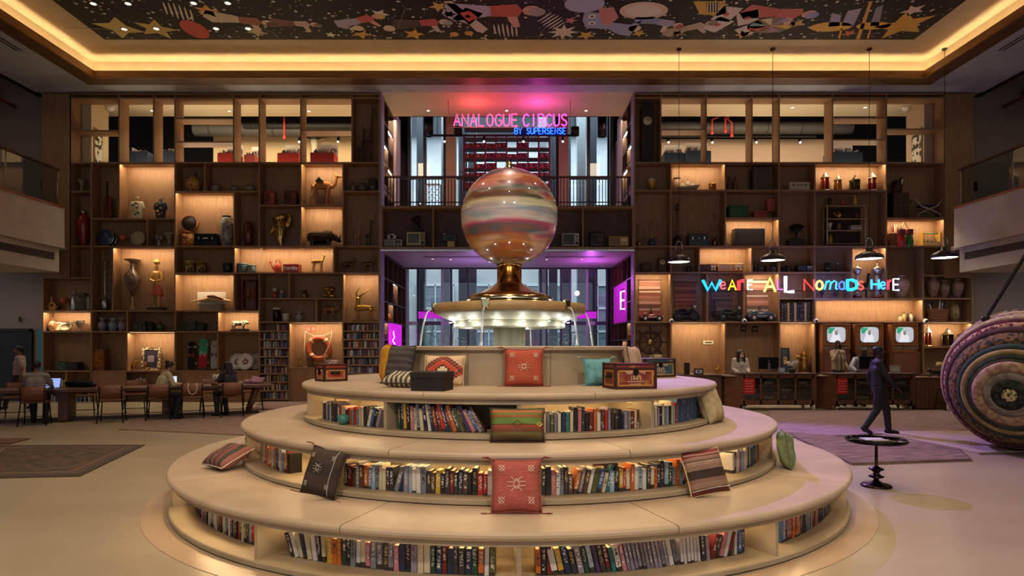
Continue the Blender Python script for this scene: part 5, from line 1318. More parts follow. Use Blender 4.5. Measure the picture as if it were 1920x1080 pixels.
KD = {
 'jar': lat(('body', 0, 'jar'), ('lid', 1, 'jar_lid')), 'pot': lat(('body', 0, 'pot'), ('rim', 1, 'pot_rim')), 'urn': lat(('foot', 1, 'urn_foot'), ('body', 0, 'urn'), ('rim', 1, 'urn_rim')),
 'amph': lat(('body', 0, 'amph'), ('neck', 1, 'amph_neck')), 'vase': lat(('body', 0, 'vase'), ('neck', 1, 'vase_neck')), 'round': lat(('body', 0, 'round'), ('neck', 1, 'round_neck')),
 'bottle': lat(('body', 0, 'bottle'), ('cap', 1, 'bottle_cap')), 'djembe': lat(('shell', 0, 'djembe'), ('drumhead', 1, 'djembe_skin')), 'goblet': lat(('foot', 1, 'goblet_foot'), ('bowl', 0, 'goblet')),
 'tin': lat(('body', 0, 'tin'), ('lid', 1, 'tin_lid')), 'tall': lat(('body', 0, 'tall'), ('rim', 1, 'tall_rim')), 'cup': lat(('body', 0, 'cup'), ('rim', 1, 'cup_rim')),
 'lantern': None, 'trophy': lat(('base', 1, 'tbase'), ('column', 0, 'tcol'), ('cup', 2, 'tcup')),
}
def k_lantern(t, w, h, c):
 for nm, ci, pr in (('base', 1, 'lbase'), ('glass_body', 0, 'lglass'), ('roof', 1, 'lroof')):
  g = G(); g.lathe([(r * w / 2, z * h) for r, z in PR[pr]], 6, smooth=False); g.ob(nm, c[ci], t)
 for k in range(6):
  a = 2 * pi * k / 6; r = w * .44
  G().tube([(r * cos(a), r * sin(a), .05 * h), (r * cos(a), r * sin(a), .62 * h)], .012, 4).ob('frame_bar', c[1], t)
KD['lantern'] = k_lantern
def k_hookah(t, w, h, c):
 w = max(w, .16)
 for nm, ci, pr in (('base', 0, 'hbase'), ('stem', 1, 'hstem'), ('bowl', 1, 'hbowl')):
  g = G(); g.lathe([(r * w / 2, z * h) for r, z in PR[pr]], 14); g.ob(nm, c[ci % len(c)], t)
 G().tube([(w * .1, 0, .3 * h), (w * .7, -.04, .34 * h), (w * .8, -.05, .2 * h), (w * .95, -.04, .32 * h), (w * .75, -.03, .62 * h), (w * .85, -.02, .74 * h)], .012, 5).ob('hose', c[-1], t)
KD['hookah'] = k_hookah
def k_case(t, w, h, c):
 d = min(.34, w * .6)
 G().box(-w / 2, w / 2, -d / 2, d / 2, 0, h * .62).ob('body', c[0], t, bev=.012); G().box(-w / 2, w / 2, -d / 2, d / 2, h * .64, h).ob('lid', c[0], t, bev=.012)
 G().tube([(-w * .1, -d / 2 - .005, h * .6), (-w * .08, -d / 2 - .04, h * .6), (w * .08, -d / 2 - .04, h * .6), (w * .1, -d / 2 - .005, h * .6)], .012, 5).ob('handle', c[-1], t)
 for x in (-.3, .3): G().box(w * x - .02, w * x + .02, -d / 2 - .012, -d / 2, h * .52, h * .74).ob('latch', c[-1], t)
KD['case'] = k_case
def k_box(t, w, h, c):
 d = min(.3, w * .8)
 G().box(-w / 2, w / 2, -d / 2, d / 2, 0, h).ob('body', c[0], t, bev=.01); G().box(-w * .4, w * .4, -d / 2 - .006, -d / 2, h * .15, h * .85).ob('front_panel', c[-1], t)
KD['box'] = k_box
def k_radio(t, w, h, c):
 d = min(.3, w * .5)
 G().box(-w / 2, w / 2, -d / 2, d / 2, .02, h).ob('body', c[0], t, bev=min(.04, h * .2), seg=3)
 g = G(); n = 9
 for k in range(n):
  x = -w * .44 + k * w * .5 / n; g.box(x, x + w * .03, -d / 2 - .008, -d / 2 + .002, h * .2, h * .82)
 o = g.ob('grille', c[1], t); o['kind'] = 'stuff'
 G().box(w * .12, w * .42, -d / 2 - .008, -d / 2 + .002, h * .5, h * .82).ob('dial', c[2 % len(c)], t)
 for x in (.18, .36):
  g = G(); g.lathe([(h * .1, 0), (h * .09, .02), (0, .022)], 12); o = g.ob('knob', c[2 % len(c)], t, loc=(w * x, -d / 2, h * .3)); o.rotation_euler = (pi / 2, 0, 0)
 for x in (-.35, .35): G().box(w * x - .02, w * x + .02, -d * .3, d * .3, 0, .021).ob('foot', '1a1614', t)
KD['radio'] = k_radio
def k_tv(t, w, h, c):
 d = min(.34, w * .7)
 G().box(-w / 2, w / 2, -d / 2, d / 2, .03, h).ob('cabinet', c[0], t, bev=.015)
 G().box(-w * .45, w * .22, -d / 2 - .012, -d / 2, h * .16, h * .92).ob('screen_frame', c[2 % len(c)], t, bev=.006, seg=1); G().box(-w * .41, w * .18, -d / 2 - .018, -d / 2 - .011, h * .22, h * .86).ob('screen', c[1], t)
 for z in (.72, .48):
  g = G(); g.lathe([(w * .06, 0), (w * .05, .02), (0, .022)], 12); o = g.ob('knob', c[2 % len(c)], t, loc=(w * .36, -d / 2, h * z)); o.rotation_euler = (pi / 2, 0, 0)
 G().box(w * .27, w * .45, -d / 2 - .005, -d / 2, h * .18, h * .36).ob('speaker', '2a2622', t)
 for x in (-.4, .4): G().box(w * x - .02, w * x + .02, -d * .35, d * .35, 0, .03).ob('foot', '1a1614', t)
KD['tv'] = k_tv
def k_camera(t, w, h, c):
 d = .14
 G().box(-w / 2, w / 2, -d / 2, d / 2, 0, h * .78).ob('body', c[0], t, bev=.012); G().box(-w * .18, w * .18, -d * .4, d * .4, h * .76, h).ob('viewfinder', c[0], t, bev=.008)
 g = G(); g.lathe([(h * .3, 0), (h * .3, .07), (h * .26, .08), (h * .2, .07)], 16); o = g.ob('lens_barrel', c[-1], t, loc=(0, -d / 2, h * .38)); o.rotation_euler = (pi / 2, 0, 0)
 g = G(); g.lathe([(h * .22, 0), (0, .02)], 14); o = g.ob('lens', '0a0a10/c', t, loc=(0, -d / 2 - .06, h * .38)); o.rotation_euler = (pi / 2, 0, 0)
 G().box(-w * .42, -w * .26, -.03, .03, h * .77, h * .86).ob('shutter_button', STEEL, t)
KD['camera'] = k_camera
def k_clock(t, w, h, c):
 d = .2
 G().box(-w / 2, w / 2, -d / 2, d / 2, .03, h * .9).ob('case', c[0], t, bev=.012); G().prism([(-w * .5, h * .9), (w * .5, h * .9), (w * .3, h), (-w * .3, h)], -d / 2, d / 2).ob('crown', c[0], t)
 r = w * .34; z = h * .68 if h > w else h * .5
 g = G(); g.lathe([(r, 0), (r, .01), (0, .012)], 20); o = g.ob('dial', c[1], t, loc=(0, -d / 2, z)); o.rotation_euler = (pi / 2, 0, 0)
 g = G(); g.tube([(0, 0, 0), (r * .55, 0, r * .3)], .008, 4); g.tube([(0, 0, 0), (-r * .1, 0, r * .75)], .006, 4); g.ob('hands', '1a1614', t, loc=(0, -d / 2 - .018, z))
 for x in (-.42, .42): G().box(w * x - .02, w * x + .02, -d * .4, d * .4, 0, .03).ob('foot', c[0], t)
KD['clock'] = k_clock
def k_sidedrum(t, w, h, c):
 r = w / 2
 for nm, ci, pr in (('shell', 0, [(r * .96, -.08), (r * .96, .08)]), ('drumhead', 1, [(0, .085), (r * .94, .085), (r * .96, .07)]), ('hoop', 2, [(r, .06), (r * 1.02, .07), (r * 1.02, .09), (r * .95, .095)]), ('hoop', 2, [(r, -.09), (r * 1.02, -.08), (r * 1.02, -.06), (r * .95, -.055)])):
  g = G(); g.lathe(pr, 24, cap=nm != 'hoop'); o = g.ob(nm, c[ci % len(c)], t, loc=(0, 0, r * 1.02)); o.rotation_euler = (pi / 2 - .1, 0, 0)
KD['sidedrum'] = k_sidedrum
def k_plate(t, w, h, c):
 r = w / 2; q = h / w
 def pl(nm, pr, m, dy=0):
  g = G(); g.lathe(pr, 28, cap=False); o = g.ob(nm, m, t, loc=(0, .06 - dy, h / 2)); o.rotation_euler = (pi / 2 - .22, 0, 0); o.scale = (1, q, 1); return o
 pl('plate_body', [(0, .0), (r * .6, .0), (r * .68, .02), (r, .035), (r * .99, .045), (r * .66, .03), (r * .58, .012), (0, .012)], c[0])
 if len(c) > 1:
  pl('painted_rim', [(r * .8, .031), (r * .84, .036), (r * .88, .036)], c[2 % len(c)], .003)
  for k in range(5):
   a = k * 1.3 + .4; g = G(); g.ell((r * .26 * cos(a), r * .26 * sin(a), .016), (r * .17, r * .12, .006), 8, 5)
   o = g.ob('painted_petal', c[1 + k % 2 if len(c) > 2 else 1], t, loc=(0, .058, h / 2)); o.rotation_euler = (pi / 2 - .22, 0, 0)
KD['plate'] = k_plate
def k_frame(t, w, h, c):
 fr = w * .14
 g = G()
 for a, b, p, q in ((-w / 2, w / 2, 0, fr), (-w / 2, w / 2, h - fr, h), (-w / 2, -w / 2 + fr, fr, h - fr), (w / 2 - fr, w / 2, fr, h - fr)): g.box(a, b, -.02, .02, p, q)
 o = g.ob('frame', c[0], t); o.rotation_euler = (-.1, 0, 0)
 o = G().box(-w / 2 + fr, w / 2 - fr, -.005, .01, fr, h - fr).ob('picture', c[1], t); o.rotation_euler = (-.1, 0, 0)
 if len(c) > 2:
  o = G().box(-w * .16, w * .16, -.012, -.004, h * .36, h * .64).ob('motif', c[2], t); o.rotation_euler = (-.1, 0, 0)
 G().prism([(-.02, 0), (.02, 0), (.02, h * .6), (-.02, h * .6)], .03, .05).ob('easel_strut', c[0], t)
KD['frame'] = k_frame
def rem(chain_list, t, name, m, vox, sm=3):
 g = G()
 for ch in chain_list:
  for a, b in zip(ch, ch[1:]): g.cap(a[:3], b[:3], a[3], b[3], 8)
 return g.ob(name, m, t, remesh=vox, smooth=sm)
def quad(spec):
 """four-legged figure seen from the side; unit box x -.5...5, z 0..1"""
 def f(t, w, h, c):
  S = lambda x, y, z, r: (x * w, y * w, z * h, r * w + .003)
  ch = [[S(x, 0, z, r) for x, z, r in q] for q in spec['core']]
  for q, yy in spec['legs']:
   ch.append([S(x, yy, z, r) for x, z, r in q])
  for q, yy in spec.get('ears', ()):
   ch.append([S(x, yy, z, r) for x, z, r in q])
  rem(ch, t, 'body', c[0], max(.0045, w * .011))
  for nm, ci, qs in spec.get('extra', ()):
   for q, y0, y1 in qs:
    n = len(q); G().tube([(x * w, (y0 + (y1 - y0) * i / (n - 1)) * w, z * h) for i, (x, z, r) in enumerate(q)], [r * w for x, z, r in q], 7).ob(nm, c[ci % len(c)], t)
  for e in (-1, 1):
   x, y, z = spec['eye']; G().ell((x * w, e * y * w, z * h), w * .012, 6, 4).ob('eye', '0c0a08/c', t)
  if 'base' in spec:
   G().box(-w * .48, w * .48, -w * .2, w * .2, 0, h * spec['base']).ob('base', c[-1], t, bev=.01)
 return f
def legs4(fx, hx, top, r, gap=.07, foot=0.0, hz=.38, d=.04):
 o = []
 for x, hind in ((fx, 0), (hx, 1)):
  for k, yy in enumerate((-gap, gap)):
   s = d if k else -d
   if hind: o.append(([(x, top, r * 1.7), (x + .05 + s * .3, foot + hz + .08, r * 1.15), (x - .04 + s, foot + hz * .62, r * .8), (x + s * 1.1, foot + .05, r * .65), (x + .03 + s * 1.1, foot + .02, r * .8)], yy))
   else: o.append(([(x, top, r * 1.5), (x + s * .6, foot + hz * .9, r * .95), (x + s, foot + .06, r * .62), (x + .03 + s, foot + .02, r * .8)], yy))
 return o
KD['camel'] = quad(dict(core=[[(-.3, .6, .1), (-.1, .64, .13), (.1, .62, .12)], [(-.14, .68, .1), (-.1, .8, .06)], [(.1, .62, .09), (.24, .58, .065), (.33, .66, .05), (.36, .82, .045), (.38, .9, .05)], [(.37, .91, .05), (.5, .88, .03)], [(-.38, .58, .02), (-.42, .42, .015)]],
 legs=legs4(.12, -.3, .56, .036, hz=.36), ears=[([(.35, .95, .02), (.33, .99, .01)], -.03), ([(.35, .95, .02), (.33, .99, .01)], .03)], eye=(.41, .045, .92), extra=[('saddle', 1, [([(-.2, .7, .05), (-.12, .82, .055), (-.02, .7, .05)], -.12, -.12), ([(-.2, .7, .05), (-.12, .82, .055), (-.02, .7, .05)], .12, .12)])]))
KD['deer'] = quad(dict(core=[[(-.36, .58, .13), (-.1, .6, .14), (.18, .6, .12)], [(.18, .62, .09), (.3, .72, .06), (.34, .86, .05)], [(.33, .9, .055), (.46, .88, .03)], [(-.46, .6, .03), (-.5, .54, .02)]], legs=legs4(.17, -.34, .52, .036), ears=[([(.3, .94, .025), (.24, .99, .01)], -.04), ([(.3, .94, .025), (.26, 1, .01)], .05)], eye=(.38, .05, .9)))
KD['horse'] = quad(dict(core=[[(-.3, .56, .13), (-.05, .56, .13), (.18, .58, .13)], [(.18, .62, .1), (.28, .74, .075), (.34, .88, .06)], [(.34, .9, .06), (.46, .78, .04)], [(-.4, .6, .04), (-.47, .48, .045), (-.46, .3, .03)], [(.22, .76, .05), (.28, .9, .04)]], legs=legs4(.17, -.32, .5, .04, d=.06), ears=[([(.32, .95, .02), (.31, 1, .01)], -.03), ([(.32, .95, .02), (.31, 1, .01)], .03)], eye=(.39, .055, .89)))
KD['rhino'] = quad(dict(core=[[(-.34, .52, .17), (-.1, .52, .18), (.1, .56, .17)], [(.1, .62, .15), (.22, .58, .11), (.34, .46, .085), (.43, .34, .065)], [(.12, .76, .08), (.04, .78, .07)], [(-.47, .55, .025), (-.49, .3, .015)]], legs=[([(x, .4, .08), (x + s, .2, .065), (x + s, .06, .062)], yy) for x, s, yy in ((.12, .02, -.09), (.12, -.03, .09), (-.34, .02, -.1), (-.34, -.04, .1))], ears=[([(.22, .72, .03), (.21, .84, .015)], -.06), ([(.22, .72, .03), (.21, .84, .015)], .06)], eye=(.35, .085, .54), extra=[('horn', 0, [([(.43, .42, .04), (.47, .56, .022), (.485, .72, .006)], 0, 0), ([(.36, .54, .03), (.38, .64, .01)], 0, 0)])]))
KD['cow'] = quad(dict(core=[[(-.34, .66, .14), (0, .66, .15), (.2, .68, .14)], [(.2, .74, .1), (.32, .8, .09), (.46, .68, .065)], [(-.46, .72, .02), (-.48, .4, .02)]], legs=legs4(.18, -.34, .56, .05, foot=.2, hz=.22, d=.02), ears=[([(.3, .92, .025), (.28, .96, .02)], -.1), ([(.3, .92, .025), (.28, .96, .02)], .1)], eye=(.38, .075, .82), extra=[('horn', -1, [([(.3, .92, .025), (.28, 1.02, .01)], -.06, -.09), ([(.3, .92, .025), (.28, 1.02, .01)], .06, .09)])], base=.2))
KD['antelope'] = quad(dict(core=[[(-.32, .38, .13), (0, .4, .12), (.22, .4, .1)], [(-.3, .4, .1), (-.32, .5, .08), (-.28, .6, .075)], [(-.28, .64, .09), (-.26, .54, .05)], [(.34, .42, .03), (.4, .36, .02)]], legs=legs4(-.3, .26, .34, .036, foot=.06, hz=.2, d=.05), ears=[([(-.24, .68, .03), (-.1, .69, .015)], .03), ([(-.32, .68, .03), (-.44, .69, .015)], -.03)], eye=(-.25, .085, .65), extra=[('horn', 0, [([(-.25, .7, .035), (-.08, .8, .028), (.14, .9, .022), (.2, .97, .016), (.12, .98, .01)], .02, .1), ([(-.32, .7, .035), (-.36, .8, .028), (-.24, .92, .022), (-.2, .98, .012)], -.02, -.08)])], base=.05))
KD['giraffe'] = quad(dict(core=[[(-.25, .4, .14), (.15, .44, .14)], [(.12, .46, .12), (.2, .65, .075), (.26, .9, .06)], [(.24, .93, .075), (.46, .9, .05)]], legs=[([(x, .38, .07), (x + s, .2, .045), (x + s, .02, .05)], yy) for x, s, yy in ((.14, .06, -.1), (.14, -.06, .1), (-.24, .04, -.1), (-.24, -.06, .1))], ears=[([(.2, .96, .03), (.18, .99, .02)], -.05), ([(.2, .96, .03), (.18, .99, .02)], .05)], eye=(.34, .07, .935)))
KD['bird'] = quad(dict(core=[[(-.2, .5, .16), (0, .44, .18), (.12, .55, .12)], [(.12, .55, .12), (.2, .8, .09)], [(.22, .84, .1), (.42, .8, .02)], [(-.2, .5, .12), (-.45, .34, .03)]], legs=[([(0, .3, .05), (0, .05, .03), (.1, .02, .03)], -.07), ([(0, .3, .05), (0, .05, .03), (.1, .02, .03)], .07)], eye=(.26, .085, .86)))
def k_figure(t, w, h, c):
 S = lambda q: [(x * w, y * w, z * h, r * w) for x, y, z, r in q]
 G().box(-w * .46, w * .46, -w * .4, w * .4, 0, h * .06).ob('base', c[2 % len(c)], t, bev=.01)
 rem([S([(-.12, 0, .08, .09), (-.13, 0, .3, .11), (-.1, 0, .42, .13)]), S([(.12, 0, .08, .09), (.13, 0, .3, .11), (.1, 0, .42, .13)]), S([(0, 0, .42, .2), (0, 0, .6, .2), (0, 0, .7, .22)]), S([(-.2, 0, .74, .1), (.2, 0, .74, .1)]), S([(0, 0, .76, .09), (0, 0, .84, .13), (0, -.04, .87, .12)]), S([(-.26, 0, .73, .09), (-.36, -.1, .6, .075), (-.1, -.26, .56, .06)]), S([(.26, 0, .73, .09), (.36, -.1, .6, .075), (.1, -.26, .56, .06)]), S([(.0, -.14, .86, .03), (.0, -.18, .85, .025)])], t, 'body', c[1], max(.012, w * .03))
 g = G(); g.lathe([(w * .2, h * .5), (w * .34, h * .3), (w * .36, h * .28), (w * .2, h * .3)], 14); g.ob('robe', c[0], t)
 g = G(); g.lathe([(w * .12, h * .9), (w * .2, h * .91), (w * .19, h * .95), (w * .08, h * .99), (0, h)], 14); g.ob('turban', c[3 % len(c)], t)
 G().tube([(w * .06, -w * .3, h * .6), (0, -w * .32, h * .1)], w * .03, 6).ob('staff', c[2 % len(c)], t)
KD['figure'] = k_figure
def k_doll(t, w, h, c):
 for nm, ci, pr in (('body', 0, [(0, 0), (.9, 0), (1, .2), (.75, .5), (.4, .6)]), ('head', 1, [(.3, .58), (.62, .68), (.66, .78), (.4, .88), (0, .9)]), ('cap', 2, [(.68, .8), (.6, .9), (.2, .97), (0, 1)])):
  g = G(); g.lathe([(r * w / 2, z * h) for r, z in pr], 14); g.ob(nm, c[ci % len(c)], t)
KD['doll'] = k_doll
def k_torso(t, w, h, c):
 S = lambda q: [(x * w, y * w, z * h, r * w) for x, y, z, r in q]
 rem([S([(-.12, 0, .12, .2), (-.16, 0, .4, .2), (-.2, 0, .68, .18)]), S([(.12, 0, .12, .2), (.16, 0, .4, .2), (.2, 0, .68, .18)]), S([(0, 0, .1, .2), (0, 0, .5, .22), (0, 0, .7, .2)]), S([(-.3, 0, .72, .12), (-.4, 0, .5, .1)]), S([(.3, 0, .72, .12), (.4, 0, .5, .1)])], t, 'shirt', c[0], .016)
 g = G(); g.lathe([(w * .12, h * .8), (w * .1, h * .93), (w * .13, h), (0, h)], 12); g.ob('neck_stump', c[1], t)
 for k in range(6):
  a, b = ((-.16, .62), (.12, .5), (-.1, .36), (.18, .26), (0, .2), (.05, .7))[k]
  G().ell((a * w, -.205 * w, b * h), (w * .1, w * .03, h * .06), 8, 5).ob('printed_flower', c[2 + k % (len(c) - 2)], t)
KD['torso'] = k_torso
def k_violin(t, w, h, c):
 g = G(); o = []
 for k in range(28):
  a = 2 * pi * k / 28; q = .72 + .28 * cos(2 * a) * -1; r = w / 2 * (.8 + .2 * abs(sin(a)) - (.28 if abs(cos(a)) > .86 else 0)); o.append((r * cos(a), h * .32 + h * .3 * sin(a)))
 g.prism(o, -.05, .05); g.ob('sound_body', c[0], t, bev=.01)
 G().box(-.022, .022, -.08, -.03, h * .3, h * .96).ob('neck', c[1], t); G().ell((0, -.055, h * .97), (.035, .04, .05)).ob('scroll', c[1], t); G().box(-.05, .05, -.08, -.05, h * .22, h * .25).ob('bridge', c[1], t)
KD['violin'] = k_violin
def k_lute(t, w, h, c):
 G().prism([(w / 2 * cos(a) * (1 if sin(a) < .3 else .75), h * .3 + h * .3 * sin(a)) for a in [2 * pi * k / 20 for k in range(20)]], -.05, .05).ob('bowl', c[0], t, bev=.015)
 G().prism([(-.03, h * .5), (.03, h * .5), (.018, h * .97), (-.018, h * .97)], -.06, -.02).ob('neck', c[0], t); g = G(); g.lathe([(w * .13, 0), (0, .004)], 14); o = g.ob('sound_hole', c[1], t, loc=(0, -.052, h * .36)); o.rotation_euler = (pi / 2, 0, 0)
 G().box(-.06, .06, -.065, -.05, h * .94, h).ob('peg_head', c[1], t)
KD['lute'] = k_lute
def k_board(t, w, h, c):
 pts = [(w / 2 * cos(a), (h - w / 2) + w / 2 * sin(a)) for a in [pi * k / 10 for k in range(11)]] + [(-w / 2 * cos(a), w / 2 - w / 2 * sin(a)) for a in [pi * k / 10 for k in range(11)]]
 o = G().prism(pts, -.012, .012).ob('deck', c[0], t, bev=.004, seg=1); o.rotation_euler = (-.08, 0, 0)
 if len(c) > 2:
  o = G().prism([(x, z) for x, z in pts if z < h * .5] and [(-w / 2, h * .45), (w / 2, h * .52), (w / 2, w * .4), (w * .3, .03), (-w * .3, .03), (-w / 2, w * .4)], -.016, -.012).ob('lower_print', c[1], t); o.rotation_euler = (-.08, 0, 0)
 o = strokes('H' if len(c) == 2 else 'N', w * .6, h * .16, .02, 5, y=-.02, z0=h * .42).ob('deck_mark', c[-1], t); o.rotation_euler = (-.08, 0, 0)
 for z in (.2, .8):
  o = G().box(-w * .4, w * .4, .02, .06, h * z - .015, h * z + .015).ob('truck', STEEL, t)
  for s in (-1, 1): o = G().cap((s * w * .38, .06, h * z), (s * w * .5, .06, h * z), .03).ob('wheel', 'c8b890', t)
KD['board'] = k_board
def wheel(t, x, y, z, r, m, hub, nm='wheel'):
 g = G(); g.lathe([(r * .6, -.03), (r * .95, -.032), (r, -.015), (r, .015), (r * .95, .032), (r * .6, .03)], 18); o = g.ob(nm, m, t, loc=(x, y, z)); o.rotation_euler = (pi / 2, 0, 0)
 g = G(); g.lathe([(0, -.02), (r * .62, -.028), (r * .62, .028), (0, .035)], 14); q = g.ob('hub', hub, o)
def k_car(t, w, h, c):
 d = w * .4; r = h * .26
 G().prism([(-w * .48, h * .24), (w * .48, h * .24), (w * .5, h * .4), (w * .4, h * .62), (w * .12, h * .68), (w * .06, h * .62), (-w * .12, h * .58), (-w * .2, h * .78), (-w * .34, h * .72), (-w * .5, h * .44)], -d / 2, d / 2).ob('body', c[0], t, bev=.03, seg=3)
 for x in (-.3, .3):
  for s in (-1, 1): wheel(t, w * x, s * d * .52, r, r, '1a1614', c[1])
 g = G(); G().tube([(w * .1, 0, h * .66), (-w * .02, 0, h * .9)], .012, 5).ob('steering_column', '2a2622', t)
 g.tube([(-w * .02 + .02 * cos(a), .09 * sin(a), h * .9 + .08 * cos(a)) for a in [2 * pi * k / 14 for k in range(14)]], .011, 5, True); g.ob('steering_wheel', '2a2622', t)
 g = G(); g.ell((w * .46, -d * .3, h * .44), .04, 8, 5); g.ob('headlamp', 'd8d0c0/c', t); G().box(-w * .48, w * .48, -d / 2 - .006, -d / 2, h * .36, h * .41).ob('side_trim', c[-1], t)
KD['car'] = k_car
def k_moto(t, w, h, c):
 r = h * .27
 for x in (-.32, .32): wheel(t, w * x, 0, r, r, '17130f', c[1])
 rem([[(-w * .3, 0, h * .5, w * .06), (-w * .1, 0, h * .45, w * .09), (w * .1, 0, h * .5, w * .07), (w * .2, 0, h * .62, w * .05)], [(w * .2, 0, h * .62, w * .04), (w * .26, 0, h * .8, w * .035), (w * .28, 0, h * .4, w * .05)], [(-w * .34, 0, h * .54, w * .07), (-w * .42, 0, h * .36, w * .05)], [(-w * .1, 0, h * .25, w * .06), (w * .16, 0, h * .22, w * .05)]], t, 'body', c[0], .015)
 G().ell((-w * .14, 0, h * .62), (w * .16, .07, h * .07)).ob('seat', '1d1613', t); G().tube([(w * .18, -.2, h * .86), (w * .26, -.05, h * .9), (w * .26, .05, h * .9), (w * .18, .2, h * .86)], .014, 6).ob('handlebar', STEEL, t); G().ell((w * .32, 0, h * .76), (.05, .06, .06)).ob('headlamp', 'c8c0a8/c', t)
KD['moto'] = k_moto
def k_rug(t, w, h, c):
 n = 13; z = 0
 ws = [R.uniform(.5, 1.5) for _ in range(n)]; s = sum(ws)
 for k in range(n):
  hh = ws[k] / s * h; y = .012 * sin(k * 1.3)
  G().box(-w / 2 - .008 * sin(k * 2.1), w / 2 + .008 * sin(k * 1.7), -.012 + y, .012 + y, z, z + hh - .004).ob('woven_band', c[k % len(c)], t); z += hh
 G().tube([(-w / 2 - .04, 0, h + .01), (w / 2 + .04, 0, h + .01)], .014, 6).ob('hanging_rod', '3a281c', t)
 g = G()
 for k in range(16):
  x = -w / 2 + k * w / 15; g.tube([(x, 0, 0), (x + R.uniform(-.01, .01), -.005, -.05)], .004, 3)
 o = g.ob('fringe', c[0], t); o['kind'] = 'stuff'
KD['rug'] = k_rug
def k_basket(t, w, h, c):
 g = G(); hb = h * .6
 for k in range(8):
  z = hb * k / 8; r = w / 2 * (.82 + .18 * k / 7); g.tube([(r * cos(a), r * .6 * sin(a), z + hb / 16 + .008 * sin(8 * a + k * pi)) for a in [2 * pi * i / 22 for i in range(22)]], hb / 15, 5, True)
 o = g.ob('wicker_weave', c[0], t); o['kind'] = 'stuff'
 g = G(); g.lathe([(0, .0), (w * .41, .0), (w * .41, .02), (0, .02)], 18, sy=.6); g.ob('bottom', c[0], t); g = G(); g.lathe([(w * .47, hb - .02), (w * .5, hb + .01), (w * .46, hb + .02)], 20, sy=.6); g.ob('rim', c[0], t)
 for k in range(9):
  a = R.uniform(0, 6.3); x, y = w * .3 * cos(a), w * .16 * sin(a); G().cap((x * .6, y * .6, hb * .3), (x * 1.25, y * 1.2, h * R.uniform(.8, 1)), .025, .02, 6).ob('rolled_umbrella', c[1 + k % (len(c) - 1)], t)
KD['basket'] = k_basket
def k_shelfunit(t, w, h, c):
 for x in (-.47, .47):
  for y in (-.13, .13):
   g = G(); g.tube([(x * w, y, 0), (x * w, y, h)], .028, 7); [g.ell((x * w, y, h * q), (.036, .036, .02), 8, 4) for q in (.1, .24, .38, .52, .66, .8, .94)]; g.ob('bamboo_post', c[0], t)
 for z in (.06, .38, .66, .97): G().box(-w * .48, w * .48, -.15, .15, h * z - .02, h * z).ob('shelf', c[0], t)
 G().box(-w * .46, w * .46, .14, .155, h * .06, h * .97).ob('back_slat', c[1], t)
KD['shelfunit'] = k_shelfunit
def k_chest(t, w, h, c):
 G().box(-w / 2, w / 2, -.16, .16, 0, h).ob('carcass', c[0], t, bev=.01)
 for i in range(3):
  for j in range(5):
   x, z = -w * .46 + i * w * .31, h * .05 + j * h * .185
   dr = G().box(x, x + w * .29, -.172, -.158, z, z + h * .165).ob('drawer', c[1], t, bev=.004, seg=1); G().ell((x + w * .145, -.18, z + h * .08), .012, 8, 5).ob('knob', GOLD, dr)
KD['chest'] = k_chest
def k_stool(t, w, h, c):
 for y in (-.14, .14):
  for s in (-1, 1): G().tube([(s * w * .42, y, 0), (s * w * .34, y, h * .22), (s * w * .05, y, h * .45), (-s * w * .25, y, h * .62), (-s * w * .44, y, h * .98)], [.03, .03, .034, .03, .026], 7).ob('curved_leg', c[0], t)
 for s in (-1, 1): G().tube([(s * w * .44, -.16, h * .98), (s * w * .44, .16, h * .98)], .028, 7).ob('arm_rail', c[0], t)
 G().box(-w * .3, w * .3, -.15, .15, h * .62, h * .72).ob('seat', c[1], t, bev=.025, seg=3)
KD['stool'] = k_stool
def k_bust(t, w, h, c):
 S = lambda q: [(x * w, y * w, z * h, r * w) for x, y, z, r in q]
 rem([S([(0, 0, .62, .3), (0, -.05, .55, .27)]), S([(0, -.1, .4, .18), (0, 0, .25, .16)]), S([(-.3, 0, .18, .13), (0, 0, .2, .18), (.3, 0, .18, .13)]), S([(0, -.3, .56, .07), (0, -.36, .5, .06)]), S([(-.28, -.1, .7, .1), (-.44, 0, .86, .03)]), S([(.28, -.1, .7, .1), (.44, 0, .86, .03)])], t, 'head', c[0], max(.012, w * .03))
 G().box(-w * .34, w * .34, -w * .26, w * .26, 0, h * .1).ob('base', c[1 % len(c)], t, bev=.01)
 for s in (-1, 1): G().ell((s * w * .13, -w * .27, h * .62), (w * .06, w * .04, h * .05), 8, 5).ob('eye_socket', '140e08', t)
KD['bust'] = k_bust
def k_rack(t, w, h, c):
 for x in (-.46, .46): G().box(w * x - .02, w * x + .02, -.1, .1, 0, h).ob('side_panel', c[0], t)
 for z in (.02, .42, .96): G().box(-w * .46, w * .46, -.1, .1, h * z, h * z + .03).ob('shelf', c[0], t)
 for k in range(5): g = G(); g.lathe([(.02, 0), (.024, h * .14), (.01, h * .2), (.01, h * .26)], 8); g.ob('bottle', c[1 + k % (len(c) - 1)], t, loc=(w * (-.32 + .16 * k), 0, h * .46))
KD['rack'] = k_rack
def k_ship(t, w, h, c):
 G().prism([(-w * .42, h * .28), (w * .5, h * .46), (w * .4, h * .16), (w * .3, h * .1), (-w * .4, h * .1)], -.06, .06).ob('hull', c[0], t, bev=.015)
 G().box(-w * .36, w * .34, -.1, .1, 0, h * .08).ob('stand', c[1], t)
 for x, q in ((-.2, .8), (.02, 1.0), (.22, .8)):
  ms = G().tube([(w * x, 0, h * .28), (w * x, 0, h * q)], .008, 5).ob('mast', c[0], t); G().prism([(w * x - .07, h * q * .5), (w * x + .05, h * q * .5), (w * x + .04, h * q * .72), (w * x - .05, h * q * .72)], -.01, 0).ob('furled_sail', c[2], ms)
KD['ship'] = k_ship
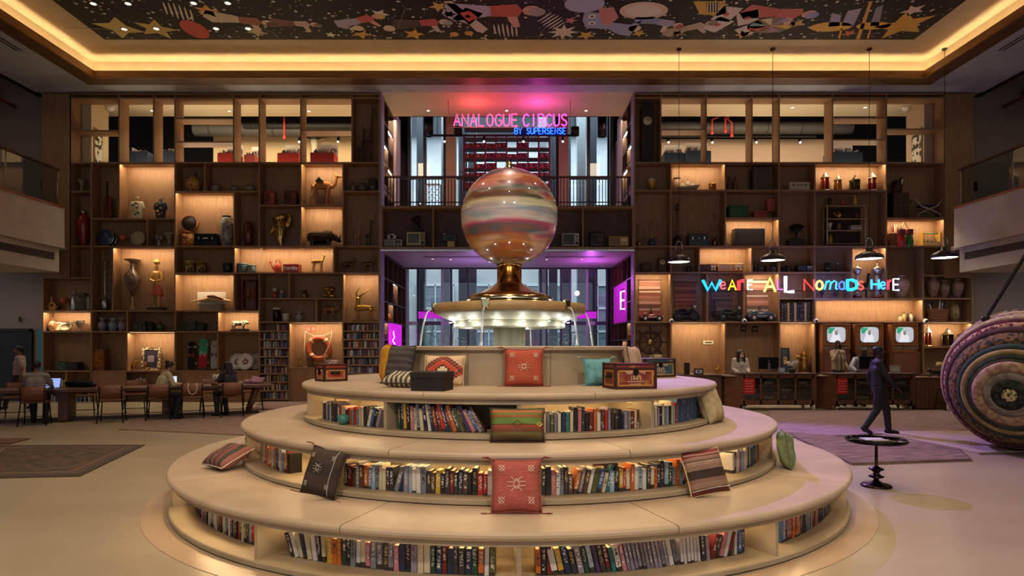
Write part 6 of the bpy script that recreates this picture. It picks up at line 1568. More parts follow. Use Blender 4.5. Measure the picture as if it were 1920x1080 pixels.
def k_phono(t, w, h, c):
 G().box(-w * .4, w * .4, -.14, .14, 0, h * .3).ob('box_base', c[0], t, bev=.01); g = G(); g.lathe([(w * .34, h * .3), (w * .34, h * .33), (0, h * .33)], 18); g.ob('turntable', c[1], t)
 g = G(); g.lathe([(.02, 0), (.03, .1), (.07, .2), (w * .34, .34), (w * .36, .35)], 14); o = g.ob('horn', c[1], t, loc=(w * .1, .06, h * .45)); o.rotation_euler = (radians(40), radians(-20), 0)
 G().tube([(w * .1, .06, h * .3), (w * .1, .06, h * .5)], .02, 6).ob('horn_arm', c[1], t)
KD['phono'] = k_phono
def k_dallah(t, w, h, c):
 g = G(); g.lathe([(r * w / 2, z * h) for r, z in [(0, 0), (.7, 0), (.78, .04), (.9, .2), (.72, .38), (.5, .5), (.56, .58)]], 20); g.ob('body', c[0], t)
 g = G(); g.lathe([(r * w / 2, z * h) for r, z in [(.58, .57), (.62, .6), (.5, .7), (.16, .8), (.2, .84), (.08, .9), (.12, .94), (0, 1)]], 20); g.ob('lid', c[0], t)
 G().tube([(-w * .2, 0, h * .46), (-w * .5, 0, h * .56), (-w * .72, 0, h * .6)], [.06, .04, .02], 8).ob('spout', c[0], t); G().tube([(w * .22, 0, h * .54), (w * .6, 0, h * .56), (w * .62, 0, h * .36), (w * .36, 0, h * .2)], .02, 6).ob('handle', c[0], t)
KD['dallah'] = k_dallah
def k_flowers(t, w, h, c):
 g = G(); g.lathe([(w * .2, 0), (w * .24, h * .35), (w * .18, h * .42)], 12); g.ob('pot', c[1], t)
 for k in range(9):
  a = k * 2.4; r = w * .38 * sqrt((k + .5) / 9); x, y, z = r * cos(a), r * sin(a), h * R.uniform(.6, .95)
  st = G().tube([(0, 0, h * .35), (x * .7, y * .7, z - .03), (x, y, z)], .006, 4).ob('stem', '4a5a34', t); g = G()
  for q in range(5): b = q * 2 * pi / 5; g.ell((x + .03 * cos(b), y, z + .03 * sin(b)), (.026, .012, .026), 6, 4)
  g.ob('blossom', c[0], st)
KD['flowers'] = k_flowers
def k_helm(t, w, h, c):
 r = w / 2; g = G()
 g.tube([(r * .66 * cos(a), 0, r * .66 * sin(a)) for a in [2 * pi * k / 28 for k in range(28)]], .035, 7, True); g.ob('rim', c[0], t, loc=(0, 0, r))
 for k in range(8):
  a = pi * k / 4; G().tube([(.06 * cos(a), 0, .06 * sin(a)), (r * .5 * cos(a), 0, r * .5 * sin(a)), (r * .68 * cos(a), 0, r * .68 * sin(a)), (r * .84 * cos(a), 0, r * .84 * sin(a)), (r * cos(a), 0, r * sin(a))], [.02, .026, .02, .03, .022], 6).ob('spoke', c[0], t, loc=(0, 0, r))
 g = G(); g.lathe([(.1, -.03), (.1, .03), (.04, .05), (0, .05)], 16); o = g.ob('hub', c[1], t, loc=(0, 0, r)); o.rotation_euler = (pi / 2, 0, 0)
KD['helm'] = k_helm
def k_crocodile(t, w, h, c):
 G().box(-w * .26, w * .3, -.1, .1, 0, h * .36).ob('stand_block', c[2], t, bev=.01); G().box(-w * .36, w * .36, .06, .08, h * .36, h * .98).ob('white_card', 'd0c4b4', t)
 rem([[(-w * .5, 0, h * .46, .02), (-w * .2, 0, h * .55, .06), (0, 0, h * .66, .1), (w * .2, 0, h * .6, .09), (w * .38, 0, h * .52, .06), (w * .5, 0, h * .5, .03)]], t, 'carving', c[0], .014); G().tube([(-w * .05, -.09, h * .74), (w * .12, -.1, h * .74), (w * .34, -.08, h * .58)], [.03, .045, .02], 6).ob('red_stripe', c[1], t)
KD['carving'] = k_crocodile
def k_mask(t, w, h, c):
 S = lambda q: [(x * w, y * w, z * h, r * w) for x, y, z, r in q]
 rem([S([(0, 0, .62, .3), (0, -.05, .4, .26), (0, -.12, .2, .16), (.06, -.16, .04, .07)]), S([(-.3, .02, .6, .14), (-.46, .04, .42, .08)]), S([(.3, .02, .66, .14), (.42, .04, .86, .09), (.36, .04, .98, .05)]), S([(-.16, -.1, .84, .1), (.1, -.05, .9, .12), (.2, 0, .98, .06)])], t, 'face', c[0], .014)
 for k in range(5): G().tube([(w * (-.3 + .14 * k), -.1, h * .84), (w * (-.2 + .1 * k), -w * .3, h * .6), (w * (-.14 + .07 * k), -w * .28, h * .3)], .014, 5).ob('carved_ridge', c[1 % len(c)], t)
 for s in (-1, 1): G().ell((s * w * .14, -w * .27, h * .56), (w * .06, w * .04, h * .03), 8, 5).ob('eye_hole', '1a120a', t)
KD['mask'] = k_mask
def k_crate(t, w, h, c):
 g = G(); g.box(-w / 2, w / 2, -.12, .12, 0, .02)
 for y in (-.12, .1): g.box(-w / 2, w / 2, y, y + .02, .02, h * .3)
 g.ob('crate', c[0], t)
 for s in (-1, 1): G().box(s * w / 2 - .015, s * w / 2 + .015, -.12, .12, 0, h * .98).ob('crate_end', c[1], t)
 G().tube([(-w / 2, 0, h * .95), (w / 2, 0, h * .95)], .018, 6).ob('carry_bar', c[2], t)
 for k in range(4): g = G(); g.lathe([(.035, .02), (.035, h * .36), (.014, h * .48), (.014, h * .6)], 10); g.ob('bottle', c[3 % len(c)], t, loc=(w * (-.33 + .22 * k), 0, 0))
KD['crate'] = k_crate
def k_gloves(t, w, h, c):
 for s, ci in ((-1, 0), (1, 1)):
  S = lambda q: [(s * w * .22 + x * w, y * w, z * h, r * w) for x, y, z, r in q]
  gl_ = rem([S([(0, 0, .42, .2), (0, -.02, .26, .22), (0, -.03, .16, .19)]), S([(-s * .12, -.12, .34, .09), (-s * .12, -.18, .2, .08)])], t, 'glove', c[ci], .016); G().box(s * w * .22 - w * .17, s * w * .22 + w * .17, -w * .16, w * .16, h * .5, h * .72).ob('cuff', c[2], gl_, bev=.03, seg=3)
 G().tube([(-w * .2, 0, h * .72), (-w * .05, .06, h * .98), (w * .05, .06, h * .98), (w * .2, 0, h * .72)], .012, 5).ob('laces', 'c8bca8', t)
KD['gloves'] = k_gloves
def k_can(t, w, h, c):
 g = G(); g.lathe([(0, 0), (w * .26, 0), (w * .26, h * .6), (w * .18, h * .68)], 18); g.ob('body', c[0], t); G().tube([(-w * .22, 0, h * .2), (-w * .42, 0, h * .5), (-w * .5, 0, h * .74)], [.03, .022, .02], 7).ob('spout', c[0], t); g = G(); g.lathe([(.02, 0), (.05, .03), (.0, .04)], 10); o = g.ob('rose', c[0], t, loc=(-w * .5, 0, h * .74)); o.rotation_euler = (0, -.6, 0)
 G().tube([(w * .18, 0, h * .66), (w * .1, 0, h * .95), (-w * .1, 0, h * .95), (-w * .16, 0, h * .68)], .014, 6).ob('handle', c[1 % len(c)], t)
KD['can'] = k_can
def k_cone(t, w, h, c):
 g = G(); g.lathe([(0, 0), (w * .5, 0), (w * .5, h * .07), (w * .12, h * .09)], 18); g.ob('base', c[2], t); g = G(); g.lathe([(w * .12, h * .08), (w * .3, h * .66), (w * .32, h * .7)], 18); g.ob('cone', c[1], t)
 rem([[(-w * .16, 0, h * .76, w * .15), (w * .16, 0, h * .76, w * .15)], [(0, -.04, h * .78, w * .17), (0, 0, h * .86, w * .15)]], t, 'ice_scoop', c[0], .016)
KD['cone'] = k_cone
def I(kind, px, by, w, h, cols, name, label, cat, group=None, Y=20.22, rz=0, dz=0, gap=True):
 """one thing on a shelf: pixel of its middle, shelf line under it, size in pixels"""
 z = sz(by) + BT / 2 + .001 + dz
 t = T(name, label, cat, ((px - 955) / F * Y, Y, z), rz, group)
 KD[kind](t, w * Y / F, h * Y / F, [mm(c) for c in cols.split()])
 return t
# ---------------------------------------------------------------- things on the left bookcase
for a in (
 ('djembe', 154, 359, 15, 25, '8f7c5c/c/6a583c 5a4630', 'drum', 'small carved tan drum alone in the uppermost narrow bay beside the violin', 'drum'),
 ('violin', 203, 410, 26, 70, '6e2a1c/c 2a1510', 'cello', 'dark red cello standing in the bay left of the two shirts', 'cello'),
 ('torso', 257, 410, 29, 42, 'c9c2a0 b8a67c/c 3f7a34 b8402c c8a034 2f5a3a', 'shirt_bust', 'bust wearing a cream shirt with green and red flowers', 'bust'),
 ('torso', 301, 410, 27, 40, '26282c b0aca4/m a34a34 5a7a3a c88a3c 3a4a5a', 'shirt_bust', 'bust wearing a black shirt with red and orange flowers', 'bust'),
 ('round', 363, 359, 29, 37, 'b8923c/k/8a5a30 6a5a3c', 'flask_vase', 'round yellow and pink flowered flask with a thin neck', 'vase'),
 ('jar', 405, 359, 18, 16, '7d7568/c 6a6258', 'lidded_pot', 'first grey lidded pot from the flowered flask', 'pot'), ('jar', 440, 359, 17, 14, '70695c/c 5a5248', 'lidded_pot', 'middle grey lidded pot of the three right of the flowered flask', 'pot'), ('jar', 470, 359, 18, 15, '7a7264/c 5d564b', 'lidded_pot', 'grey lidded pot closest to the two red radios', 'pot'),
 ('radio', 506, 385, 22, 28, '8a3428/c 5e2018 a8543c', 'tabletop_radio', 'brick red rounded radio, paler one of the pair in the dark bay', 'radio'), ('radio', 546, 385, 24, 28, '5e241e/c 3c1610 7a3a2c', 'tabletop_radio', 'dark maroon rounded radio beside the lit camel', 'radio'),
 ('camel', 608, 385, 62, 62, 'b8763c/c 3c4438', 'camel_statue', 'large tan camel statue with saddle in the uppermost lit bay', 'statue'),
 ('bottle', 662, 359, 12, 19, '6a6254/c 4a4438', 'stoneware_bottle', 'small brown stoneware bottle, first of three under the tall giraffes', 'bottle'), ('jar', 680, 359, 17, 18, '5a5448/c 3f3a30', 'lidded_pot', 'round dark pot between the stoneware bottle and the canister', 'pot'), ('tin', 699, 359, 15, 26, '4a4740/c 3a3730', 'canister', 'tall dark grey canister at the entrance edge of the upper shelf', 'canister'),
 ('amph', 157, 462, 22, 66, '8a2a1e/c a8a49c/m', 'amphora', 'tall red amphora with silver neck in the narrow end bay', 'vase'),
 ('sidedrum', 201, 462, 31, 25, '1d2430/c 3a4458/c b8b8bb/m', 'snare_drum', 'navy drum with chrome hoops lying on its side', 'drum'), ('goblet', 230, 462, 12, 21, 'b0622c/c 8a4a20/c', 'wooden_goblet', 'small orange wooden goblet between two drums', 'goblet'), ('sidedrum', 261, 462, 29, 29, '8a7450 b09a74 7a6440', 'frame_drum', 'pale hide frame drum standing upright', 'drum'),
 ('djembe', 299, 462, 14, 21, 'b8ac90/k/4a3a2c 8a7a5c', 'goblet_drum', 'small black and cream patterned goblet drum', 'drum'), ('djembe', 318, 462, 16, 25, '8f8a70/c/6a6450 a89c7c', 'goblet_drum', 'greenish grey goblet drum beside the patterned one', 'drum'),
 ('tin', 352, 462, 21, 28, 'b58a34/k/8a3424 7a3020', 'barrel_tin', 'yellow and red barrel tin standing in the lit bay with the grey jar', 'tin'), ('case', 390, 462, 42, 23, '191a1a/c b8b4a8/m', 'hard_case', 'black hard case between the barrel tin and the tall grey jar', 'case'), ('tall', 425, 462, 24, 58, '8a8880/c/5a5854 3c3a38', 'tall_jar', 'tall two-tone grey jar in the lit bay', 'vase'), ('tall', 466, 462, 18, 48, '6e2c20/c/521c14 8a4030', 'tall_jar', 'tall red brown jar next to the golden mask', 'vase'),
 ('mask', 527, 462, 42, 62, 'c8a860/m 8a6a34/m', 'carved_mask', 'big gilded carved animal mask in the dark bay left of the rhino', 'mask'), ('rhino', 608, 462, 64, 34, '3c3024/m', 'rhino_statue', 'dark bronze rhino statue in a lit bay', 'statue'),
 ('giraffe', 670, 462, 13, 50, 'b8706a/c', 'giraffe_figure', 'slim pink giraffe figure', 'statue'), ('giraffe', 692, 462, 17, 52, '2a2218/c', 'giraffe_figure', 'slim black giraffe figure beside the pink one', 'statue'),
 ('hookah', 197, 583, 12, 94, 'a8a8ac/m b0b0b4/m 8a8a8c', 'hookah', 'very tall silver hookah in the narrow bay left of the copper urn', 'hookah'), ('urn', 248, 583, 28, 96, '7d6450/c/5c4636 8a7058/c', 'floor_urn', 'tall dark copper urn with wide rim in the biggest lit bay', 'vase'), ('figure', 294, 583, 29, 97, '9c3426 c89440/c 3a2c1c b8923c/c', 'turbaned_statue', 'painted statue of a turbaned guard in red and gold', 'statue'),
 ('tin', 356, 512, 18, 23, 'b8963c/k/4a3a1c b8963c', 'biscuit_tin', 'yellow printed tin, taller of the pair', 'tin'), ('tin', 377, 512, 18, 21, 'a8862f/k/3c2c18 8a6a28', 'biscuit_tin', 'darker yellow printed tin beside the taller one', 'tin'), ('pot', 427, 512, 17, 19, '1d2434/c 262f44/c', 'glazed_pot', 'dark navy pot in the shadowed corner', 'pot'), ('pot', 455, 512, 18, 18, '5d6f74/c/384a52 6a7a80/c', 'glazed_pot', 'blue grey glazed pot, larger of two in the lit bay', 'pot'), ('pot', 472, 512, 15, 15, '6a7c80/c/455860 6f8084/c', 'glazed_pot', 'small blue grey glazed pot beside the larger one', 'pot'),
 ('can', 521, 512, 26, 26, 'a83a28/c 8a2a1c/c', 'watering_can', 'red watering can beside the red drink crate', 'watering can'),
 ('deer', 598, 512, 28, 37, '8a6a38/m', 'deer_figure', 'small golden brown deer figure', 'statue'), ('horse', 654, 512, 28, 31, '6a4a2c/m', 'horse_figure', 'bronze horse figure next to the deer bay', 'statue'), ('horse', 692, 512, 28, 31, '7a5a34/m', 'horse_figure', 'lighter bronze horse figure closest to the entrance', 'statue'),
 ('carving', 395, 583, 74, 36, 'c8a070/c 6a2a1e/c 6a6454', 'long_carving', 'long cream and dark red carving lying on a grey block', 'carving'), ('rack', 469, 583, 26, 58, '6e1f1a a84a34 c8923c 8a3a2c b8683c', 'bottle_rack', 'red rack of little bottles in the dark bay', 'rack'),
 ('doll', 515, 560, 12, 21, 'a8402f/c d0c0a0/c c8b890/c', 'painted_doll', 'taller cream and red painted doll', 'doll'), ('doll', 528, 560, 9, 16, '5a7a84/c c8b898/c c0b49c/c', 'painted_doll', 'short blue and cream painted doll', 'doll'), ('doll', 571, 560, 12, 18, '8a7434/m 2a2018 a88a3c/m', 'gilded_bust', 'small black and gold bust in the bay left of the horned head', 'bust'), ('bust', 617, 560, 27, 24, 'b8923c/m 2a2018', 'horned_head', 'golden horned head on a dark base', 'bust'),
 ('tin', 519, 604, 14, 26, '14120f/c b8b0a0', 'canister', 'black canister with a pale mark beside the white pot', 'canister'), ('pot', 536, 604, 13, 15, 'b8b0a0/c c8c0b0/c', 'white_pot', 'small square white pot beside the black canister', 'pot'), ('vase', 561, 604, 15, 19, '8f8a84/c 9c968e/c', 'grey_vase', 'round grey vase alone right of the white pot', 'vase'),
 ('camel', 620, 604, 40, 38, '8a5a34/c 4a2c1c', 'camel_statue', 'smaller dark brown camel statue in an unlit bay', 'statue'), ('antelope', 684, 604, 44, 66, 'a07c3c/m 6a4c24/m', 'antelope_statue', 'golden antelope statue with long curled horns', 'statue'),
 ('lute', 99, 583, 19, 28, 'b5793c/c 2a1810', 'lute', 'pear-shaped wooden lute at the far end', 'lute'), ('goblet', 120, 583, 13, 24, 'a8542c/c 8a3c1c/c', 'goblet_drum', 'orange brown goblet drum beside the lute', 'drum'), ('bottle', 139, 583, 10, 36, 'b0aeb0/m c8c8ca/m', 'silver_flask', 'slim shiny silver flask', 'flask'), ('clock', 153, 583, 20, 33, '3a2a1c/w 6a5a44', 'dark_clock', 'dark wooden clock behind the silver flask', 'clock'), ('box', 167, 583, 9, 28, '5a5048 8a8274', 'book_end', 'grey wedge book end at the right of the end bay', 'book end'),
 ('round', 98, 622, 15, 24, 'b0683c/k/c8b090 8a5a40', 'patterned_vase', 'round terracotta patterned vase in the lowest lit end bay', 'vase'), ('plate', 108, 622, 26, 17, 'd8c498/c', 'oval_plate', 'cream oval plate in front, left of the pair', 'plate'), ('cup', 131, 622, 15, 18, 'a89470/c c8b48a/c', 'goblet_cup', 'tan footed cup right of the cream plates', 'cup'), ('cup', 149, 622, 17, 20, '6a665c/c 8a8678/c', 'goblet_cup', 'grey footed cup in the lit end bay', 'cup'),
 ('vase', 192, 622, 16, 25, '8a8a8c/k/6a6c74 9a9a9a', 'porcelain_vase', 'grey patterned vase, first of three beside the lit end bay', 'vase'), ('vase', 212, 622, 16, 24, '8f98a4/k/6a7484 9aa2ac', 'porcelain_vase', 'pale blue vase, middle one of three', 'vase'), ('vase', 229, 622, 14, 25, '948a84/k/7a5a54 9a9088', 'porcelain_vase', 'grey and pink patterned vase next to the green volumes', 'vase'),
 ('round', 301, 622, 14, 17, '3f5a24/c 2c3a1a', 'green_gourd', 'round green gourd beside the green volumes', 'ornament'), ('box', 378, 622, 14, 15, '232a1e 2f3828', 'storage_box', 'dark green box between two sets of green volumes', 'box'), ('box', 283, 622, 10, 17, '1c1a17 262420', 'storage_box', 'black box at the end of the first green volumes', 'box'),
 ('cow', 450, 622, 32, 22, 'c8b898/k/4a4a3a 1c1612', 'cow_statue', 'white and dark patched cow statue on a black base in a lit bay', 'statue'),
 ('box', 190, 696, 20, 39, '7a4420/w b0702c/c/6a3c1c', 'carved_box', 'tall carved amber box standing alone in the unlit low bay', 'box'), ('box', 140, 696, 22, 15, '1b1715 26201c', 'storage_box', 'black box next to the dark green volumes', 'box'),
 ('bird', 250, 696, 18, 20, 'b98a30/m', 'brass_bird', 'bright brass bird beside the mirror frame', 'statue'), ('cone', 273, 696, 10, 17, 'c8a040/m b98a34/m 8a6424/m', 'brass_bell', 'small brass bell in front of the mirror frame', 'bell'), ('frame', 282, 696, 36, 43, '5a4030/k/c8b48c 2c2230 8a7a88', 'mirror_frame', 'square inlaid mirror frame with dark glass in a lit low bay', 'frame'),
 ('board', 358, 694, 14, 52, '1c2622/c b0483c', 'skateboard', 'black skateboard with a pink H standing upright', 'skateboard'), ('board', 380, 694, 16, 58, '3f9a78/c a82a30/c d0c8bc', 'skateboard', 'green and red skateboard between the black and white ones', 'skateboard'), ('board', 401, 694, 13, 54, 'a8a09a/c 5a5450', 'skateboard', 'plain white skateboard beside the bay divider', 'skateboard'),
 ('plate', 443, 696, 28, 31, 'c8c0b4/c 7a2a24 3a3434', 'painted_plate', 'big white plate with red flowers, first of three standing plates', 'plate'), ('plate', 478, 696, 22, 31, '9a948c/c 6a5a54 4a4444', 'painted_plate', 'greyish plate half hidden at the back beside the paperbacks', 'plate'),
 ('box', 582, 690, 9, 19, '3a2418 54361f', 'dark_box', 'small dark box beside the brass hourglass', 'box'), ('trophy', 561, 690, 11, 20, 'b08a3c/m 3a2418 c8a860/g', 'hourglass', 'small brass hourglass in the lifebuoy bay', 'hourglass'),
 ('giraffe', 692, 305, 26, 112, '4a3222/w', 'tall_giraffe', 'tall dark wooden giraffe in the uppermost bay next to the entrance', 'statue'), ('giraffe', 677, 305, 20, 68, '3c281c/w', 'tall_giraffe', 'shorter dark wooden giraffe beside the tall one', 'statue'),
 # ------------------------------------------------------------ right bookcase
 ('clock', 1213, 305, 24, 116, '241a14/w c8bc94', 'grandfather_clock', 'tall dark grandfather clock with cream dial', 'clock'),
 ('cone', 1222, 357, 22, 27, 'd8ccb0/c c8963c/c 2a2018', 'ice_cream_lamp', 'ice cream cone ornament in the first dark bay', 'ornament'), ('ship', 1289, 357, 46, 27, '3a2a20 2a201a b8a890', 'model_ship', 'dark model ship with furled sails in a lit bay', 'model ship'), ('pot', 1336, 357, 14, 14, '7a4a28/m 8a5a34/m', 'copper_bucket', 'small copper bucket beside the model ship', 'bucket'),
 ('bottle', 1367, 357, 8, 26, '5a4024/c 4a3018', 'brown_bottle', 'brown bottle, first of two beside the dark chest', 'bottle'), ('bottle', 1378, 357, 8, 26, '6a4c2a/c 4a3018', 'brown_bottle', 'lighter brown bottle, second of two beside the dark chest', 'bottle'), ('box', 1424, 357, 31, 43, '3a3430 433c37', 'tall_chest', 'tall dark grey chest in an unlit bay', 'chest'), ('case', 1495, 357, 38, 15, 'b8a894/c 3a3028', 'white_case', 'flat cream case with a dark clasp', 'case'),
 ('lantern', 1547, 357, 18, 40, 'a8241c/g b8a48a/m', 'glass_lantern', 'tall red glass lantern, first in the lit bay', 'lantern'), ('lantern', 1571, 357, 17, 33, 'c88a24/g b8a48a/m', 'glass_lantern', 'amber and red glass lantern', 'lantern'), ('lantern', 1603, 357, 22, 31, '4a4a2c/g 3c3420/m', 'glass_lantern', 'squat dark green lantern', 'lantern'), ('lantern', 1635, 357, 18, 40, 'b02a1c/g b8a48a/m', 'glass_lantern', 'tall red glass lantern beside the apothecary chest bay', 'lantern'),
 ('chest', 1684, 409, 29, 47, '33211a/w 442b20/w', 'apothecary_chest', 'small dark chest of many drawers', 'chest'), ('stool', 1737, 409, 56, 35, '9a8a6a/c 2a2648', 'curule_stool', 'folding cross-legged stool with blue seat and pale frame', 'stool'),
 ('hookah', 1199, 462, 10, 42, 'b0903c/m b8a070/m 5a4a3a', 'hookah', 'small brass hookah at the entrance end', 'hookah'), ('hookah', 1222, 462, 13, 54, '3a4a5a/c b8a070/m 8a2a24', 'hookah', 'hookah with dark base and red hose', 'hookah'), ('hookah', 1270, 462, 15, 80, '4a3a2c/m 6a5438/m b09060', 'hookah', 'tallest dark brass hookah, hose looped beside it', 'hookah'), ('case', 1307, 462, 36, 23, '17181a/c c8c4b8/m', 'hard_case', 'black hard case behind the first pendant lamp', 'case'), ('hookah', 1340, 462, 10, 60, '8a6a3c/m a0804c/m 3a2c1c', 'hookah', 'slender brass hookah right of the black case', 'hookah'),
 ('box', 1382, 409, 36, 23, '24462c 2c5434', 'green_box', 'long green box above the lit bay', 'box'), ('case', 1424, 409, 25, 14, 'a04434/c 6a2a20', 'red_case', 'small flat brick red case beside the green box', 'case'),
 ('box', 1403, 462, 56, 33, '3c352e 463e36', 'panel_speaker', 'wide dark panel speaker in a lit bay', 'speaker'), ('phono', 1491, 462, 36, 42, '2a1c16/w 1c1512', 'gramophone', 'dark gramophone barely visible in an unlit bay', 'gramophone'),
 ('shelfunit', 1583, 462, 76, 78, 'a08258/c 2c211a', 'bamboo_shelf', 'bamboo shelf stand with three shelves of bric-a-brac', 'shelf unit'), ('basket', 1680, 462, 30, 42, '8a5a30 7a2a24 b89a74 4a3a2c', 'wicker_basket', 'wicker basket of rolled cloths beside the boxing gloves', 'basket'), ('crate', 1743, 462, 32, 26, 'b8a070 c0923c 3a7a3c b0a080/g', 'bottle_crate', 'small yellow bottle crate with green carrying bar', 'crate'),
 ('clock', 1211, 511, 18, 19, '3c241a/w 5a4434', 'mantel_clock', 'squat dark mantel clock', 'clock'), ('clock', 1241, 511, 15, 28, '4a2a1c/w c0b08c', 'mantel_clock', 'taller mantel clock with a cream dial', 'clock'), ('jar', 1291, 511, 10, 14, '3a2a20/c 5a4a38', 'small_urn', 'tiny dark urn under the first pendant lamp', 'urn'),
 ('radio', 1327, 511, 31, 16, '4a2c1c/c 2c1c14 c0a878', 'table_radio', 'dark brown radio left of the orange one', 'radio'), ('radio', 1368, 511, 48, 17, 'b8804c/c d0b48c d8c4a0', 'table_radio', 'wide tan radio with pale grille in a lit bay', 'radio'), ('camera', 1423, 511, 18, 15, '2a2624/c 5a544c/m', 'old_camera', 'old black camera left of the second pendant lamp', 'camera'), ('camera', 1447, 511, 22, 15, '3a322c/c 6a6258/m', 'old_camera', 'brownish camera under the second pendant lamp', 'camera'), ('radio', 1507, 511, 30, 14, '23201f/c 4a4644 8a8680', 'table_radio', 'black radio above the first N of the neon letters', 'radio'), ('camera', 1475, 511, 16, 13, '1c1a1a/c 44403c/m', 'old_camera', 'small black camera beside the black radio', 'camera'),
 ('tall', 1551, 511, 11, 20, '5a5a54/g 6a6a64', 'glass_jar', 'clear dark glass jar above the neon letters', 'jar'), ('bottle', 1571, 511, 8, 18, '8a8880/g b8b8b4', 'glass_flask', 'pale glass flask right of the dark glass jar', 'flask'), ('cup', 1541, 560, 9, 15, '5a5860/g 6a6870', 'glass_goblet', 'first of two glass goblets behind the blue neon letters', 'goblet'), ('cup', 1567, 560, 10, 14, '6a6870/g 7a7880', 'glass_goblet', 'second of two glass goblets behind the blue neon letters', 'goblet'),
 ('trophy', 1607, 560, 16, 66, 'a8a4a0/c 4a1c14/c b0aca8/m', 'trophy', 'slim silver trophy on a dark red base, left in the lit bay', 'trophy'), ('trophy', 1645, 560, 21, 66, 'b0a8a0/c 6a2418/c b8b0a0/m', 'trophy', 'broad silver trophy on a red base, right in the lit bay', 'trophy'), ('bird', 1624, 560, 20, 54, '2a2018/m', 'bronze_bird', 'tall dark bronze bird between two trophies', 'statue'),
 ('amph', 1690, 560, 30, 43, '9a7a6a/c/8a6a5c a8887a', 'clay_pot', 'large pinkish clay jar behind the last neon letter', 'jar'), ('amph', 1749, 560, 22, 39, '8f7060/c/7a5c4c 9c7e6c', 'clay_pot', 'pale clay jar, first of three in the end bay', 'jar'), ('amph', 1770, 560, 19, 33, '8a6a5a/c/76584a 96766a', 'clay_pot', 'pale clay jar, smallest and middle of three', 'jar'), ('amph', 1795, 560, 22, 36, '906f60/c/7a5c4e 9a7a6c', 'clay_pot', 'pale clay jar, last of three in the end bay', 'jar'),
 ('car', 1221, 604, 44, 22, '8a1f18/c d8d0c0', 'pedal_car', 'red toy pedal car with white hubs in a lit bay', 'toy car'), ('moto', 1287, 604, 48, 36, '1c1917/c 3a3430', 'toy_motorbike', 'black toy motorbike in front of the orange rug', 'toy'), ('moto', 1371, 604, 48, 34, '26382a/c 4a5a4c', 'toy_scooter', 'dark green toy scooter in front of the grey rug', 'toy'), ('figure', 1339, 604, 12, 40, '241c18 2c221c 1c1612 2a201a', 'small_statue', 'slim dark statue beside the green scooter', 'statue'), ('car', 1425, 604, 52, 27, '4a5560/c b8a898', 'pedal_car', 'grey blue toy pedal car in a lit bay', 'toy car'),
 ('basket', 1758, 604, 40, 38, '8a5c3c 2a2624 c8c0b4 3a3a44', 'wicker_basket', 'wicker basket of black and white umbrellas in the end bay', 'basket'), ('tall', 1789, 604, 18, 32, '9a7c54/c/7a6040 8a6c48', 'tall_vase', 'pale brown vase beside the basket of umbrellas', 'vase'),
 ('lantern', 1740, 651, 14, 42, 'a81c18/g c8b8a0/m', 'glass_lantern', 'red glass lantern in the low lit end bay', 'lantern'), ('lantern', 1777, 651, 23, 36, '2a1814/g 8a7a64/m', 'glass_lantern', 'black lantern in the middle of the low lit end bay', 'lantern'), ('lantern', 1806, 651, 22, 34, '6a3c20/g 8a6a3c/m', 'glass_lantern', 'brown lantern at the end of the low lit bay', 'lantern'),
 ('helm', 1219, 674, 62, 62, '3a1f16/w b0905c/m', 'ship_wheel', 'wooden ship wheel with brass hub standing in the dark bay', 'ship wheel'), ('frame', 1473, 702, 18, 48, '1a1614 28303a b88a54', 'framed_award', 'tall black frame with a golden leaf motif behind reception', 'frame'), ('dallah', 1508, 704, 21, 58, 'a87a3c/m', 'coffee_pot', 'giant brass coffee pot behind reception', 'coffee pot'),
 # ------------------------------------------------------------ bridge shelf
 ('radio', 738, 464, 35, 15, '9a968e/c 5a5854 3a3c44', 'transistor_radio', 'silver transistor radio at the left end of the bridge shelf', 'radio'), ('tv', 781, 464, 36, 29, '6a6248/c 3c463e/c b8a060/m', 'old_television', 'olive old television with brass trim and green screen', 'television'), ('box', 846, 464, 14, 12, 'b0984c c8b070', 'yellow_stand', 'small yellow carton under the dark camera', 'box'),
 ('tv', 1069, 464, 32, 26, 'a8a098/c 23211f/c 6a665e', 'old_television', 'small grey old television right of the globe', 'television'), ('radio', 1119, 464, 27, 29, '2c1e18/c 1c1411 4a3a2c', 'cathedral_radio', 'dark arched cathedral radio', 'radio'), ('radio', 1159, 464, 38, 21, 'a08244/c 5a4420 d0bc84', 'table_radio', 'yellow brown table radio at the right end of the bridge shelf', 'radio'),
): I(*a)
I('sidedrum', 357, 462, 28, 20, 'b88a54 2a1c14 7a3424', 'painted_tin', 'painted round tin lying tilted on top of the yellow barrel tin', 'tin', dz=.49)
I('camera', 735, 464, 16, 10, 'c8c4b8/c 1c1a18', 'white_projector', 'white boxy camera on the silver radio', 'camera', dz=.27)
I('phono', 784, 464, 26, 18, '241c16 1a1613', 'small_gramophone', 'black gramophone on the olive television', 'gramophone', dz=.50)
I('camera', 843, 464, 27, 16, '1d1b1a/c 4a4a50/m', 'old_camera', 'large black camera on the yellow carton', 'camera', dz=.21)
I('plate', 459, 696, 30, 32, 'cfc7bb/c 8a2f24 3a3434', 'painted_plate', 'big white plate with a red flower in the middle, standing in front', 'plate', Y=20.08)
I('plate', 121, 622, 24, 15, 'd0bd94/c', 'oval_plate', 'cream oval plate partly behind the other, right of the pair', 'plate', Y=20.12)
I('box', 1444, 409, 14, 22, 'a8503c 9a4636', 'red_box', 'brick red box leaning askew on the flat red case', 'box', dz=.23)
I('tin', 1269, 357, 13, 28, '7a5a3c/w 5a4028', 'small_barrel', 'small wooden barrel behind the model ship', 'barrel', Y=20.36)
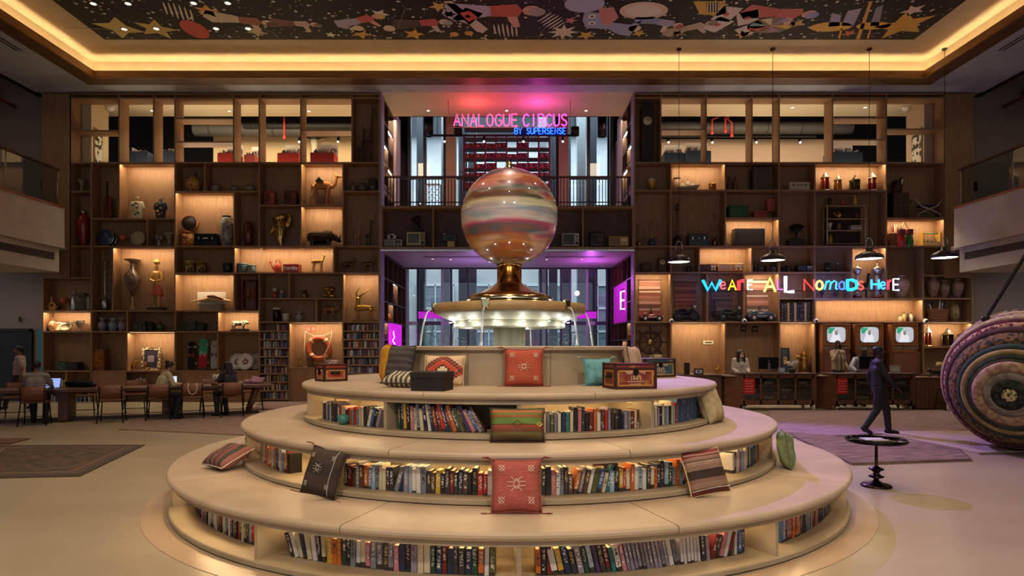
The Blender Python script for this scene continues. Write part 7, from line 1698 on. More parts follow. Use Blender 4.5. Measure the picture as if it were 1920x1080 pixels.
I('gloves', 1697, 462, 34, 52, 'a82a24/c 3a7a3c/c 8a3a34', 'boxing_gloves', 'red and green boxing gloves hanging over the shelf edge', 'boxing gloves', Y=19.93, dz=-.12)
I('tin', 1681, 409, 15, 24, '3a2a22 2a1e18', 'dark_candles', 'dark pillar candle on the apothecary chest', 'candle', dz=.80)
I('goblet', 1691, 409, 8, 30, 'a89a84/m 8a7c68/m', 'candlestick', 'silver candlestick on the apothecary chest', 'candlestick', dz=.80)
for k, (px, dz, kind, w, h, c, n, l, ct) in enumerate(((1556, 1.29, 'bottle', 8, 16, '2a2420/c 1c1814', 'dark_bottle', 'dark bottle on top of the bamboo stand', 'bottle'), (1580, 1.29, 'pot', 9, 10, 'a8402c/c 8a2f20/c', 'red_jar', 'small red jar on top of the bamboo stand', 'jar'), (1603, 1.29, 'bottle', 7, 19, 'b8923c/c c8a860', 'yellow_bottle', 'yellow bottle on top of the bamboo stand', 'bottle'),
 (1573, .88, 'can', 16, 12, 'c0a44c/m a88a3c/m', 'brass_kettle', 'brass kettle on the upper shelf of the bamboo stand', 'kettle'), (1606, .88, 'pot', 9, 8, '6a2c24/c 5a241c/c', 'red_pot', 'dark red pot on the upper shelf of the bamboo stand', 'pot'), (1556, .51, 'cup', 9, 13, 'c8bca8/c b8ac98/c', 'white_cup', 'white cup on the middle shelf of the bamboo stand', 'cup'), (1573, .51, 'tin', 7, 12, '8a6a3c/c 6a4c28', 'brown_tin', 'brown tin on the middle shelf of the bamboo stand', 'tin'), (1603, .51, 'case', 20, 8, 'b0a490 6a5c48', 'flat_case', 'pale flat case on the middle shelf of the bamboo stand', 'case'), (1557, .08, 'bottle', 7, 18, '9a7c34/c 8a6c2c', 'amber_bottle', 'amber bottle on the lowest shelf of the bamboo stand', 'bottle'))):
 I(kind, px, 462, w, h, c, n, l, ct, dz=dz + .01, Y=20.18)
for k, (px, w, h, c, lab) in enumerate(((1688, 7, 12, 'c8b48a/c', 'squat cream jar'), (1695, 6, 17, 'b8965c/c', 'tan bottle'), (1702, 5, 16, '2c211a/c', 'black bottle'), (1708, 6, 17, 'c8bca0/c', 'pale bottle'), (1715, 5, 12, '3a2a1c/c', 'brown bottle'))):
 I('bottle', px, 604, w, h, c + ' 4a3a28', 'toiletry_bottle', lab + ' in the row above the televisions', 'bottle', 'bottles above the televisions')
for k, (x, ht, cols, lab) in enumerate(((1218, 66, 'b0705c 8a4a3c c8a88c 6a3a30 b88a74 94604c', 'hand-woven rug in pink and cream bands in the lit bay behind the red car'), (1285, 62, '8a4a28 6a341c 9a5a30 7a3e20', 'hand-woven rug in burnt orange bands behind the black motorbike'), (1353, 62, '6a5450 4a3c3c 7f6864 5a4a48', 'hand-woven rug in grey mauve bands behind the green scooter'), (1420, 66, 'b8846c 8a5a48 cfb498 6a4a3c a8705a', 'hand-woven rug in salmon and cream bands in the lit bay behind the grey car'))):
 I('rug', x, 604, 40, ht, cols, 'woven_rug', lab, 'rug', Y=20.40, dz=.2)
# drink crate with lettering
t = I('box', 548, 512, 29, 16, '8f2018/c 9c261c/c', 'drink_crate', 'red drink crate with white script lettering in the lit bay', 'crate')
strokes('Coca-Cola', .40, .11, .008, 4, y=-.16, z0=.08).ob('lettering', 'd8ccc0', t)
t = [o for o in SC.objects if o.name.startswith('barrel_tin')][0]
strokes('Beer', .24, .1, .009, 4, y=-.185, z0=.24).ob('lettering', '5a1f16', t)
# lifebuoy
t = T('lifebuoy', 'orange lifebuoy with rope hung in the tall lit bay', 'lifebuoy', ((598 - 955) / F * 20.3, 20.3, HZ + (648 - 653) / F * 20.3))
g = G(); q = [(.33 * cos(2 * pi * k / 40), 0, .33 * sin(2 * pi * k / 40)) for k in range(40)]; g.tube(q, .085, 12, True); g.ob('ring', mat('buoy_orange', 'b8552c', 'a84824', rough=.5, scale=6), t)
for k in range(4):
 a = pi / 4 + k * pi / 2; G().tube([(.33 * cos(a + d), 0, .33 * sin(a + d)) for d in (-.14, 0, .14)], .089, 12).ob('pale_band', 'c8a070', t)
G().tube([(-.4, -.02, -.52), (-.46, -.03, -.1), (-.42, -.03, .52), (-.1, -.05, .38), (0, -.06, .40), (.12, -.05, .38), (.42, -.03, .5), (.36, -.08, .1), (.2, -.1, -.2), (.24, -.08, -.62)], .014, 6).ob('rope', 'c8b090', t)
for x in (-.42, .42): G().cap((x, .1, .52), (x, -.04, .52), .02).ob('wall_peg', 'b0a48c', t)
t = T('fire_sign', 'two small red square signs on the back of the lifebuoy bay', 'sign', ((583 - 955) / F * 20.44, 20.44, HZ + (648 - 617) / F * 20.44))
for x in (-.09, .09): G().box(x - .08, x + .08, -.012, 0, -.08, .08).ob('plate', 'b0503c', t); G().tube([(x + .04 * cos(a), -.015, .04 * sin(a)) for a in [2 * pi * k / 10 for k in range(10)]], .008, 4, True).ob('pictogram', 'd8c0a8', t)
t = T('wall_plate', 'small white notice plate on the lit panel behind reception', 'sign', P(1328, 642, 20.44)); G().box(-.16, .16, -.012, 0, -.055, .055).ob('plate', 'd8cfae', t); G().box(-.11, .11, -.016, -.011, -.025, .02).ob('print', '4a4420', t)
for k, (px, py, w) in enumerate(((1394, 616, .09), (1415, 617, .1))):
 t = T('dark_plaque', 'small dark plaque on the back panel, %s of two above the receptionist' % ORDS[k], 'plaque', P(px, py, 20.44)); G().box(-w, w, -.015, 0, -.1, .1).ob('plate', '3a1f1a', t); G().box(-w * .6, w * .6, -.02, -.014, -.03, .03).ob('print', '8a7a6a', t)
# paperbacks object
o = BOOKROWS.ob('paperback_rows', bpy.data.materials['painted_spines']); o['kind'] = 'stuff'; o['label'] = 'hundreds of small paperbacks and volumes filling the wall shelves'
# ---------------------------------------------------------------- console televisions behind reception
TVM = mat('console_wood', '96592f', '744320', rough=.4, scale=6, st=(5, 5, .5))
for k, (px, w, dy) in enumerate(((1567, 52, 0), (1629, 52, 1), (1695, 50, 1))):
 b = P(px, 648, 19.85); b.z = .62; W_ = w / F * 19.85
 H_ = P(0, 607, 19.85).z - b.z - .001
 t = T('console_television', ('wooden console television with a lit screen behind the man on the phone', 'wooden console television with a lit screen, middle of the three', 'wooden console television with a lit screen standing on a low cabinet')[k], 'television', b)
 z1 = P(0, 655, 19.85).z - b.z
 G().box(-W_ / 2, W_ / 2, -.02, .4, z1 - .1, H_).ob('cabinet', TVM, t, bev=.015)
 g = G(); e = .05
 for a in ((-W_ / 2 + .0, -W_ / 2 + e, z1, H_), (W_ / 2 - e, W_ / 2, z1, H_), (-W_ / 2 + e, W_ / 2 - e, H_ - e, H_), (-W_ / 2 + e, W_ / 2 - e, z1 + .12, z1 + .16)): g.box(a[0], a[1], -.05, -.02, a[2], a[3])
 g.ob('front_frame', TVM, t, bev=.006)
 zs = (z1 + .16 + H_ - e) / 2; hs = (H_ - e - z1 - .16) / 2 * .82; ws = W_ / 2 * .66
 def se(a, q, r=1): return [(q[0] * r * abs(cos(x)) ** .45 * (1 if cos(x) > 0 else -1), q[1] * r * abs(sin(x)) ** .45 * (1 if sin(x) > 0 else -1) + zs) for x in [2 * pi * i / 32 for i in range(32)]]
 G().prism(se(0, (ws, hs), 1.06), -.032, -.02).ob('screen_bezel', '6a6460', t)
 s = G().prism(se(0, (ws, hs)), -.04, -.03).ob('screen', mat('tv_screen', 'b8bcc6', emit=.75), t)
 G().prism([(-ws * .86, zs + hs * .9), (-ws * .1, zs + hs * .9), (-ws * .62, zs + hs * .1), (-ws * .9, zs + hs * .3)], -.044, -.04).ob('green_corner', mat('tv_green', '2fa878', emit=.6), s)
 G().prism([(-ws * .7, zs - hs * .92), (ws * .5, zs - hs * .92), (ws * .42, zs - hs * .2), (ws * .2, zs + hs * .1), (ws * .22, zs + hs * .55), (-ws * .1, zs + hs * .75), (-ws * .36, zs + hs * .5), (-ws * .4, zs - hs * .1)], -.047, -.043).ob('robed_figure', mat('tv_white', 'd8dce4', emit=.85), s)
 g = G(); g.prism([(-ws * .2, zs + hs * .5), (ws * .16, zs + hs * .5), (ws * .14, zs + hs * .1), (-ws * .05, zs - hs * .02), (-ws * .2, zs + hs * .1)], -.05, -.046); g.ob('face_shape', mat('tv_face', '9a8c88', emit=.5), s)
 G().box(-ws * .26, ws * .2, -.052, -.048, zs + hs * .56, zs + hs * .62).ob('head_cord', '202022', s); G().prism([(-ws * .15, zs + hs * .06), (ws * .12, zs + hs * .06), (0, zs - hs * .06)], -.053, -.049).ob('beard_shape', '2a2828', s)
 G().box(-W_ / 2 + e, W_ / 2 - e, -.03, -.018, z1, z1 + .12).ob('control_panel', '6a5646', t)
 for x in (-.04, .06):
  g = G(); g.lathe([(.022, 0), (.02, .02), (0, .022)], 10); o = g.ob('knob', '2a2220', t, loc=(x, -.03, z1 + .07)); o.rotation_euler = (pi / 2, 0, 0)
 G().box(-W_ / 2 - (.06 if k == 2 else 0), W_ / 2 + (.06 if k == 2 else 0), -.06, .4, .18, z1 - .102).ob('base_cabinet', '5e3620/w', t, bev=.012)
 G().box(-W_ * .44, W_ * .44, -.068, -.058, .24, z1 - .16).ob('speaker_cloth', mat('speaker_cloth', '7a4a34', '6a3c2a', scale=60, rough=.8), t)
 for x in (-.42, .42):
  for y in (0, .34): G().tube([(W_ * x, y, .18), (W_ * x * 1.06, y, 0)], [.03, .018], 7).ob('leg', TVM, t)
struct(G().box(sx(1190), sx(1823), YF - .62, YF - .001, .0, .6), 'trim_9', mat('back_counter', '4a2f20', '3a2418', rough=.4, scale=5)) if 0 else None
bc = T('back_counter', 'long low dark wooden counter running along the right bookcase behind reception', 'counter', ((sx(1360) + sx(1823)) / 2, YF, 0)); w = (sx(1823) - sx(1360)) / 2
G().box(-w, w, -.55, -.005, .57, .62).ob('top_board', DARKW, bc)
for k in range(9):
 x = -w + k * 2 * w / 9; G().box(x + .01, x + 2 * w / 9 - .01, -.5, -.01, .06, .565).ob('cabinet_unit', 'cab', bc) if 0 else G().box(x + .01, x + 2 * w / 9 - .01, -.5, -.01, .06, .565).ob('cabinet_front', DARKW, bc)
G().box(-w, w, -.46, -.01, 0, .06).ob('plinth', BLACK, bc)
# ---------------------------------------------------------------- long table, chairs and people
def person(loc, rz, label, J, skin='8a6048', hair='17110e', top='8f8274', low='16161a', shoe='14110f', sleeve=1.0, hairk='short', extra=None, h=1.0):
 """J: joints in metres, facing -y. One continuous body; clothes, hair and face details are its parts."""
 t = T('person', label, 'person', loc, rz)
 V = {k: Vector(v) * h for k, v in J.items()}
 def W_(a, b, k): return a.lerp(b, k)
 sk = mat('skin_' + skin, skin, rough=.5)
 B = G()
 pel, che, nek, hd = V['pel'], V['che'], V['nek'], V['head']
 up = (nek - pel).normalized()
 for s in 'LR':
  B.cap(V['hip' + s], V['kn' + s], .085, .058, 10); B.cap(V['kn' + s], V['an' + s], .056, .038, 10)
  sh, el, wr = V['sh' + s], V['el' + s], V['wr' + s]
  B.cap(sh, el, .052, .040, 10); B.cap(el, wr, .040, .027, 10); B.cap(nek, sh, .06, .058, 10)
  # hand
  d = (V['hd' + s] - wr).normalized(); n = Vector((0, 0, 1)) if abs(d.z) < .8 else Vector((0, -1, 0))
  side = d.cross(n).normalized(); n = side.cross(d)
  pc = wr + d * .05
  for q in (-.024, 0, .024): B.cap(wr + d * .02 + side * q * .6, pc + d * .035 + side * q, .014, .013, 8)
  for i, (q, L) in enumerate(((-.033, .055), (-.011, .068), (.011, .064), (.032, .050))):
   p0 = pc + d * .04 + side * q; p1 = p0 + d * L * .5 - n * L * .12; p2 = p1 + d * L * .38 - n * L * .42
   B.cap(p0, p1, .009, .0085, 8); B.cap(p1, p2, .0085, .007, 8)
  sg = 1 if s == 'L' else -1
  B.cap(wr + d * .03 + side * .03 * sg, wr + d * .06 + side * .055 * sg, .012, .0095, 8); B.cap(wr + d * .06 + side * .055 * sg, wr + d * .085 + side * .05 * sg - n * .012, .0095, .008, 8)
  f = (V['to' + s] - V['an' + s]); B.cap(V['an' + s], V['to' + s], .035, .03, 8)
 for q in (-.07, .07):
  B.cap(pel + Vector((q, 0, 0)), W_(pel, che, .6) + Vector((q * .9, 0, 0)), .105, .10, 10); B.cap(W_(pel, che, .6) + Vector((q * .9, 0, 0)), che + Vector((q * 1.1, 0, 0)), .10, .11, 10)
 B.cap(che, nek, .1, .06, 10); B.cap(nek, hd, .052, .05, 10)
 look = V['look'].normalized(); sd = Vector((0, 0, 1)).cross(look).normalized(); hu = look.cross(sd)
 M = Matrix((sd, -look, hu)).transposed().to_4x4(); M.translation = hd
 B.X = M
 B.ell((0, .01, .03), (.074, .094, .088), 14, 10); B.cap((0, -.03, -.02), (0, -.045, -.075), .06, .042, 10); B.cap((0, -.088, .015), (0, -.108, -.018), .012, .017, 8)
 for e in (-1, 1): B.ell((e * .078, .012, .0), (.012, .022, .034), 8, 6); B.cap((e * .03, -.075, -.005), (e * .045, -.05, -.02), .02, .022, 8)
 B.cap((-.02, -.088, -.058), (.02, -.088, -.058), .009, .009, 6)
 B.X = None
 B.ob('body', sk, t, remesh=.0085, smooth=3)
 for e in (-1, 1):
  g = G(); g.X = M; g.ell((e * .033, -.082, .018), (.013, .008, .008), 8, 6); ey = g.ob('eye', 'd8d4cc/c', t)
  g = G(); g.X = M; g.ell((e * .033, -.0895, .018), (.006, .003, .006), 8, 5); g.ob('iris', '1a120c/c', ey)
  g = G(); g.X = M; g.cap((e * .018, -.09, .042), (e * .05, -.08, .044), .005, .004, 6); g.ob('eyebrow', hair, t)
 g = G(); g.X = M; g.cap((-.02, -.097, -.058), (.02, -.097, -.058), .004, .004, 6); g.ob('lips', mat('lip_' + skin, skin, rough=.4), t)
 # top
 S = G()
 for q in (-.07, .07):
  S.cap(W_(pel, che, .05) + Vector((q, 0, 0)), W_(pel, che, .6) + Vector((q, 0, 0)), .125, .115, 10); S.cap(W_(pel, che, .6) + Vector((q, 0, 0)), che + Vector((q * 1.1, 0, .02)), .115, .122, 10)
 S.cap(che, W_(che, nek, .8), .12, .075, 10)
 for s in 'LR':
  sh, el, wr = V['sh' + s], V['el' + s], V['wr' + s]
  S.cap(W_(che, nek, .75), sh, .085, .073, 10)
  if sleeve <= .5: S.cap(sh, W_(sh, el, sleeve * 1.6), .071, .064, 10)
  else: S.cap(sh, el, .070, .056, 10); S.cap(el, W_(el, wr, min(1, (sleeve - .5) * 1.8)), .056, .042, 10)
 S.ob('top_garment', top, t, remesh=.012, smooth=4)
 g = G(); c = W_(che, nek, .93); g.lathe([(.062, -.01), (.072, 0), (.066, .018)], 16); o = g.ob('collar', top, t); o.matrix_local = Matrix.Translation(c) @ up.to_track_quat('Z', 'Y').to_matrix().to_4x4()
 L = G()
 for s in 'LR': L.cap(V['hip' + s], V['kn' + s], .105, .074, 10); L.cap(V['kn' + s], W_(V['kn' + s], V['an' + s], .93), .073, .058, 10)
 L.cap(V['hipL'], V['hipR'], .11, .11, 10); L.cap(V['hipL'], pel + Vector((.06, 0, .03)) , .11, .11, 10); L.cap(V['hipR'], pel + Vector((-.06, 0, .03)), .11, .11, 10)
 L.ob('trousers', low, t, remesh=.012, smooth=4)
 for s in 'LR':
  a, b = V['an' + s], V['to' + s]; g = G(); g.cap(a + Vector((0, 0, -.025)) - (b - a) * .25, b + Vector((0, 0, .0)), .046, .04, 10); g.cap(a, a + Vector((0, 0, -.03)), .05, .05, 10); g.ob('shoe', shoe, t, remesh=.012)
 H = G(); H.X = M
 if hairk != 'bald':
  H.ell((0, .022, .045), (.084, .098, .084), 14, 10); H.cap((0, .085, .0), (0, .08, -.045), .045, .03, 8)
  for e in (-1, 1): H.cap((e * .072, .02, .03), (e * .07, .045, -.03), .022, .018, 8)
 else:
  H.ell((0, .016, .036), (.0765, .0955, .0865), 14, 10)
 if hairk == 'long':
  for e in (-1, 1): H.cap((e * .07, .0, .04), (e * .092, -.03, -.12), .035, .04, 8); H.cap((e * .092, -.03, -.12), (e * .095, -.15, -.36), .045, .022, 8)
  for q in (-.05, 0, .05): H.cap((q, .09, .03), (q, .1, -.16), .05, .045, 8); H.cap((q, .1, -.16), (q, .09, -.34), .045, .025, 8)
 if hairk == 'bun': H.ell((0, .1, .1), (.05, .05, .045), 10, 8); H.cap((0, .06, .09), (0, .1, .1), .05, .045, 8)
 H.ob('hair', mat('hair_' + hair, hair, rough=.5), t, remesh=.01, smooth=2)
 if extra: extra(t, V, M, sk)
 return t
def stand(**k):
 J = dict(pel=(0, 0, .97), che=(0, .01, 1.26), nek=(0, .015, 1.47), head=(0, -.01, 1.63), look=(0, -1, 0), hipL=(.09, 0, .92), hipR=(-.09, 0, .92), knL=(.1, -.02, .5), knR=(-.1, -.02, .5), anL=(.1, .02, .085), anR=(-.1, .02, .085), toL=(.12, -.12, .04), toR=(-.12, -.12, .04),
             shL=(.185, .02, 1.42), shR=(-.185, .02, 1.42), elL=(.23, .03, 1.13), elR=(-.23, .03, 1.13), wrL=(.22, -.06, .9), wrR=(-.22, -.06, .9), hdL=(.22, -.1, .82), hdR=(-.22, -.1, .82)); J.update(k); return J
def sit(seat=.52, **k):
 z = seat
 J = dict(pel=(0, .02, z + .11), che=(0, -.05, z + .42), nek=(0, -.08, z + .62), head=(0, -.12, z + .78), look=(0, -1, -.25), hipL=(.09, 0, z + .09), hipR=(-.09, 0, z + .09), knL=(.12, -.42, z + .07), knR=(-.12, -.42, z + .07), anL=(.12, -.38, .085), anR=(-.12, -.32, .085), toL=(.13, -.53, .04), toR=(-.13, -.47, .04),
             shL=(.185, -.06, z + .57), shR=(-.185, -.06, z + .57), elL=(.26, -.22, z + .32), elR=(-.26, -.22, z + .32), wrL=(.16, -.46, z + .31), wrR=(-.16, -.46, z + .31), hdL=(.1, -.55, z + .29), hdR=(-.1, -.55, z + .29)); J.update(k); return J
# table: runs from the frame edge back towards the bookcase
ta = Vector((-11.3, 14.1, 0)); td = Vector((4.4, 1.9, 0)).normalized(); tn = Vector((-td.y, td.x, 0)); TA = atan2(td.y, td.x)
TLEN = 7.6
tb = T('communal_table', 'very long dark wooden communal table in front of the left bookcase', 'table', ta - td * 1.9, TA)
for k in range(4): G().box(0, TLEN, .28 * k + .002, .28 * (k + 1) - .002, .69, .76).ob('top_plank', TABW, tb, bev=.006, seg=1)
for x in (.5, 3.1, 5.2, 7.15):
 lg = G().box(x - .09, x + .09, .1, 1.0, .03, .69).ob('leg', TABW, tb) if x < 7 else None
 if x > 7:
  for y in (.12, 1.0): G().tube([(x + .1, y, .69), (x - .12, y, .03)], [.07, .05], 4).ob('leg', TABW, tb)
G().box(.2, TLEN - .3, .46, .66, .0, .07).ob('foot_rail', DARKW, tb)
def tpt(u, v, z=0): return ta - td * 1.9 + td * u + tn * v + Vector((0, 0, z))
LEA = mat('tan_leather', '7d4a30', '6a3c26', rough=.45, scale=8)
def chair(p, rz, label):
 t = T('dining_chair', label, 'chair', p, rz, 'leather chairs at the communal table')
 g = G(); n = 8; vs = []; 
 for j, z in ((0, .55), (1, .86)):
  for i in range(n + 1):
   a = -1 + 2 * i / n; vs.append((a * .235, .23 - .05 * a * a, z)); 
 for j, z in ((0, .55), (1, .86)):
  for i in range(n + 1):
   a = -1 + 2 * i / n; vs.append((a * .235, .25 - .05 * a * a, z))
 m = n + 1; fs = []
 for i in range(n): fs += [(i, i + 1, m + i + 1, m + i), (2 * m + i + 1, 2 * m + i, 3 * m + i, 3 * m + i + 1), (m + i, m + i + 1, 3 * m + i + 1, 3 * m + i), (i + 1, i, 2 * m + i, 2 * m + i + 1)]
 fs += [(0, m, 3 * m, 2 * m), (n, 2 * m + n, 3 * m + n, m + n)]
 g.add(vs, fs, True); g.ob('backrest', LEA, t)
 G().box(-.235, .235, -.2, .2, .495, .53).ob('seat', LEA, t, bev=.015, seg=2)
 for sx_ in (-1, 1):
  G().tube([(sx_ * .22, -.17, .5), (sx_ * .255, -.23, 0)], .013, 6).ob('leg', BLKM, t); G().tube([(sx_ * .225, .235, .84), (sx_ * .22, .2, .5), (sx_ * .26, .27, 0)], .013, 6).ob('leg', BLKM, t)
  G().tube([(sx_ * .245, -.215, .16), (sx_ * .25, .245, .16)], .009, 5).ob('side_rail', BLKM, t)
 G().tube([(-.245, -.212, .17), (.245, -.212, .17)], .009, 5).ob('foot_bar', BLKM, t)
 return t
# near side: backs to the camera, so they face the table (+n)
NEAR = [(1.42, 'man in the grey shirt sits on it'), (3.72, 'empty chair between the two seated readers'), (4.95, 'woman in the cream jacket sits on it'), (5.82, 'empty chair with a white bag strap hung on its back'), (7.05, 'woman with long dark hair sits on it')]
def on(px, v, zpx=None):
 """distance along the table where the line v from the front edge shows at px"""
 o = ta - td * 1.9 + tn * v; k = (px - 955) / F
 return (k * o.y - o.x) / (td.x - k * td.y)
ch = []
for px, v, lab in ((66, -.25, 'tan leather chair, a man in a grey shirt sits on it'), (210, -.3, 'empty tan leather chair in front of the long table, first from the sitting man'), (299, -.3, 'tan leather chair, a woman in a cream jacket sits on it'), (361, -.22, 'empty tan leather chair with a white bag strap on its back'), (436, -.22, 'tan leather chair, a woman with long dark hair sits on it')):
 u = on(px, v); p = tpt(u, v); ch.append((u, v)); chair(p, TA + pi, lab)
for px, lab in ((28, 'tan leather chair across the table, at the frame edge'), (158, 'tan leather chair across the table behind the first empty one'), (253, 'tan leather chair across the table, left of the woman in cream'), (395, 'tan leather chair across the table behind the bag strap'), (474, 'tan leather chair across the table near its far end')):
 u = on(px, 1.45); p = tpt(u, 1.45); chair(p, TA, lab)
# people at the table
u, v = ch[0]
person(tpt(u, v), TA + pi, 'person seated with back turned, grey T-shirt and dark jeans, at the long table', sit(seat=.52, look=(.1, -1, -.3), wrR=(-.22, -.5, .80), wrL=(.2, -.5, .80), hdL=(.1, -.6, .79), hdR=(-.12, -.6, .79), anR=(-.16, -.1, .085), toR=(-.17, -.24, .04)), skin='7d543c', top='857a70', low='15181f', sleeve=.45, h=1.0)
u, v = ch[2]
person(tpt(u, v), TA + pi - 1.15, 'person with dark bun and cream jacket sitting sideways and reading a laptop', sit(seat=.52, che=(0, -.1, .93), nek=(0, -.17, 1.12), head=(0, -.24, 1.26), shL=(.17, -.15, 1.07), shR=(-.17, -.15, 1.07), look=(.2, -1, -.2)), skin='a5765a', top='b0a07a', low='1a1819', sleeve=1.0, hairk='bun')
u, v = ch[4]
def wristwatch(t, V, M, sk): pass
person(tpt(u, v), TA + pi + .75, 'person with long dark hair and black T-shirt resting chin on hand at the table', sit(seat=.52, che=(0, -.1, .92), nek=(0, -.16, 1.11), head=(0, -.22, 1.25), look=(0, -1, -.3), shL=(.17, -.14, 1.06), shR=(-.17, -.14, 1.06), elR=(-.2, -.42, .84), wrR=(-.1, -.36, 1.08), hdR=(-.06, -.34, 1.16)), skin='96684e', top='141316', low='16161a', sleeve=.45, hairk='long')
# walker at the left edge
person((-13.4, 17.5, 0), radians(-70), 'person in a white and rose shirt walking past the doorway beyond the table', stand(knL=(.1, -.2, .52), anL=(.1, -.3, .1), toL=(.1, -.44, .06), knR=(-.1, .06, .5), anR=(-.1, .28, .12), toR=(-.1, .16, .05), elL=(.24, .15, 1.15), wrL=(.24, .1, .93), hdL=(.24, .08, .84)), skin='8a5c46', top='a08886', low='2a201e', sleeve=.5)
# things on the table
def laptop(p, rz, lab, scr):
 t = T('laptop', lab, 'laptop', p, rz)
 G().box(-.17, .17, -.12, .12, 0, .016).ob('keyboard_base', 'b0b0b2/m', t, bev=.004, seg=1)
 l = G().box(-.17, .17, -.006, .006, 0, .235).ob('lid', '9a9a9c/m', t); l.location = (0, .12, .014); l.rotation_euler = (-.25, 0, 0)
 s = G().box(-.158, .158, -.009, -.006, .012, .225).ob('screen', mat('laptop_screen' + scr, scr, emit=1.1), l)
 for k in range(4): G().box(-.14 + .02 * k, .02, -.012, -.009, .19 - .045 * k, .21 - .045 * k).ob('window_block', mat('laptop_block', '4a6a94', emit=.5), s) if 0 else None
 for k in range(4):
  o = G().box(-.14, .0 - .02 * (k % 2), -.0115, -.0085, .17 - .045 * k, .2 - .045 * k).ob('screen_block', mat('laptop_block', '4a6280', emit=.5), l)
 return t
laptop(tpt(on(318, .35), .35, .761), TA + .1, 'open silver laptop with bright screen in front of the woman in cream', 'c4d4ea')
laptop(tpt(on(92, .38), .38, .761), TA - .3, 'open laptop with blue screen in front of the man in grey', '8fa8e8')
def tt(px, v): return tpt(on(px, v), v, .7605)
t = T('glass_tumbler', 'glass of dark drink right of the silver laptop', 'glass', tt(343, .5)); g = G(); g.lathe([(0, .005), (.04, 0), (.046, .11), (.041, .11), (.036, .01), (0, .01)], 16); g.ob('tumbler', GLASS, t); g = G(); g.lathe([(0, .012), (.035, .012), (.038, .07), (0, .07)], 14); g.ob('drink', '6a4020/c', t)
I_ = KD['flowers']; t = T('flower_pot', 'small pot of white flowers on the long table', 'flowers', tt(406, .55)); I_(t, .22, .26, ['d8d0c4', '4a3a34/c'])
t = T('folded_cloth', 'pink scarf lying in a heap at the far end of the long table', 'scarf', tt(476, .7)); g = G(); g.cap((-.22, 0, .05), (.1, .05, .07), .05, .07); g.cap((-.05, 0, .1), (.24, .02, .12), .05, .05); g.cap((.0, -.06, .05), (.2, -.02, .05), .05, .05); g.cap((-.05, .05, .18), (.1, .05, .14), .03, .04); g.ob('cloth', 'a8768c', t, remesh=.016)
t = T('shoulder_bag', 'black shoulder bag lying on the long table between laptop and woman', 'bag', tt(152, .7)); g = G(); g.cap((-.3, 0, .09), (.3, 0, .07), .09, .06); g.cap((-.2, .05, .08), (.2, .05, .08), .08, .08); g.ob('bag_body', '171618/c', t, remesh=.02); G().tube([(-.25, -.05, .1), (-.1, -.1, .17), (.12, -.1, .16), (.28, -.05, .08)], .012, 6).ob('strap', '2a282a', t)
t = T('ceramic_lid', 'small white dish beside the flower pot', 'dish', tt(365, .4)); g = G(); g.lathe([(0, .01), (.03, 0), (.05, .02), (.046, .024), (0, .014)], 14); g.ob('dish', 'c8b8a4/c', t)
t = T('coffee_cup', 'white coffee cup at the end of the table by the woman in black', 'cup', tt(452, .75)); g = G(); g.lathe([(0, .006), (.025, 0), (.04, .07), (.036, .07), (.022, .01), (0, .01)], 14); g.ob('cup', 'c8beb0/c', t); G().tube([(.038, 0, .06), (.06, 0, .05), (.055, 0, .025), (.03, 0, .02)], .005, 5).ob('handle', 'c8beb0/c', t)
t = T('tote_bag', 'brown bag with white rope strap hung over the empty chair', 'bag', tpt(on(361, -.5), -.5, .60)); t.rotation_euler = (0, 0, TA)
G().tube([(-.09, 0, .27), (-.1, -.01, .14), (-.06, -.02, .03), (0, -.02, 0), (.06, -.02, .03), (.1, -.01, .14), (.09, 0, .27)], .011, 6).ob('rope_strap', 'd0c0a4', t)
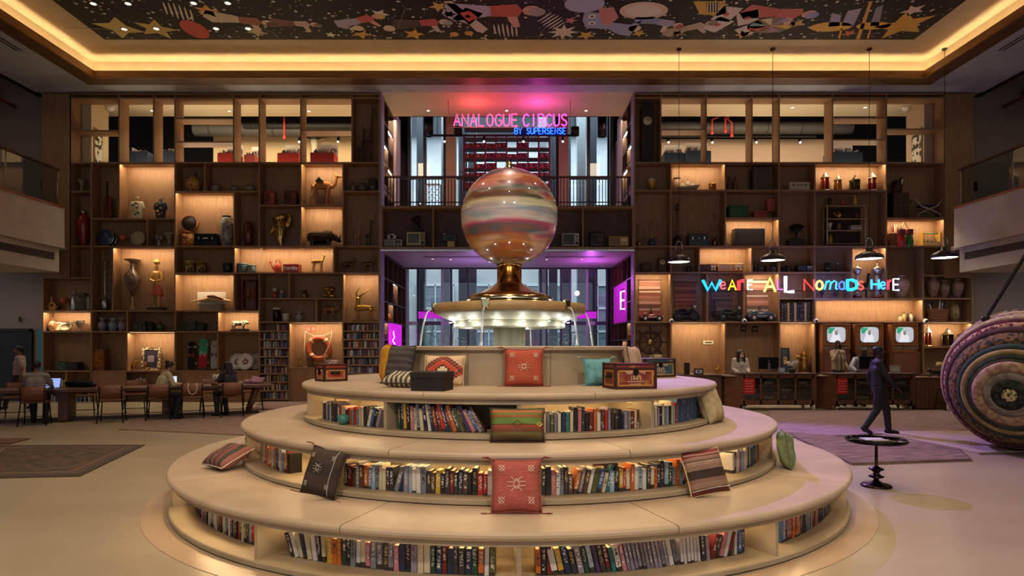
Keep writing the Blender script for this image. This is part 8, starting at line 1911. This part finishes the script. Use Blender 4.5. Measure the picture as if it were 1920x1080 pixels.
# ---------------------------------------------------------------- reception
def counter(px0, px1, Y, label, redx):
 """old shop counter with glazed pigeonholes"""
 x0, x1 = (px0 - 955) / F * Y, (px1 - 955) / F * Y; w = x1 - x0; h = P(0, 700, Y).z
 t = T('shop_counter', label, 'counter', (x0, Y, 0)); D_ = .7; b = .17
 G().box(-.04, w + .04, -.04, D_, h - .05, h).ob('top_board', DARKW, t, bev=.01)
 G().box(0, w, 0, .06, b - .02, b + .1).ob('plinth_rail', CNT, t); G().box(0, w, .0, D_, b - .02, b).ob('bottom_board', CNT, t); G().box(.02, w - .02, .46, .48, b, h - .05).ob('back_panel', '54361f', t); G().box(0, w, 0, .06, h - .13, h - .05).ob('top_rail', CNT, t)
 for k in range(5):
  x = .1 + k * (w - .2) / 4; G().box(x - .025, x + .025, 0, .46, b, h - .06).ob('divider', CNT, t)
 for x in (0, w - .08): G().box(x, x + .08, -.01, D_, b - .02, h - .05).ob('end_panel', CNT, t)
 for k in (1, 2): z = b + .1 + k * (h - .23 - b) / 3; G().box(.08, w - .08, .01, .46, z - .018, z + .018).ob('shelf_board', CNT, t)
 G().box(.1, w - .1, .004, .010, b + .1, h - .13).ob('glass_front', GLASS, t)
 for x in (.1, w - .1):
  for y in (.08, D_ - .1): 
   c = G().box(x - .03, x + .03, y - .03, y + .03, .09, b - .02).ob('caster_fork', BLKM, t); g = G(); g.lathe([(.06, -.02), (.065, 0), (.06, .02)], 14); o = g.ob('caster_wheel', 'a89c90', c, loc=(x, y, .065)); o.rotation_euler = (0, pi / 2, 0)
 # splayed side board
 sd = G(); sd.add([(-.3, .35, .03), (-.0, .0, .03), (-.0, .0, h - .05), (-.3, .35, h - .05), (-.3, .39, .03), (0, .04, .03), (0, .04, h - .05), (-.3, .39, h - .05)], [(0, 1, 2, 3), (7, 6, 5, 4), (0, 4, 5, 1), (1, 5, 6, 2), (2, 6, 7, 3), (3, 7, 4, 0)]); sd.ob('splayed_side', CNT, t)
 G().box(-.36, .0, .1, .7, h - .09, h - .06).ob('side_flap', '9a8a74', t)
 # curios in the pigeonholes
 n = 0
 for i in range(4):
  for j in range(3):
   cx = .1 + (i + .5) * (w - .2) / 4; cw = (w - .2) / 4 - .08; z = b + .1 + j * (h - .23 - b) / 3 + .02; hh = (h - .23 - b) / 3 - .06
   if (i + 2 * j) % 3 == 0:
    for q in range(6):
     x = cx - cw / 2 + (q + .5) * cw / 6; bt = T('counter_bottle', 'small %s bottle, %s in its row, %s pigeonhole, %s shelf, %s' % (('green', 'brown', 'grey')[(i + j) % 3], ORDS[q], ORDS[i], ('lowest', 'middle', 'top')[j], 'receptionist counter' if px0 < 1500 else 'counter of the men'), 'bottle', (x0 + x, Y + .16, z), 0, 'bottles in the counters')
     g = G(); g.lathe([(.022, 0), (.026, .01), (.026, hh * .5), (.01, hh * .66), (.011, hh * .85)], 8); g.ob('glass_body', ('3a4a38/c', '5a3a28/c', '5a5a60/c')[(i + j) % 3], bt)
   elif (i + j) % 2:
    bt = T('counter_box', '%s box in the %s pigeonhole, %s shelf, %s' % (('brown', 'rust', 'dark')[j], ORDS[i], ('lowest', 'middle', 'top')[j], 'receptionist counter' if px0 < 1500 else 'counter of the men'), 'box', (x0 + cx, Y + .18, z)); G().box(-cw * .42, cw * .42, -.1, .1, 0, hh * .7).ob('box_body', ('6a4a34', '7a3c2a', '2a2220')[j], bt, bev=.005, seg=1); G().box(-cw * .3, cw * .3, -.106, -.1, hh * .15, hh * .55).ob('box_label', 'a08a6c', bt)
   else:
    bt = T('counter_vase', '%s pot in the %s pigeonhole, %s shelf, %s' % (('cream', 'copper', 'tan')[j], ORDS[i], ('lowest', 'middle', 'top')[j], 'receptionist counter' if px0 < 1500 else 'counter of the men'), 'pot', (x0 + cx, Y + .18, z)); KD['round'](bt, cw * .4, hh * .85, [mm(('b8a080/c', '8a5a3c/m', '8a7454/c')[j]), mm('6a5440/c')])
 nt_ = T('red_notice', 'red notice sheet with white print on the %s' % ('counter below the receptionist' if px0 < 1500 else 'counter below the two men'), 'notice', (x0 + .24, Y - .012, h - .56))
 G().box(-.15, .15, -.004, 0, 0, .42).ob('sheet', 'b01c1c', nt_)
 for q in range(5): G().box(-.11, .11 - .03 * (q % 2), -.0065, -.004, .06 + q * .07, .075 + q * .07).ob('print_line', 'd88a80', nt_)
 return t, x0, x1, h
CNT = mat('counter_wood', '754a2e', '583520', rough=.42, scale=5, st=(.8, .8, 5), bump=.05)
c1, cx0, cx1, chh = counter(1388, 1531, 17.4, 'old wooden shop counter with glazed pigeonholes in front of the masked receptionist', 0)
c2, dx0, dx1, dhh = counter(1562, 1716, 17.4, 'old wooden shop counter with glazed pigeonholes in front of the two men', 0)
def monitor(px, Y, z, w, h, lab, face=1):
 p = P(px, 648, Y); t = T('computer_monitor', lab, 'monitor', (p.x, p.y, z))
 G().box(-w / 2, w / 2, -.02, .02, .1, .1 + h).ob('screen_back', '121214/c', t, bev=.008, seg=1); G().box(-.03, .03, -.05, -.02, .0, .1 + h * .55).ob('stand_neck', 'a8a8aa/m', t); G().box(-.11, .11, -.12, .06, 0, .012).ob('stand_foot', 'a8a8aa/m', t); g = G(); g.lathe([(.02, 0), (0, .002)], 12); o = g.ob('cable_port', '6a6a6c', t, loc=(0, -.021, .1 + h * .7)); o.rotation_euler = (pi / 2, 0, 0)
monitor(1441, 17.85, chh + .001, .56, .33, 'black computer monitor seen from behind beside the masked receptionist')
monitor(1632, 17.85, dhh + .001, .62, .36, 'black computer monitor seen from behind in front of the man in white')
def mask(t, V, M, sk):
 g = G(); g.X = M; g.ell((0, -.068, -.045), (.056, .05, .05), 14, 8); g.ob('face_mask', 'd4c8c4', t)
person((P(1388, 648, 18.75).x, 18.75, 0), radians(4), 'person with long black hair, cream shirt and white face mask behind the counter', stand(look=(.0, -1, -.35), head=(0, -.06, 1.61), elL=(.24, -.02, 1.14), elR=(-.24, -.02, 1.14), wrL=(.16, -.26, 1.04), wrR=(-.16, -.26, 1.04), hdL=(.14, -.36, 1.02), hdR=(-.14, -.36, 1.02)), skin='b08468', top='b8aa9c', low='1a1a1e', sleeve=1.0, hairk='long', extra=mask, h=.94)
def phone(t, V, M, sk):
 g = G(); p = V['wrR'] + (V['hdR'] - V['wrR']).normalized() * .06; g.cb((p.x + .025, p.y - .02, p.z + .03), (.014, .07, .14)); g.ob('phone', '0e0e10/c', t)
 g = G(); g.X = M; g.ell((0, -.055, -.065), (.056, .05, .045), 12, 8); g.ob('beard', '0f0b09', t)
 g = G(); a, b = V['che'], V['nek']; g.tube([V['pel'] + Vector((.0, -.135, .02)), a + Vector((0, -.135, 0)), b + Vector((0, -.085, -.06))], .012, 5); g.ob('shirt_front', '2a2a34', t)
 for s in 'LR': g = G(); d = (V['el' + s] - V['sh' + s]); p = V['sh' + s] + d * .7; g.tube([p, p + d * .06], .073, 12); g.ob('sleeve_band', '2a221e', t)
person((P(1571, 648, 18.6).x, 18.6, 0), radians(22), 'person in a beige bomber jacket talking on a phone behind the counter', stand(look=(-.3, -1, -.1), elL=(.27, .03, 1.14), wrL=(.26, -.12, .94), hdL=(.26, -.2, .88), elR=(-.3, -.12, 1.22), wrR=(-.15, -.16, 1.5), hdR=(-.11, -.13, 1.6)), skin='3c2418', hair='0e0a09', top='a08a6c', low='17171b', sleeve=1.0, hairk='bald', extra=phone, h=1.1)
def undershirt(t, V, M, sk):
 g = G(); g.ell(V['nek'] + Vector((0, -.06, -.05)), (.06, .04, .07), 10, 6); g.ob('dark_collar', '1c1a22', t)
 g = G(); g.X = M; g.ell((0, -.055, -.065), (.056, .05, .045), 12, 8); g.ob('beard', '0f0b09', t)
person((P(1609, 648, 18.55).x, 18.55, 0), radians(4), 'person in a white shirt leaning forward on both arms over the counter', stand(pel=(0, .1, .95), che=(0, -.08, 1.2), nek=(0, -.2, 1.38), head=(0, -.28, 1.53), look=(0, -1, -.4), shL=(.2, -.16, 1.34), shR=(-.2, -.16, 1.34), elL=(.34, -.24, 1.16), elR=(-.36, -.24, 1.14), wrL=(.28, -.38, 1.03), wrR=(-.3, -.38, 1.02), hdL=(.26, -.47, 1.02), hdR=(-.28, -.47, 1.02), hipL=(.09, .1, .9), hipR=(-.09, .1, .9)), skin='2e1b12', hair='0e0a09', top='b8b8cc', low='17171b', sleeve=1.0, hairk='bald', extra=undershirt, h=1.02)
# walker in front of reception
person((P(1647, 648, 12.6).x, 12.6, 0), radians(72), 'person in black clothes walking past the counters, near the round side table', stand(knL=(.1, -.16, .52), anL=(.1, -.2, .09), toL=(.1, -.35, .05), knR=(-.1, .05, .5), anR=(-.1, .26, .14), toR=(-.1, .15, .05), elL=(.24, .12, 1.15), wrL=(.23, .08, .92), hdL=(.23, .06, .84), elR=(-.24, -.1, 1.15), wrR=(-.22, -.25, .95), hdR=(-.22, -.32, .9)), skin='3a241a', hair='0c0a09', top='0f0e10', low='0d0c0e', shoe='0c0b0c', sleeve=1.0)
# small things on counters
for k, (px, Y, z, kind, w, h, cols, n, lab, cat) in enumerate(((1485, 17.7, chh, 'flowers', 26, 22, 'd8d4cc 3a3a34/c', 'flower_pot', 'white flowers in a pot on the receptionist counter', 'flowers'), (1679, 17.7, dhh, 'frame', 20, 14, 'a8a08c d0c8b4', 'tilted_card', 'white tilted price card on the counter of the two men', 'card'), (1465, 17.7, chh, 'box', 10, 9, '8fa4b4/c c0ccd4', 'small_box', 'pale blue box beside the black monitor', 'box'),
  (1345, 18.2, .94, 'bird', 15, 18, 'b98a30/m', 'gold_figure', 'golden figure on the desk left of the receptionist', 'statue'), (1310, 18.2, .94, 'frame', 17, 11, '2a2a2c d0d4e0 4a5a8a', 'tablet_stand', 'small white tablet on a stand on the desk left of the receptionist', 'tablet'), (1288, 18.2, .94, 'box', 9, 22, '141214 1d1a1c', 'black_speaker', 'black upright speaker at the end of the desk', 'speaker'))):
 p = P(px, 648, Y); t = T(n, lab, cat, (p.x, p.y, z + .002)); KD[kind](t, w / F * Y, h / F * Y, [mm(c) for c in cols.split()])
dk = T('side_desk', 'dark wooden desk joining the receptionist counter behind the bench', 'desk', (P(1255, 648, 18).x, 18, 0)); w = (1390 - 1255) / F * 18
G().box(0, w, -.1, .55, .89, .94).ob('top_board', DARKW, dk, bev=.01); G().box(.05, w * .72, -.05, .5, .05, .885).ob('cabinet', CNT, dk)
for x in (w * .74, w - .06): G().box(x, x + .05, -.05, .5, 0, .885).ob('end_panel', CNT, dk)
for z in (.3, .6): G().box(w * .74, w - .01, -.04, .5, z, z + .025).ob('shelf_board', CNT, dk)
for k in range(9):
 x = w * .78 + k * .04; o = None; G().box(x, x + .03, .0, .2, .625, .625 + R.uniform(.16, .22)).ob('ledger', R.choice(('6a5a48', 'b0a084', '3a2a24', '7a6a54')), dk)
d3 = T('end_desk', 'brown wooden desk beyond the two men, partly behind the carpet ball', 'desk', (P(1718, 648, 17.6).x, 17.6, 0)); w = (1840 - 1718) / F * 17.6
G().box(0, w, 0, .7, .84, .89).ob('top_board', '5a3822/w', d3, bev=.01); G().box(0, .82, .02, .66, .02, .838).ob('pedestal', '6a4428/w/54341f', d3); G().box(.84, w - .04, .02, .06, .7, .838).ob('drawer_front', '6a4428/w', d3)
G().box(w - .1, w - .04, .02, .66, 0, .838).ob('leg', '54341f/w', d3)
for k in range(7): G().box(.02 + k * .115, .12 + k * .115, .005, .02, .04, .82).ob('slat', '70482b/w', d3)
t = T('stool_frame', 'black metal stool tucked under the brown end desk', 'stool', (P(1778, 648, 17.3).x, 17.3, 0))
G().box(-.2, .2, -.2, .2, .6, .63).ob('seat', '5a3a28', t, bev=.01)
for a in (-1, 1):
 for b in (-1, 1): G().tube([(a * .17, b * .17, .6), (a * .22, b * .22, 0)], .012, 6).ob('leg', BLKM, t)
G().tube([(-.2, -.2, .2), (.2, -.2, .2), (.2, .2, .2), (-.2, .2, .2)], .009, 5, True).ob('foot_ring', BLKM, t)
p = P(1755, 648, 17.9); t = T('panther_figure', 'dark glossy crouching animal figure on the end desk', 'statue', (p.x, p.y, .892), pi); quad(dict(core=[[(-.3, .5, .1), (0, .46, .11), (.2, .5, .1)], [(.2, .55, .08), (.34, .7, .08), (.44, .62, .05)], [(-.38, .5, .025), (-.5, .7, .02)]], legs=[([(x, .36, .05), (x + .06, .14, .035), (x + .1, .05, .04)], y) for x, y in ((.2, -.08), (.24, .08), (-.3, -.09), (-.26, .09))], ears=[([(.34, .8, .02), (.33, .88, .01)], -.04), ([(.34, .8, .02), (.33, .88, .01)], .04)], eye=(.4, .06, .7)))(t, .55, .26, [mm('2a2224/c')])
p = P(1764, 648, 18.1); t = T('desk_lamp', 'black desk lamp with yellow shade on the end desk', 'lamp', (p.x, p.y, .892)); g = G(); g.lathe([(.09, 0), (.09, .015), (.02, .03)], 16); g.ob('base', BLKM, t); G().tube([(0, 0, .02), (.03, 0, .3)], .012, 6).ob('stem', BLKM, t); g = G(); g.lathe([(.13, .28), (.1, .4)], 16); g.ob('shade', 'b09a54', t)
p = P(1785, 648, 18.1); t = T('black_telephone', 'black office telephone on the end desk beside the ball', 'telephone', (p.x, p.y, .892)); G().box(-.14, .14, -.1, .1, 0, .06).ob('body', '141416/c', t, bev=.01); G().cap((-.12, .0, .09), (.12, 0, .09), .03).ob('handset', '101012/c', t)
for i in range(3):
 for j in range(3): G().box(-.06 + i * .045, -.03 + i * .045, -.08 + j * .04, -.055 + j * .04, .06, .066).ob('key', 'b0b0b4', t)
# ---------------------------------------------------------------- pendant lamps and neon lettering
for k, (px, py, w, ct) in enumerate(((1273, 492, 42, 92), (1449, 489, 44, 90), (1630, 486, 48, 88), (1771, 484, 46, 84))):
 Y = 18.3; b = P(px, py, Y); r = w / 2 / F * Y
 t = T('pendant_lamp', 'black enamel pendant lamp over reception, %s' % ('hanging before the black hard case', 'hanging before the brown camera', 'hanging before the trophies', 'hanging beside the right gallery end')[k], 'pendant lamp', b, 0, 'pendant lamps over reception')
 g = G(); g.lathe([(r * .94, .05), (r * .97, .0), (r, 0), (r, .07), (r * .93, .12), (r * .55, .19), (r * .26, .22), (r * .24, .32), (.03, .34), (0, .34)], 28); g.ob('shade', mat('lamp_enamel', '1b1a1e', rough=.3, coat=.4), t)
 g = G(); g.lathe([(0, .02), (r * .93, .02)], 24); g.ob('diffuser', mat('pendant_glow', 'fff0d4', emit=9), t)
 G().tube([(-.1, 0, .33), (-.09, 0, .5), (-.03, 0, .6), (.03, 0, .6), (.09, 0, .5), (.1, 0, .33)], .012, 6).ob('yoke', STEEL, t)
 G().tube([(0, 0, .6), (0, 0, ZC - b.z)], .008, 5).ob('cord', BLACK, t)
 g = G(); g.lathe([(.07, 0), (.07, -.04), (0, -.05)], 14); g.ob('ceiling_rose', '1c1a1a', t, loc=(0, 0, ZC - b.z))
 lamp('SPOT', 'pendant_bulb', b + Vector((0, 0, -.02)), 55, (1, .86, .66), size=.2, cone=140, blend=.9)
def neon(c, e=3.2): return mat('neon_' + c, c, emit=e)
NL = ((1320, 1349, 525, 544, 'W', '10a0ff', .045), (1350, 1361, 527, 542, 'e', 'ff4a50', .022), (1366, 1380, 525, 544, 'A', 'ffc020', .022), (1383, 1397, 526, 544, 'r', 'ff2830', .05), (1402, 1412, 525, 543, 'E', 'd8f4ff', .02), (1433, 1454, 521, 547, 'A', 'ffe060', .034), (1458, 1469, 524, 543, 'L', 'ff50e0', .02), (1473, 1491, 518, 547, 'L', 'f4f6ff', .05),
      (1508, 1526, 524, 545, 'N', 'ff3430', .024), (1530, 1543, 527, 543, 'o', 'fff060', .03), (1546, 1568, 526, 543, 'm', '2aa0ff', .024), (1572, 1585, 527, 543, 'a', '3a60ff', .024), (1589, 1607, 525, 543, 'D', '18b4ff', .045), (1609, 1620, 527, 543, 's', 'ff3a30', .028), (1634, 1648, 524, 542, 'H', '2a90ff', .03), (1651, 1660, 527, 542, 'e', '2a90ff', .024), (1664, 1672, 526, 543, 'r', 'ff2838', .034), (1675, 1687, 523, 544, 'E', 'f0f8ff', .022))
b = P(1503, 544, 19.2); t = T('neon_lettering', 'multicoloured neon letters reading We are all nomads here above reception', 'neon sign', b)
for x0, x1, y0, y1, chx, c, r in NL:
 u = 19.2 / F; g = G(); hs = 4.5 if chx in 'earoms' else 6
 strokes(chx, (x1 - x0) * u, (y1 - y0) * u * 6 / hs, r, 7, g=g, x0=(x0 - 1503) * u, z0=(544 - y1) * u)
 g.ob('neon_letter', neon(c), t)
G().box(-184 * 19.2 / F, 186 * 19.2 / F, .08, .1, -.02, .0).ob('mounting_rail', BLKM, t)
for x in (-2.59, -.32, 1.93): G().tube([(x, .09, 0), (x, .82, .25)], .012, 5).ob('rail_arm', BLKM, t)
lamp('POINT', 'neon_spill', P(1560, 535, 19.6), 22, (.12, .2, 1.0), size=.3); lamp('POINT', 'neon_spill', P(1480, 535, 19.6), 11, (.5, .45, 1.0), size=.2); lamp('POINT', 'neon_spill', P(1640, 535, 19.6), 11, (.15, .3, 1.0), size=.3); lamp('POINT', 'neon_spill', P(1335, 535, 19.6), 9, (.1, .2, 1.0), size=.2)
lamp('POINT', 'sign_spill', P(890, 222, 20.9), 26, (1, .1, .14), size=.25); lamp('POINT', 'sign_spill', P(1010, 222, 20.9), 30, (1, .06, .55), size=.25); lamp('POINT', 'sign_spill', P(1010, 240, 20.9), 6, (.1, .2, 1), size=.2)
# ---------------------------------------------------------------- rugs
def gp(px, py): return P(px, py, HZ * F / (py - 648)).xy
RK = [0]
def rug(pts, label, m, th=.012, fr=None, border=None):
 RK[0] += 1; th += .0025 * RK[0]
 q = [gp(*p) for p in pts]; c = sum(q, Vector((0, 0))) / len(q)
 t = T('floor_rug', label, 'rug', (c.x, c.y, 0)); a = atan2((q[1] - q[0]).y, (q[1] - q[0]).x); t.rotation_euler = (0, 0, a)
 rt = Matrix.Rotation(-a, 2); l = [rt @ (p - c) for p in q]
 if sum(l[i].x * l[(i + 1) % len(l)].y - l[(i + 1) % len(l)].x * l[i].y for i in range(len(l))) < 0: l = l[::-1]
 G().flat([tuple(p) for p in l], .001, th).ob('pile', m, t)
 if border:
  for k, (s0, s1, c_) in enumerate(border):
   g = G(); n = len(l)
   for i in range(n):
    A, B_ = l[i], l[(i + 1) % n]; v = [(A * s0), (B_ * s0), (B_ * s1), (A * s1)]
    g.add([(p.x, p.y, th + .001 + k * .0004) for p in v], [(0, 1, 2, 3)])
   g.ob('border_band', c_, t)
 if fr:
  g = G(); 
  for i in (0, 2):
   A, B_ = l[i], l[(i + 1) % 4]; d = (B_ - A); n = Vector((d.y, -d.x)).normalized()
   for k in range(int(d.length / .05)):
    p = A + d * (k * .05 / d.length); g.tube([(p.x, p.y, .008), (p.x + n.x * .08, p.y + n.y * .08, .004)], .006, 3)
  o = g.ob('fringe', fr, t); o['kind'] = 'stuff'
 return t
PER = mat('persian_pile', '3a362a', '5c4434', rough=.95, scale=7, lo=.44, hi=.56, detail=8)
rug([(-90, 899), (150, 894), (272, 835), (-10, 836)], 'dark worn oriental rug on the concrete at the near left', PER, border=((.99, .93, '3a302a'), (.9, .82, mat('persian_band', '5c4438', '3c3a34', scale=14, lo=.45, hi=.55)), (.8, .77, '7a5a44')))
rug([(-120, 836), (20, 833), (58, 823), (-60, 824)], 'small brown rug behind the dark oriental one', mat('persian_pile2', '6a4a38', '4a3428', rough=.95, scale=6, detail=8))
FAD = mat('faded_pile', '8a7464', '6f5a50', rough=.95, scale=5, st=(.6, 3, 1), lo=.4, hi=.62, detail=8)
rug([(222, 806), (480, 818), (560, 775), (260, 782)], 'faded brown rug under the chairs at the far end of the long table', FAD)
rug([(470, 768), (572, 768), (580, 742), (510, 742)], 'faded rose rug behind the bench by the paperbacks', mat('rose_pile', '7d6058', '64504c', rough=.95, scale=6, detail=8))
ROS = mat('rose_faded_pile', '937a78', '765c5e', rough=.95, scale=4, st=(.5, 4, 1), lo=.38, hi=.62, detail=8)
rug([(1462, 822), (1740, 812), (1860, 770), (1440, 770)], 'large faded rose rug in front of the shop counters', ROS)
rug([(1740, 812), (1960, 800), (1920, 768), (1800, 770)], 'faded rose rug between the end desk and the carpet ball', ROS)
rug([(1596, 872), (1822, 864), (1790, 838), (1470, 812)], 'brown distressed rug with dark edge under the round side table', mat('distressed_pile', '7a6454', '5c483c', rough=.95, scale=4, st=(.7, 2.5, 1), lo=.4, hi=.6, detail=9), border=((1.0, .985, '3a2a20'),), fr='6a5440')
LIG = stripes('grid_rug', [(0, 'a89484'), (.92, 'c8b8a4')], 0, .55, 0, wob=.01, bump=.1)
def gridm():
 m = bpy.data.materials.new('pale_grid_pile'); nt, ns, ln, b = nodes(m); b.inputs['Roughness'].default_value = .95
 tc = ns.new('ShaderNodeTexCoord'); sp = ns.new('ShaderNodeSeparateXYZ'); ln.new(tc.outputs['Object'], sp.inputs[0]); q = ns.new('ShaderNodeMath'); q.operation = 'FRACT'; w = ns.new('ShaderNodeMath'); w.operation = 'MULTIPLY'; w.inputs[1].default_value = 2.4
 ln.new(sp.outputs[0], w.inputs[0]); ln.new(w.outputs[0], q.inputs[0]); r = ramp(ns, [(0, '9c8878'), (.95, 'bfae9a')], True); ln.new(q.outputs[0], r.inputs[0]); ln.new(r.outputs[0], b.inputs['Base Color']); return m
rug([(1835, 852), (2000, 846), (1960, 808), (1640, 812)], 'pale rug with thin white lines under the carpet ball', gridm(), fr='5a4a3c')
# ---------------------------------------------------------------- carpet ball
cb = Vector((P(1925, 718, 10.7).x, 10.7, 1.185)); t = T('carpet_ball', 'giant ball patched from rings of oriental carpet at the right edge', 'ball', cb)
pole = P(1880, 752, 9.7) - cb; qd = pole.to_track_quat('Z', 'Y')
def ballm(k, a, b, sc): return mat('ball_carpet_%d' % k, a, b, rough=.95, scale=sc, lo=.46, hi=.56, detail=6, bump=.3)
RG = ((0, 5, 'c2b078', '2a3a2c', 22, 'rosette'), (5, 12, '181a18', '343830', 12, 'band'), (12, 18, '6e6458', '857a6a', 8, 'band'), (18, 26, 'a88e6a', '8a6a50', 13, 'band'), (26, 28, '4a4036', '5a4e40', 6, 'band'), (28, 32, '2c342e', '3a4036', 8, 'band'), (32, 36, '9c8450', '8a7444', 6, 'band'), (36, 41, '2a3a32', '34423a', 5, 'band'), (41, 52, '7a5a34', '2c2c22', 17, 'band'), (52, 58, '4a2c2a', '3c2626', 6, 'band'), (58, 64, 'b8966c', '5a1f22', 17, 'band'), (64, 69, '5a2024', '44181c', 6, 'band'), (69, 76, 'b8a67c', 'a08e64', 9, 'band'), (76, 79, '3a3028', 'a8966c', 14, 'band'), (79, 90, 'b09c70', '94825a', 10, 'band'), (90, 94, '3a2c24', 'a89878', 12, 'band'), (94, 104, '8f8a8a', '6a6468', 10, 'band'), (104, 116, '7a3a34', '9a6a54', 10, 'band'), (116, 130, '8a7a68', '5a4a40', 9, 'band'), (130, 180, '4a2a28', '6a4a3c', 8, 'band'))
for k, (a, b, c0, c1, sc, nm) in enumerate(RG):
 n = max(2, int((b - a) / 2.5)); r = 1.175
 pr = [(r * 0.992 * sin(radians(a)) , r * .992 * cos(radians(a)))]
 for i in range(n + 1):
  q = radians(a + .15 + (b - a - .3) * i / n); rr = r + .012 * sin(pi * i / n) + (.01 if k % 3 == 0 else 0); pr.append((max(rr * sin(q), 1e-5), rr * cos(q)))
 pr.append((max(r * .992 * sin(radians(b)), 1e-5), r * .992 * cos(radians(b))))
 g = G(); g.lathe(pr[::-1], 72); o = g.ob('carpet_' + nm, ballm(k, c0, c1, sc), t); o.rotation_mode = 'QUATERNION'; o.rotation_quaternion = qd
st = P(1848, 598, 10.8) - cb; en = Vector((13.8, 14.5, 7.2)) - cb
t2 = T('stay_cable', 'black stay cable running from the carpet ball up to the right gallery', 'cable', cb + st); G().tube([(0, 0, 0), en - st], .03, 7).ob('cable', BLACK, t2); G().ell((0, 0, 0), .07, 10, 6).ob('anchor_ring', '3a3430/m', t2)
# ---------------------------------------------------------------- round side table
p = P(1643, 648, 8.0); t = T('side_table', 'round dark bronze tray table on a turned stem', 'table', (p.x, p.y, 0)); zt = .575
g = G(); g.lathe([(0, 0), (.175, 0), (.178, .012), (.16, .03), (.06, .055), (.03, .08)], 32); g.ob('base', BRONZ, t)
g = G(); g.lathe([(.03, .07), (.03, .1), (.085, .118), (.09, .128), (.05, .145), (.03, .17), (.06, .20), (.088, .214), (.085, .224), (.04, .245), (.018, .26), (.018, zt - .03), (.04, zt - .02)], 24); g.ob('turned_stem', BRONZ, t)
g = G(); g.lathe([(0, zt - .02), (.345, zt - .02), (.352, zt), (.352, zt + .018), (.342, zt + .018), (.338, zt - .004), (0, zt - .004)], 48); g.ob('tray', mat('tray_bronze', '2a2322', rough=.12, metal=1), t)
for k, (dx, dy, w, d, z, c, lab, rz) in enumerate(((.02, .0, .24, .19, zt - .003, '6a5a34', 'olive magazine at the bottom of the pile on the tray table', .1), (-.03, .02, .25, .2, zt + .009, 'c8bcd4', 'white magazine lying open uppermost on the tray table', -.15))):
 q = T('magazine', lab, 'magazine', (p.x + dx, p.y + dy, z), rz); G().box(-w / 2, w / 2, -d / 2, d / 2, 0, .01).ob('cover_sheet', c, q); G().box(-w / 2 + .01, w / 2 - .01, -d / 2 + .01, d / 2 - .01, .01, .012).ob('cover_print', mat('mag_print%d' % k, c, '8a8a94', scale=9, lo=.45, hi=.6), q)
